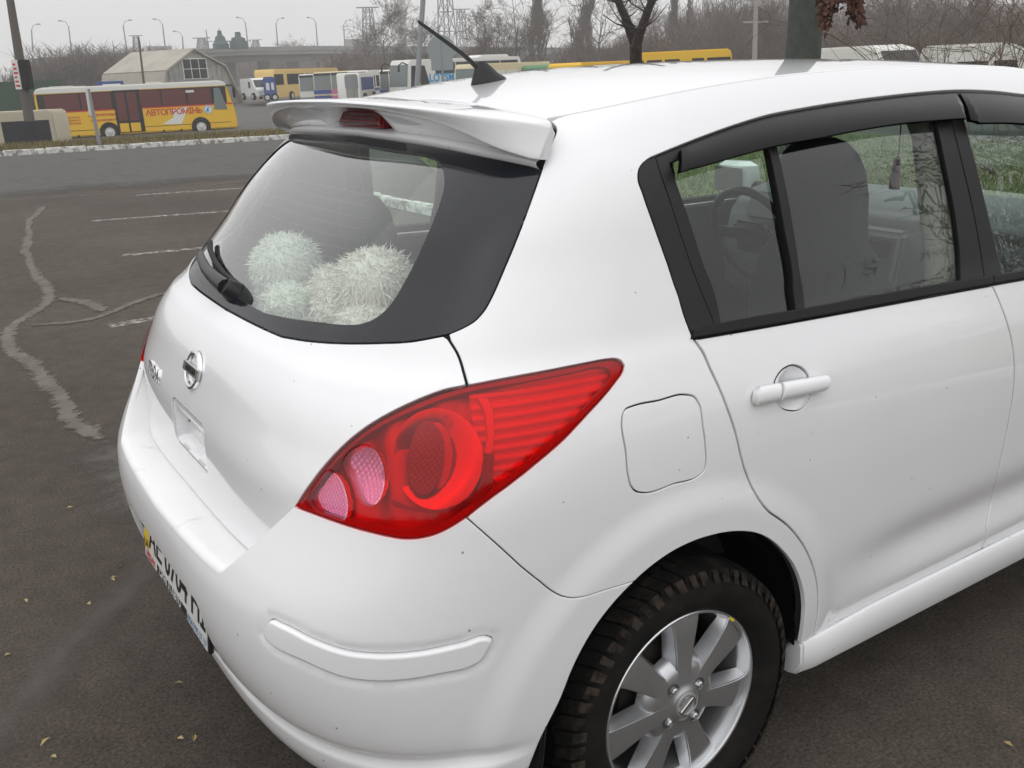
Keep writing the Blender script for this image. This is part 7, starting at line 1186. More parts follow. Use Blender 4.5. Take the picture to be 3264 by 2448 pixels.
# ---- generic buses
def bus(name,label,cat_,pr,pf_,H,W,body_mat,glass,wins,band=(.50,.86),roof=None,stripe=None,group=None,nose='coach',side=-1,z=None,ac=False,curtain=None,top=None):
    """bus from its rear corner pr to its front corner pf_ ; the side shown is -y"""
    if top is not None: z=top-H
    o=yard(name,label,cat_,pr,heading(pr,pf_),group,z=(min(gz(pr[0],pr[1]),gz(pf_[0],pf_[1])) if z is None else z)); L=math.hypot(pf_[0]-pr[0],pf_[1]-pr[1])
    P={'coach':[(0,.3),(0,H*.9),(.15,H),(L-.5,H),(L-.25,H*.9),(L,H*.35),(L-.02,.3)],'van':[(0,.3),(.02,H*.92),(.15,H),(L*.62,H),(L*.74,H*.93),(L*.86,H*.56),(L*.985,H*.46),(L,.3)],'flat':[(0,.3),(0,H*.93),(.12,H),(L-.25,H),(L-.06,H*.92),(L,H*.40),(L,.3)]}[nose]
    m=MB(); m.prism(P,1,side*W,0); b=m.build('body',body_mat,o,bevel=.07,segs=2); y0=0; ys=0.0
    z0,z1=H*band[0],H*band[1]; fs=1
    yo=.012
    for i,(a,c) in enumerate(wins):
        m=MB(); m.box((a*L,-yo-.012,z0),(c*L,.03,z1)) if side>0 else m.box((a*L,-.03,z0),(c*L,yo,z1)); w=m.build('side_window',glass,b,bevel=.02)
        if curtain: 
            m=MB(); m.box((a*L+.05,-yo-.02,z0+.05),(c*L-.05,-.012,z1-.05)); m.build('curtain',curtain,w)
    if stripe:
        m=MB(); m.box((.05,-.012,H*.36),(L*.97,.02,H*.44)); m.build('stripe',stripe,b)
    if nose!='van':
        xa,za,xb,zb=(L-.245,H*.89,L-.02,H*.40) if nose=='coach' else (L-.07,H*.90,L-.003,H*.45)
        m=MB(); s_=side; m.add([(xa+.02,s_*.12,za),(xa+.02,s_*(W-.12),za),(xb+.03,s_*(W-.10),zb),(xb+.03,s_*.10,zb)],[(0,1,2,3)]); m.build('windscreen','windscreen_grey',b)
        for yy in (.3,W-.3): m=MB(); m.lathe([(0,.03),(.12,.03),(.13,-.05)],14,0,(L-.0,s_*yy,H*.22)); m.build('headlamp','hub_white',b)
    else:
        m=MB(); s_=side; m.add([(L*.748,s_*.12,H*.915),(L*.748,s_*(W-.12),H*.915),(L*.865,s_*(W-.1),H*.575),(L*.865,s_*.1,H*.575)],[(0,1,2,3)]); m.build('windscreen','dark_glass',b)
        for yy in (.25,W-.25): m=MB(); m.lathe([(0,.02),(.11,.02),(.13,-.05)],14,0,(L,s_*yy,H*.36)); m.build('headlamp','hub_white',b)
        m=MB(); m.box((L-.06,s_*W*.9 if s_<0 else W*.1,.28),(L+.06,s_*W*.1 if s_<0 else W*.9,.46)); m.build('front_bumper','steel',b,bevel=.03)
    r=.36 if H<2.6 else .47
    for x in (L*.2,L*.80):
        wheel_yard(o,x,-.10 if side>0 else .10-.2,r,s=-1); wheel_yard(o,x,side*(W-.12),r,s=1)
    if ac: m=MB(); m.prism([(L*.08,H),(L*.10,H+.22),(L*.33,H+.22),(L*.38,H)],1,side*W*.85,side*W*.15); m.build('air_unit','coach_white',b,bevel=.05)
    if roof: m=MB(); m.box((.1,side*W*.97 if side<0 else .05,H-.05),(L-.5,0 if side<0 else W*.97,H+.012)); m.build('roof_cap',roof,b,bevel=.02)
    return o,b,L
G1='buses parked in the far row'
bus('minibus','grimy cream minibus with a dark rear window at the left edge','minibus',(7.38,54.32,-1.91),(0.79,57.94,-2.08),2.35,2.2,'dirty_cream','dark_glass',[(.03,.36),(.40,.66)],(.22,.80),side=-1,top=(6.22,54.48,0.09)[2])
bus('bus','white bus roof showing just behind the yellow coach','bus',(10.44,79.14,-2.31),(14.22,78.50,-1.80),3.02,2.4,'coach_white','dark_glass',[(.05,.3),(.34,.6),(.64,.9)],side=1,top=(12.53,78.81,1.04)[2])
bus('van','white panel van with black windscreen in front of the hangar','van',(33.44,102.37,-0.34),(33.45,97.09,-0.52),2.15,1.9,'coach_white','dark_glass',[(.50,.62)],(.55,.84),nose='van',side=1,top=(34.36,101.00,1.24)[2])
bus('kiosk_bus','small blue cabin bus beside the white panel van','bus',(33.72,95.93,-0.52),(34.92,95.49,-0.56),2.35,2.2,'bus_blue','coach_white',[(.2,.45),(.6,.8)],(.45,.75),nose='flat',side=1,top=(34.41,95.68,1.39)[2])
bus('bus','pale amber bus with black side windows beside the blue cabin bus','bus',(37.60,103.03,-0.82),(50.59,115.02,-1.32),3.35,2.4,'bus_amber','dark_glass',[(.0,.12),(.17,.42),(.44,.68),(.70,.95)],(.50,.84),nose='coach',side=1,top=(37.97,102.90,2.17)[2])
def mini(xd,yt,label,c,stripe,D=98,w=72,nose_mat=None):
    o,b,L=bus('minibus',label,'minibus',AT(xd+w,209,D+5),AT(xd+22,213,D-3),3.0,2.0,c,'dark_glass',[(.50,.66),(.70,.84)],(.48,.84),nose='flat',side=-1,stripe=stripe,group=G1,top=AT(xd+w,yt-5,D+5)[2])
    m=MB(); m.box((L-.03,-2.0,.35),(L+.05,-.05,.75)); m.build('front_bumper',nose_mat or 'steel',b,bevel=.03)
    if nose_mat: m=MB(); m.box((L-.02,-2.02,.9),(L+.015,-.03,1.3)); m.build('front_band',nose_mat,b)
    m=MB(); m.box((L-.10,-1.9,2.66),(L+.0,-.15,2.88)); m.build('route_board','dark_glass',b)
mini(668,162,'white minibus, leftmost of the row of minibuses facing the lot','coach_white',None,D=106)
mini(700,158,'minibus with a blue nose, second from the left of the row','bus_cream','bus_blue',D=104,nose_mat='bus_blue')
mini(738,156,'cream minibus with a pink stripe, third from the left of the row','bus_cream','stripe_pink',D=102,nose_mat='stripe_pink')
mini(776,155,'white minibus with a blue stripe beside the grey gatepost','coach_white','bus_blue',D=100,nose_mat='bus_blue')
mini(846,153,'white minibus with a blue front stripe, left of the one with the pink band','coach_white','bus_blue',D=94,nose_mat='bus_blue')
mini(868,152,'cream minibus with a pink band beside the lettered white coach','bus_cream','stripe_pink',D=90,nose_mat='stripe_pink')
bus('van','white van seen from behind with a red lamp, right of the grey gatepost','van',(34.24,74.12,-0.44),(38.84,80.80,-0.54),2.6,1.9,'coach_white','curtain_blue',[(.1,.9)],(.45,.85),nose='flat',side=1,top=(34.89,73.82,1.61)[2])
# lettered white coach
F_=(37.84,72.35,-0.62); R_=(51.65,75.70,-0.37)
lo,lb,LL=bus('coach','white coach with LOTSMAN in blue letters and black windows','coach',R_,F_,3.55,2.5,'coach_white','dark_glass',[(.03,.20),(.205,.40),(.405,.60),(.605,.775)],(.645,.92),nose='coach',side=-1,ac=True,top=(51.70,75.67,2.74)[2])
m=MB(); m.prism([(LL*.80,.45),(LL*.985,.45),(LL*.965,3.55*.86),(LL*.86,3.55*.86)],1,-.01,.02); m.build('door','dark_glass',lb,bevel=.01)
me=text_mesh('LOTSMAN',.92,.004,.035,spacing=1.05); me.transform(Matrix.Translation((LL*.675,.022,1.98))@Matrix.Rotation(math.pi,4,'Z')@Matrix.Rotation(math.pi/2,4,'X')); link('lettering',me,'sign_blue',lb)
m=MB(); m.prism([(LL*.90,1.2),(LL*.925,1.2),(LL*.92,1.75),(LL*.905,1.75)],1,.02,.05); m.build('green_reflection','vest_reflection',lb)  # reflection of a green vest in the door, painted on as a thin piece
for s in (-.15,-2.35):
    m=MB(); m.tube([(LL-.2,s,3.15),(LL+.35,s,3.35),(LL+.75,s,3.1),(LL+.78,s,2.6)],[.05,.05,.07,.09],8); m.build('mirror_arm','tyre_black',lb,smooth=True)
# cream bus with blue curtains, green and yellow buses beside it
bus('bus','cream bus with blue curtains parked nose-on beside the lettered coach','bus',(44.56,61.13,-0.09),(34.96,55.56,-0.08),2.95,2.4,'bus_cream','coach_white',[(.02,.15),(.17,.33),(.35,.52),(.54,.70),(.72,.85)],(.52,.84),nose='flat',side=-1,curtain='curtain_blue',top=(44.52,61.16,2.11)[2])
bus('bus','green bus roof showing over the car roof','bus',(46.59,59.61,-0.14),(41.07,56.26,-0.16),2.55,2.4,'bus_green','dark_glass',[(.1,.9)],(.5,.8),nose='flat',side=-1,top=(43.73,58.02,1.90)[2])
bus('bus','low yellow bus roof left of the dark forked tree','bus',(45.74,52.56,0.04),(37.85,48.68,0.11),2.62,2.4,'coach_yellow','dark_glass',[(.1,.9)],(.5,.8),nose='flat',side=-1,top=(45.62,52.67,2.00)[2])
bus('bus','tall yellow bus behind the dark forked tree','bus',(41.69,48.13,0.23),(46.37,43.72,0.40),3.15,2.4,'coach_yellow','dark_glass',[(.02,.12),(.15,.30),(.33,.48),(.60,.72),(.75,.98)],(.55,.84),nose='flat',side=1,top=(43.97,46.09,2.41)[2])
bus('van','white high-roof van right of the thick concrete post','van',(32.59,26.15,0.88),(31.59,20.88,0.82),2.62,2.0,'coach_white','dark_glass',[(.03,.66)],(.50,.74),nose='van',side=1,top=(33.17,25.43,2.11)[2])
bus('van','white high-roof van behind the twiggy bush at the right edge','van',(28.58,18.20,0.74),(30.73,14.59,0.68),2.72,2.0,'coach_white','dark_glass',[(.03,.25),(.28,.50),(.54,.70)],(.50,.80),nose='van',side=1,top=(29.26,17.16,2.00)[2])
# ---- hangar
hx=yard('hangar','beige faceted metal hangar with a six-pane gable window','hangar',(25.01,102.74,0.56),heading((25.01,102.74,0.56),(35.32,108.07,-0.04)),z=(29.73,105.61,4.22)[2]-5.9)
HW=math.hypot((25.01,102.74,0.56)[0]-(35.32,108.07,-0.04)[0],(25.01,102.74,0.56)[1]-(35.32,108.07,-0.04)[1])
principled('hangar_roof',(.37,.345,.29),.85,noise=(.4,(.29,.27,.23),.4,.65)); principled('hangar_wall',(.34,.335,.31),.8,noise=(.8,(.25,.245,.23),.4,.6)); principled('hangar_door',(.26,.30,.35),.7)
HH=5.9
sec=[(0,0),(HW*.09,HH*.62),(HW*.43,HH),(HW*.57,HH*1.0),(HW*.80,HH*.74),(HW,0)]
sec=[(0,0),(HW*.10,HH*.64),(HW*.46,HH),(HW*.82,HH*.70),(HW,0)]
m=MB(); m.prism(sec,1,0,9); m.build('wall','hangar_wall',hx)
for i in range(4):
    (xa,za),(xb,zb)=sec[i],sec[i+1]; d=Vector((xb-xa,0,zb-za)); n_=Vector((-d.z,0,d.x)).normalized()*.18
    m=MB(); e=.35; V=[]
    for y in (-e,9+e):
        V+=[Vector((xa,y,za)),Vector((xb,y,zb)),Vector((xb,y,zb))+n_,Vector((xa,y,za))+n_]
    m.add(V,[(0,1,2,3),(4,7,6,5),(0,4,5,1),(1,5,6,2),(2,6,7,3),(3,7,4,0)]); m.build('roof_panel','hangar_roof',hx)
for k in range(14):
    x=HW*(.08+.84*k/13); zt=np.interp(x,[s_[0] for s_ in sec],[s_[1] for s_ in sec])
    if HW*.31<x<HW*.62: continue
    m=MB(); m.box((x-.05,-.09,0),(x+.05,.0,zt-.1)); m.build('wall_rib','hangar_wall',hx)
wf=MB(); wf.box((HW*.31,-.10,HH*.50),(HW*.605,-.02,HH*.86)); win=wf.build('window','coach_white',hx)
for r_ in range(2):
    for c_ in range(3):
        x0=HW*(.32+.095*c_); zz0=HH*(.515+.17*r_); m=MB(); m.box((x0,-.14,zz0),(x0+HW*.083,-.09,zz0+HH*.155)); m.build('pane','dark_glass',win)
m=MB(); m.box((HW*.33,-.10,0),(HW*.64,-.01,HH*.47)); m.build('door','hangar_door',hx)
# ---- container, blue box, white building, posts
def simple_box(name,label,cat_,a,b,h,dep,mat,z=None,cap=None,ribs=0):
    o=yard(name,label,cat_,a,heading(a,b),z=z); L=math.hypot(b[0]-a[0],b[1]-a[1]); m=MB(); m.box((0,0,0),(L,dep,h)); w=m.build('wall',mat,o,bevel=.03)
    if cap: m=MB(); m.box((-.1,-.1,h),(L+.1,dep+.1,h+.15)); m.build('roof',cap,o)
    for k in range(ribs): m=MB(); x=L*(k+.5)/ribs; m.box((x-.08,-.06,.1),(x+.08,0,h-.1)); m.build('wall_rib',mat,w)
    return o
simple_box('container','long dark green container behind the yellow coach','container',(5.27,83.72,-0.52),(12.72,82.83,-0.66),(10.66,83.15,1.46)[2]-gz(6,83),2.4,'container_green',ribs=14)
simple_box('container','blue container roof between the coach and the hangar','container',(17.07,92.21,-1.17),(19.35,91.74,-1.18),(18.56,91.91,1.36)[2]-gz(20,90),2.4,'bus_blue',ribs=5)
wb=simple_box('building','white walled building with a blue base at the left edge','building',(3.64,89.84,-1.37),(9.39,89.36,-1.47),(10.14,89.27,5.65)[2]-gz(4,90),8,'building_white',cap='steel',ribs=0)
m=MB(); Lw=math.hypot((3.64,89.84,-1.37)[0]-(9.39,89.36,-1.47)[0],(3.64,89.84,-1.37)[1]-(9.39,89.36,-1.47)[1]); m.box((0,-.06,0),(Lw-.9,0,2.9)); m.build('base_band','bus_blue',wb)
for k in range(2): m=MB(); m.box((.6+k*1.8,-.05,3.6),(1.6+k*1.8,.02,5.2)); m.build('window','dark_glass',wb)
def post(name,label,cat_,base,top,r0,r1,mat,parts=None,z0=None):
    b=Vector(base); 
    if z0 is not None: b.z=z0
    t=Vector(top)-b; o=empty(name,label,cat_,b); m=MB(); m.tube([(0,0,0),tuple(t*.5),tuple(t)],[r0,(r0+r1)/2,r1],14); m.build('shaft',mat,o,smooth=True); return o,t
P0=(4.52,41.59,0.02); P1=(4.60,41.58,5.53)
o,tv=post('lamp_post','leaning concrete post with a poster and a dark box at the left','post',P0,P1,.20,.13,principled('pole_dark',(.11,.098,.088),.9).name)
q=tv*((262-158)/322.); m=MB(); m.box((q.x+.10,q.y-.34,q.z-.75),(q.x+.36,q.y+.0,q.z+.75)); 
m=MB(); m.box((-.22,-.26,-.55),(.02,-.20,.55)); m.xf(T_(q.x,q.y,q.z)@Matrix.Rotation(-.57,4,'Z')); m.build('poster','coach_white',o)
for k in range(6): m=MB(); m.box((-.18,-.275,-.45+k*.16),(-.02-.03*(k%3),-.262,-.38+k*.16)); m.xf(T_(q.x,q.y,q.z)@Matrix.Rotation(-.57,4,'Z')); m.build('poster_print','coach_red',o)
m=MB(); m.box((.06,-.30,-.55),(.36,.10,.55)); m.xf(T_(q.x,q.y,q.z)@Matrix.Rotation(-.57,4,'Z')); m.build('meter_box','tyre_black',o,bevel=.02)
o,tv=post('sign_post','thin grey sign post on the verge in front of the yellow coach','sign post',(3.54,23.13,0.08),(3.48,23.14,1.35),.045,.04,'steel',z0=.02)
m=MB(); m.box((-.05,-.02,-.62),(.05,.06,.0)); m.xf(T_(tv.x,tv.y,tv.z)@Matrix.Rotation(.62,4,'Z')); m.build('sign_plate','hub_white',o,bevel=.01)
o,tv=post('lamp_post','tall grey steel lamp post rising behind the rear spoiler','post',(25.98,49.21,-1.20),(26.86,48.73,6.85),.17,.14,'steel')
o,tv=post('road_sign','round traffic sign seen from behind, with a small plate below','road sign',(20.62,36.17,-0.13),(20.55,36.21,3.01),.045,.045,'steel')
SM=Matrix.Rotation(math.atan2(FWD.y,FWD.x)-math.pi/2,4,'Z')
principled('sign_back',(.27,.30,.31),.5,metal=.3)
m=MB(); m.lathe([(0,.02),(.60,.02),(.62,.0),(.60,-.02),(0,-.02)],32,1); q=tv*.965; m.xf(T_(q.x,q.y,q.z-.45)@SM); m.build('sign_disc','sign_back',o,smooth=False)
m=MB(); m.box((-.48,-.02,-.22),(.48,.02,.22)); q=tv*.62; m.xf(T_(q.x,q.y,q.z)@SM); pl=m.build('sign_plate','sign_back',o)
gp=(17.90,39.82,0.07); o=yard('gatepost','square light grey gatepost in front of the minibus row','gatepost',gp,.6)
m=MB(); m.box((-.21,-.21,0),(.21,.21,(17.99,39.77,1.52)[2]-gz(gp[0],gp[1]))); m.build('shaft','concrete',o,bevel=.03); m=MB(); m.box((-.22,-.22,(17.95,39.79,0.92)[2]-gz(gp[0],gp[1])),(.22,.22,(17.99,39.77,1.44)[2]-gz(gp[0],gp[1]))); m.build('cap_band','steel',o)
o,tv=post('utility_pole','concrete utility pole with a cross arm behind the tall yellow bus','post',(53.92,48.82,-0.44),(53.79,48.97,6.50),.19,.15,'concrete')
m=MB(); q=tv*.70; m.box((-.9,-.06,-.06),(.9,.06,.06)); m.xf(T_(q.x,q.y,q.z)@SM); m.build('cross_arm','concrete',o)
# ---- overpass with lamps
principled('bridge',(.24,.235,.225),.9,noise=(.12,(.17,.165,.16),.35,.65)); principled('bridge_dark',(.12,.12,.118),.9)
D0=(51.71,221.80,6.62); br=empty('overpass','long grey concrete road overpass crossing behind the hangar','overpass',(D0[0],D0[1],0))
pts=[(33.21,210.20,5.74),(45.61,214.98,6.51),(60.41,217.49,7.18),(72.79,217.85,7.58),(90.08,217.77,7.76),(115.31,214.63,7.41),(168.78,199.97,6.17)]; org=Vector((D0[0],D0[1],0))
for (a,b) in zip(pts[:-1],pts[1:]):
    a=Vector(a)-org; b=Vector(b)-org; pass
    for nm,lo_,hi_,off,mt in (('deck',-1.7,-.95,0,'bridge'),('parapet',-.95,0.,-.2,'bridge'),('girder',-3.1,-1.7,1.2,'bridge_dark')):
        m=MB(); n_=Vector((-(b-a).y,(b-a).x,0)).normalized(); f=n_*off; g_=n_*(off+9)
        V=[a+f+Vector((0,0,lo_)),b+f+Vector((0,0,lo_)),b+f+Vector((0,0,hi_)),a+f+Vector((0,0,hi_)),a+g_+Vector((0,0,lo_)),b+g_+Vector((0,0,lo_)),b+g_+Vector((0,0,hi_)),a+g_+Vector((0,0,hi_))]
        m.add(V,[(0,1,2,3),(5,4,7,6),(3,2,6,7),(1,0,4,5),(0,3,7,4),(2,1,5,6)]); m.build(nm,mt,br)
for xd in (420,500,575,640,705,775,850,930,1010): 
    p=Vector(AT(xd,103,238))-org; m=MB(); m.box((-1.1,-1.1,-6),(1.1,1.1,p.z-3.0)); q=m.build('pier','bridge_dark',br); q.location=(p.x,p.y+3,0)
def lamp_post(xd,y0,y1,D,lean=0,arm=-1,label=''):
    b=Vector(AT(xd,y0,D)); t=Vector(AT(xd+lean,y1,D))-b; o=empty('street_lamp',label,'street lamp',b,group='street lamps on the overpass'); m=MB(); m.tube([(0,0,0),tuple(t)],[.17,.11],8); m.build('shaft','steel',o)
    if arm:
        e=t+RGT*(1.6*arm)+Vector((0,0,1.0)); m=MB(); m.tube([tuple(t*.97),tuple(t+RGT*(.5*arm)+Vector((0,0,.8))),tuple(e)],.06,6); m.build('arm','steel',o); m=MB(); m.box((-.2,-.5,-.1),(.2,.5,.1)); q=m.build('lamp_head','steel',o); q.location=e; q.rotation_euler=(0,0,-.58)
LB='overpass lamp '
for xd,y0,y1,lean,arm,w in ((71,112,64,-3,1,'above the left thicket'),(156,124,56,-8,-1,'second from the left'),(275,114,55,-9,1,'left of the hangar roof'),(358,112,52,-7,-1,'above the left slope of the hangar roof'),(396,109,78,-2,-1,'low with a long arm beside the hangar peak'),(450,105,64,-5,0,'without an arm, right of the hangar peak'),(536,102,48,-6,-1,'right of the tank towers'),(600,100,50,-4,1,'left of the small far tree'),(686,99,48,-4,-1,'above the pale amber bus'),(745,99,54,-3,1,'left of the first pylon')):
    lamp_post(xd,y0,y1,226,lean,arm,LB+w)
# two dark tank towers standing on the overpass
for xd,lab in ((478,'onion-topped dark tank tower on the overpass, left of the pair'),(517,'stepped dark tank tower on the overpass, right of the pair')):
    b=Vector(AT(xd,106,224)); o=empty('tank_tower',lab,'tower',b); principled('tank_green',(.035,.07,.075),.7) if 'tank_green' not in MATS else None
    m=MB(); m.lathe([(0,0),(1.7,0),(1.7,1.0),(1.2,1.6),(1.0,2.4),(.5,2.9),(.45,3.6),(.1,3.8),(0,4.4)],16,2) if xd==478 else m.lathe([(0,0),(2.0,0),(2.0,1.5),(1.6,1.5),(1.5,2.2),(.7,2.5),(.6,3.4),(0,3.5)],8,2); m.build('tank','tank_green',o)
    m=MB()
    for dx in (-2.6,-1.3,0,1.3,2.6): m.tube([(dx*RGT.x,dx*RGT.y,0),(dx*RGT.x,dx*RGT.y,1.6)],.06,5)
    m.tube([(-2.6*RGT.x,-2.6*RGT.y,1.6),(2.6*RGT.x,2.6*RGT.y,1.6)],.06,5); m.build('railing','tank_green',o)
# ---- lattice pylons
def pylon(label,xd,y0,y1,D,w,lean=-6):
    b=Vector(AT(xd,y0,D)); t=Vector(AT(xd+lean,y1,D))-b; H=t.length; o=empty('lattice_pylon',label,'pylon',b,group='lattice pylons'); m=MB(); n=max(4,int(H/(w*1.1)))
    c=[(-1,-1),(1,-1),(1,1),(-1,1)]; W=lambda f:w*.5*(1-.45*f)
    P=lambda k,f:Vector(t)*f+Vector((c[k][0]*W(f),c[k][1]*W(f),0)); th=max(.06,min(.13,w*.05))
    for k in range(4): m.tube([P(k,0),P(k,1)],th,4)
    for i in range(n):
        f0,f1=i/n,(i+1)/n
        for k in range(4): m.tube([P(k,f0),P((k+1)%4,f1)],th*.6,3); m.tube([P((k+1)%4,f0),P(k,f1)],th*.6,3); m.tube([P(k,f1),P((k+1)%4,f1)],th*.6,3)
    m.build('lattice','steel',o); m=MB(); m.tube([t-RGT*w*.9,t+RGT*w*.9],th,4); m.build('cross_arm','steel',o); return o
pylon('lattice pylon left of the bushy tree behind the antenna',800,150,16,210,2.6); pylon('tall lattice pylon right of the grey steel lamp post',970,150,-60,190,2.9,-12); pylon('thin lattice pylon between the round sign and the bare trees',1000,160,20,240,2.4,-5)
pylon('thin lattice mast right of the dark forked tree',1528,140,-40,200,2.0,2); pylon('broad lattice gantry left of the thick concrete post',1600,120,-40,180,5.5,0); pylon('thin lattice mast over the left slope of the hangar',298,120,77,180,1.3,-5); pylon('short lattice pylon right of the hangar peak',438,108,82,235,2.2,-3); pylon('small lattice pylon right of the tank towers',553,104,86,240,1.6,-1)
# ---- hazy blocks on the horizon
principled('far_block',(.33,.31,.29),.9); principled('far_glass',(.10,.11,.12),.5)
def block(label,x0,x1,yt,D,yb=165,rows=6,cols=4):
    a,b=AT(x0,yb,D),AT(x1,yb,D); o=empty('apartment_block',label,'building',(a[0],a[1],-4),heading(a,b)); L=math.hypot(b[0]-a[0],b[1]-a[1]); H=AT((x0+x1)/2,yt,D)[2]+4
    m=MB(); m.box((0,0,0),(L,14,H)); w=m.build('wall','far_block',o)
    for i in range(rows):
        for j in range(cols): m=MB(); x=L*(j+.25)/cols; z=H*.25+H*.72*i/rows; m.box((x,-.2,z),(x+L*.45/cols,.05,z+H*.40/rows)); m.build('window','far_glass',w)
block('hazy tower block above the thick concrete post',1610,1690,-10,420,rows=9,cols=4); block('broad hazy block right of the thick concrete post',1840,2010,30,380,rows=7,cols=8); block('hazy chimney-like tower in the middle of the sky',866,884,-20,520,rows=8,cols=1); block('low pale hall on the horizon left of the first pylon',750,800,84,330,rows=1,cols=6); block('hazy tower at the far left above the thicket',44,60,70,420,rows=6,cols=1); block('pale hall roof behind the hangar peak',326,380,99,330,rows=1,cols=4); block('hazy block at the right edge behind the twiggy bush',2050,2230,10,360,rows=7,cols=7)
# ---- bare trees
principled('bark',(.115,.098,.085),.95,noise=(6,(.075,.064,.056),.4,.65)); principled('twigs',(.118,.096,.082),.95); principled('bark_dark',(.035,.027,.024),.9,noise=(14,(.060,.048,.042),.45,.7),bump=(40,.6,.01)); principled('twigs_brown',(.115,.082,.062),.95)
def grow(seed,H,kind='round',twig=1.,r0=None,levels=4,trunk_h=.25):
    """returns (trunk, crown) tube collections of a leafless tree of height H"""
    r=random.Random(seed); tr=MB(); cr=MB(); r0=r0 or H*.018
    def limb(p,d,L,rad,lev):
        n=4 if lev<2 else 3; pts=[p]; dd=d.copy()
        for k in range(n):
            up=.10 if kind=='round' else .30
            dd=(dd+Vector((r.uniform(-1,1),r.uniform(-1,1),r.uniform(-.6,1)))*(.16+.05*lev)+Vector((0,0,up*.5))).normalized(); pts.append(pts[-1]+dd*(L/n))
        rr=[rad*(1-.62*k/n) for k in range(n+1)]
        (tr if lev==0 else cr).tube(pts,rr,7 if lev==0 else (5 if lev==1 else 3),cap=lev<1)
        if lev>=levels: return
        cnt={0:7,1:5,2:5,3:4}.get(lev,3)
        if kind=='poplar': cnt={0:34,1:6,2:4,3:3}.get(lev,3)
        if lev==levels-1: cnt=int(cnt*twig+.5)
        for c in range(cnt):
            f=r.uniform(trunk_h if lev==0 else .25,1.) if kind!='poplar' else r.uniform(.08 if lev==0 else .2,1.)
            i=min(n-1,int(f*n)); q=pts[i].lerp(pts[i+1],f*n-i); ax=(pts[i+1]-pts[i]).normalized()
            side=ax.cross(Vector((r.uniform(-1,1),r.uniform(-1,1),r.uniform(-1,1)))).normalized()
            if kind=='poplar': nd=(ax*.86+side*.42+Vector((0,0,.5))).normalized() if lev else (Vector((side.x,side.y,0))*.28+Vector((0,0,1))).normalized(); l2=L*(.30 if lev==0 else .45)*(1.15-.75*f if lev==0 else 1)
            else: nd=(ax*r.uniform(.45,.8)+side*r.uniform(.6,.95)).normalized(); l2=L*r.uniform(.48,.72)
            limb(q,nd,l2,max(rr[i]*r.uniform(.42,.6),.017 if kind=='round' else .022),lev+1)
    limb(Vector((0,0,0)),Vector((0,0,1)),H*(.62 if kind=='round' else .96),r0,0)
    return tr,cr
post('wooden_pole','thin bare pole standing in front of the hangar roof','post',(19.10,83.59,0.22),(19.18,83.58,4.75),.10,.07,'bark')
TREES={}
def tree(label,base,H,kind,seed,group='bare trees beyond the yard',twig=1.,r0=None,levels=4,mats=('bark','twigs'),z=None,name='bare_tree',trunk_h=.25,spin=0.):
    key=(kind,seed,levels,twig,r0,trunk_h)
    if key not in TREES:
        tr,cr=grow(seed,10.,kind,twig,r0,levels,trunk_h); TREES[key]=(mesh_from('trunk',tr.v,tr.f,smooth=True),mesh_from('crown',cr.v,cr.f,smooth=True))
    a,b=TREES[key]; o=empty(name,label,'tree',(base[0],base[1],(gz(base[0],base[1])-.1) if z is None else z),spin,group); o.scale=(H/10,)*3
    for nm,me,mt in (('trunk',a,mats[0]),('crown',b,mats[1])):
        if not me.materials: me.materials.append(MATS[mt])
        c=bpy.data.objects.new(nm,me); COL.objects.link(c); c.parent=o
    return o
def tree_px(label,xd,yt,D,kind,seed,**k):
    b=AT(xd,200,D); H=AT(xd,yt,D)[2]-gz(b[0],b[1]); return tree(label,b,H,kind,seed,**k)
tree_px('round bushy bare tree behind the antenna tip',838,8,120,'round',11,twig=1.2,trunk_h=.12,levels=5); tree_px('bare tree joined to the bushy one, behind the grey steel lamp post',905,35,122,'round',12,twig=1.2,trunk_h=.1,spin=1.,levels=5)
tree_px('spreading bare tree right of the round sign',1062,22,118,'round',13,twig=1.2,trunk_h=.15,levels=5); tree_px('tall bare tree with a leaning trunk, left of the poplar pair',1118,-40,110,'round',14,twig=1.2,r0=.17); tree_px('columnar poplar behind the tall bare tree',1172,-55,150,'poplar',21,twig=1.4); tree_px('columnar poplar left of the dark forked tree',1238,-50,150,'poplar',22,twig=1.4)
tree_px('tall thin bare tree between the two poplars and the forked tree',1285,-60,105,'round',15,twig=1.2,r0=.13); tree_px('small round bare tree over the middle of the overpass',612,74,262,'round',12,twig=1.2,trunk_h=.1,spin=2.,levels=5); tree_px('columnar poplar right of the dark forked tree',1445,-40,150,'poplar',21,twig=1.4,spin=2.); tree_px('leaning bare tree right of the dark forked tree',1505,20,96,'round',14,twig=1.2,r0=.17,spin=2.4)
tree_px('bare tree left of the thick concrete post',1665,10,88,'round',13,twig=1.2,trunk_h=.15,spin=.7,levels=5); tree_px('tall bare tree behind the white van',1960,-70,78,'round',15,twig=1.2,r0=.13,spin=3.); tree_px('bare tree beside the utility pole',1590,30,110,'round',11,twig=1.2,trunk_h=.12,spin=2.,levels=5); tree_px('bare tree behind the right white van',2080,-30,84,'round',13,twig=1.2,trunk_h=.15,spin=4.,levels=5)
tree_px('broad bare tree filling the right end behind the vans',1885,0,100,'round',11,twig=1.2,trunk_h=.12,spin=5.,levels=5); tree_px('bare tree at the right edge of the yard',2180,-50,92,'round',14,twig=1.2,r0=.17,spin=5.); tree_px('slim bare tree behind the tall yellow bus',1352,10,125,'round',12,twig=1.2,trunk_h=.1,spin=3.,levels=5)
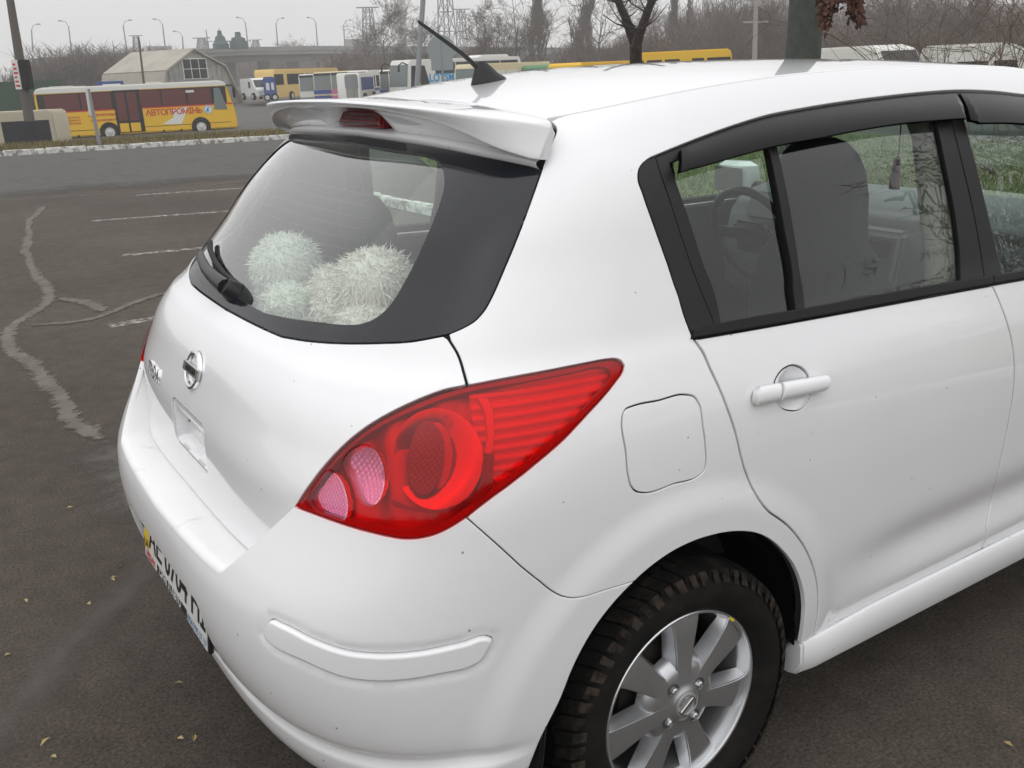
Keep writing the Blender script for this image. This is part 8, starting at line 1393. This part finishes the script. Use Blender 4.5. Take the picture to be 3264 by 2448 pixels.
tree_px('columnar poplar between the tall bare tree and the first poplar',1145,-20,165,'poplar',22,twig=1.4,spin=1.2); tree_px('short poplar right of the second poplar',1268,20,160,'poplar',21,twig=1.4,spin=3.1); tree_px('columnar poplar far right of the dark forked tree',1490,-10,165,'poplar',22,twig=1.4,spin=4.4); tree_px('wide bare tree between the round sign and the tall bare tree',1080,40,150,'round',11,twig=1.2,trunk_h=.12,levels=5,spin=4.1)
tree_px('wide bare tree behind the dark forked tree',1400,30,140,'round',13,twig=1.2,trunk_h=.15,levels=5,spin=2.2)
# dark forked tree and its neighbours on the lawn
ft=empty('forked_tree','dark forked bare tree rising right behind the car roof','tree',(7.96,8.55,.03)); m=MB()
fork=Vector((7.86,8.51,1.84))-Vector(ft.location); m.tube([(0,0,-.1),(fork.x*.6,fork.y*.6,fork.z*.6),tuple(fork)],[.11,.095,.085],10); m.build('trunk','bark_dark',ft,smooth=True)
cr=MB(); rr_=random.Random(5)
def px_branch(pts,D,r0,r1): cr.tube([tuple(Vector(AT(x,y,D))-Vector(ft.location)) for x,y in pts],[r0+(r1-r0)*i/(len(pts)-1) for i in range(len(pts))],8,cap=False)
px_branch([(1373,100),(1360,62),(1352,40),(1338,8),(1318,-60),(1295,-150)],13.9,.070,.04); px_branch([(1373,104),(1382,72),(1398,28),(1412,-10),(1440,-90)],13.7,.070,.04); px_branch([(1376,70),(1362,48),(1345,36)],13.6,.02,.008)
for k in range(26):
    s0=(rr_.choice([(1360,62),(1352,40),(1338,8),(1345,20),(1385,64),(1398,28),(1404,8)])); dx=rr_.choice((-1,1))*rr_.uniform(15,75); dy=-rr_.uniform(12,70)
    px_branch([s0,(s0[0]+dx*.5,s0[1]+dy*.35),(s0[0]+dx,s0[1]+dy)],13.8+rr_.uniform(-.5,.5),.011,.003)
cr.build('crown','bark_dark',ft,smooth=True)
principled('post_grey',(.075,.082,.074),.9,noise=(9,(.055,.060,.054),.4,.65))
cp_=empty('concrete_post','thick grey-green concrete post rising behind the car roof','post',(7.97,5.71,.03)); m=MB(); m.lathe([(.205,-.1),(.198,1.5),(.178,4.5),(.16,7.5)],28,2); m.build('shaft','post_grey',cp_,smooth=True)
# withered brown leaves on a branch beside the post
principled('withered',(.085,.035,.025),.9,noise=(30,(.14,.07,.05),.4,.7))
wl_=empty('leafy_branch','branch with withered brown leaves hanging right of the concrete post','branch',(7.40,5.14,2.59)); wo_=Vector(wl_.location); m=MB()
for pts in ([(1765,-90),(1780,-40),(1790,0),(1800,30)],[(1780,-60),(1820,-30),(1850,0),(1858,25)],[(1770,-70),(1775,-10),(1778,40)]): m.tube([tuple(Vector(AT(x,y,11.2))-wo_) for x,y in pts],[.012,.009,.006,.003][:len(pts)],6)
m.build('twig','bark_dark',wl_); m=MB(); rw=random.Random(8)
for (cx,cy,sx,sy,nn) in ((1786,18,16,26,190),(1780,46,9,16,90),(1798,-4,24,16,150),(1848,12,18,20,190),(1858,38,10,14,90),(1838,-12,24,14,130),(1815,-28,40,14,140)):
    for k in range(nn):
        p=Vector(AT(cx+rw.gauss(0,sx*.45),cy+rw.gauss(0,sy*.5),11.2+rw.gauss(0,.12)))-wo_; a=Vector((rw.gauss(0,1),rw.gauss(0,1),rw.gauss(0,1)-1.2)).normalized(); b=a.cross(Vector((rw.gauss(0,1),rw.gauss(0,1),rw.gauss(0,1)))).normalized(); l=rw.uniform(.05,.085); w=l*.32
        m.add([p,p+a*l*.5+b*w,p+a*l,p+a*l*.5-b*w],[(0,1,2),(0,2,3)])
lo2=m.build('leaves','withered',wl_); lo2['kind']='stuff'
# twiggy bush at the right
def bush(label,px,D,seed,H,n,spread,mats='twigs_brown',name='twiggy_bush',rad=.012,lean=(0,0)):
    b=AT(px,215,D); o=empty(name,label,'bush',(b[0],b[1],gz(b[0],b[1])+.02)); m=MB(); r=random.Random(seed)
    def shoot(p,d,L,rad,lev):
        pts=[p]; dd=d
        for k in range(3): dd=(dd+Vector((r.gauss(0,.22),r.gauss(0,.22),r.gauss(0,.12)))).normalized(); pts.append(pts[-1]+dd*L/3)
        m.tube(pts,[rad,rad*.8,rad*.6,rad*.35],4 if lev<2 else 3,cap=False)
        if lev<3:
            for c in range((4,4,3)[lev]):
                i=r.choice((1,2,2,3)); nd=(dd+Vector((r.gauss(0,.6),r.gauss(0,.6),r.gauss(.05,.45)))).normalized(); shoot(pts[i],nd,L*r.uniform(.4,.62),rad*.55,lev+1)
    for k in range(n): a=r.uniform(0,6.28); shoot(Vector((math.cos(a)*spread*.2,math.sin(a)*spread*.2,0)),Vector((math.cos(a)*spread*.3/H*2+lean[0],math.sin(a)*spread*.3/H*2+lean[1],1)).normalized(),H*r.uniform(.6,.8),rad*r.uniform(.7,1.3),0)
    m.build('twigs',mats,o); return o
bush('wide tangle of brown twigs in front of the right white van',2150,20,3,3.0,11,2.2,lean=(-.2,.2)); bush('thin brown twigs between the two white vans',2010,24,4,3.2,6,1.2,rad=.012); bush('brown twigs hanging over the right edge of the car roof',2260,15,6,3.4,12,2.4,lean=(-.25,.3))
# far thickets : nobody could count the stems
def thicket(name,label,p0,p1,D0,D1,depth,n,hfun,seed,mat):
    r=random.Random(seed); V=[];F=[]
    a=Vector(p0);b=Vector(p1)
    for k in range(n):
        t=r.random(); q=a.lerp(b,t); q=q+FWD*r.uniform(0,depth); zb=gz(q.x,q.y)-.3; H=hfun(t)*r.uniform(.3,1.)**.5
        p=Vector((q.x,q.y,zb)); w=r.uniform(.05,.11)*max(1,D0/120)
        d=Vector((r.gauss(0,.22),r.gauss(0,.22),1)); top=p+d*H; mid=p.lerp(top,.55)
        i=len(V); u=RGT*w; V+=[p-u,p+u,mid+u*.7,mid-u*.7,top]; F+=[(i,i+1,i+2,i+3),(i+3,i+2,i+4)]
        for c in range(10):
            s=p.lerp(top,r.uniform(.3,.98)); e=s+Vector((r.gauss(0,.8),r.gauss(0,.8),r.uniform(-.1,1.)))*H*.20; i=len(V); u2=RGT*w*.45; V+=[s-u2,s+u2,e]; F+=[(i,i+1,i+2)]
    o=link(name,mesh_from(name,[tuple(v) for v in V],F),mat); tag(o,label,'thicket',kind='stuff'); return o
thicket('thicket','grey-brown thicket of bare scrub behind the yellow coach',(11.52,132.37,-1.00),(32.48,144.14,-1.32),150,150,50,8000,lambda t:6.2+1.6*math.sin(t*9+4)+1.0*math.sin(t*23)+2.2*math.exp(-((t-.68)/.10)**2)-3.5*max(0,t-.80)*4,31,'twigs')
thicket('thicket','brown scrub behind the row of buses in the middle',(57.15,136.15,-1.42),(98.06,110.43,-2.04),150,150,40,7500,lambda t:4.6+1.2*math.sin(t*17)+1.0*math.sin(t*41),32,'twigs_brown')
thicket('thicket','brown scrub behind the white vans on the right',(72.14,82.62,-1.11),(92.10,46.14,-0.98),110,110,40,7000,lambda t:5.2+1.0*math.sin(t*15)+.8*math.sin(t*37),33,'twigs_brown')
thicket('thicket','tall pale wood behind the white vans on the right',(95.22,92.46,-1.86),(113.15,55.48,-1.55),130,130,50,6500,lambda t:9.0+2.0*math.sin(t*11)+1.6*math.sin(t*29),36,'twigs')
thicket('thicket','pale scrub showing under the overpass',(57.46,281.97,-0.82),(131.75,266.90,-2.87),290,290,40,3500,lambda t:9+1.5*math.sin(t*21)+1.2*math.sin(t*47),34,'twigs')
thicket('thicket','dark scrub on the open ground to the right, mirrored in the side windows',(24,-25,0),(52,-11,0),120,120,10,4200,lambda t:3.0+3.2*t+.9*math.sin(t*19)+.6*math.sin(t*43),35,'bark_dark')
# lawn grass and verge weeds
def grass(name,label,x0,x1,y0,y1,n,h,mat,seed,zf,lo=None):
    r=np.random.default_rng(seed); P=np.stack([r.uniform(x0,x1,n),r.uniform(y0,y1,n)],1); V=[];F=[]
    for i,(x,y) in enumerate(P):
        if lo and x<lo(y): continue
        z=zf(x,y); a=r.uniform(0,6.28); w=.012; hh=h*r.uniform(.4,1.2); dx,dy=math.cos(a)*w,math.sin(a)*w; lx,ly=r.normal()*hh*.4,r.normal()*hh*.4; k=len(V)
        V+=[(x-dx,y-dy,z),(x+dx,y+dy,z),(x+lx,y+ly,z+hh)]; F.append((k,k+1,k+2))
    o=link(name,mesh_from(name,V,F),mat); tag(o,label,'grass',kind='stuff')
principled('grass',(.14,.19,.065),.9,noise=(3,(.20,.20,.10),.4,.65)); principled('dry_grass',(.20,.15,.07),.9,noise=(2,(.12,.12,.05),.4,.65))
grass('lawn_grass','green lawn beyond the front kerb, seen through the car windows',6.2,17.,-4,21.8,62000,.07,'grass',5,lambda x,y:.03,lambda y:6.16+max(0,y-11)*.416-max(0,y-16)*.179); grass('verge_weeds','dry weeds behind the far kerb',-4,20,22.2,28,16000,.13,'dry_grass',6,lambda x,y:gz(x,y)+.03*(1-sstep(27,29,y)))
# tree with withered leaves standing beside the car, outside the picture: roof, visors and windows mirror it
lt=tree('small tree with withered leaves ahead on the right of the white hatchback',(13.,-6.6,0),6.5,'round',14,group=None,twig=1.2,r0=.17,mats=('bark_dark','bark_dark'),z=0,name='leafy_tree',spin=.5)
m=MB(); rw=random.Random(18)
for k in range(3200):
    a=rw.uniform(0,6.28); rr0=rw.uniform(.2,1.)**.5*1.8; zz=rw.uniform(2.3,5.4); rr0*=math.sin(min(1.,max(.1,(zz-1.9)/4.6))*math.pi)**.5; c_=math.floor(a*3.2)+math.floor(zz*2.2)*7
    if (c_*2654435761)%100<34: continue
    p=Vector((rr0*math.cos(a),rr0*math.sin(a),zz)); u=Vector((rw.gauss(0,1),rw.gauss(0,1),rw.gauss(0,1)-.8)).normalized(); v=u.cross(Vector((rw.gauss(0,1),rw.gauss(0,1),rw.gauss(0,1)))).normalized(); l=rw.uniform(.08,.15); w=l*.3
    m.add([p,p+u*l*.5+v*w,p+u*l,p+u*l*.5-v*w],[(0,1,2),(0,2,3)])
lv=m.build('leaves','withered',None); lv.parent=lt; lv.scale=(10/6.5,)*3; lv['kind']='stuff'
# ---- behind the photographer : what the side windows mirror
for k in range(13):
    a=math.radians(-152+k*11); d=46+6*math.sin(k*2.1); tree(('first','second','third','fourth','fifth','sixth','seventh','eighth','ninth','tenth','eleventh','twelfth','thirteenth')[k]+' bare tree of the row behind the photographer, counted from the far left',(-1.2+d*math.cos(a),-2+d*math.sin(a)),8+2.2*math.sin(k*1.7),'round',(11,13,12)[k%3],'bare trees behind the photographer',levels=5,twig=(1.2,1.2,1.2)[k%3],trunk_h=(.12,.15,.1)[k%3],mats=('bark','twigs'),spin=k*1.3,z=0)
fm=empty('floodlight_mast','floodlight mast on the open ground behind the photographer','mast',(70,-55,-.9)); m=MB(); m.tube([(0,0,0),(0,0,9.5)],[.2,.12],10); m.build('shaft','steel',fm)
for k in range(4): m=MB(); m.box((-.9+.5*k,-.2,9.3+.25*(k%2)),(-.55+.5*k,.2,9.75+.25*(k%2))); m.build('floodlight','tyre_black',fm,bevel=.04)
# ------------------------------------------------------------------ damp grey air
hm=bpy.data.materials.new('haze'); hm.use_nodes=True; hn=hm.node_tree; hn.nodes.clear(); ho=hn.nodes.new('ShaderNodeOutputMaterial'); hv=hn.nodes.new('ShaderNodeVolumePrincipled')
hv.inputs['Color'].default_value=(1,.99,.985,1); hv.inputs['Density'].default_value=.0011; hn.links.new(hv.outputs[0],ho.inputs['Volume'])
m=MB(); m.box((-610,-510,-12),(570,650,62)); hz=m.build('haze',hm); tag(hz,'thin grey haze over the whole yard','haze',kind='stuff'); hz.display_type='BOUNDS'
# ------------------------------------------------------------------ no deeper than thing > part > sub-part
bpy.context.view_layer.update()
def chain(o):
    c=[]
    while o is not None: c.append(o); o=o.parent
    return c[::-1]
for o in list(bpy.data.objects):
    c=chain(o)
    if len(c)>3:
        mw=o.matrix_world.copy(); o.parent=c[1]; o.matrix_parent_inverse=c[1].matrix_world.inverted(); o.matrix_basis=mw
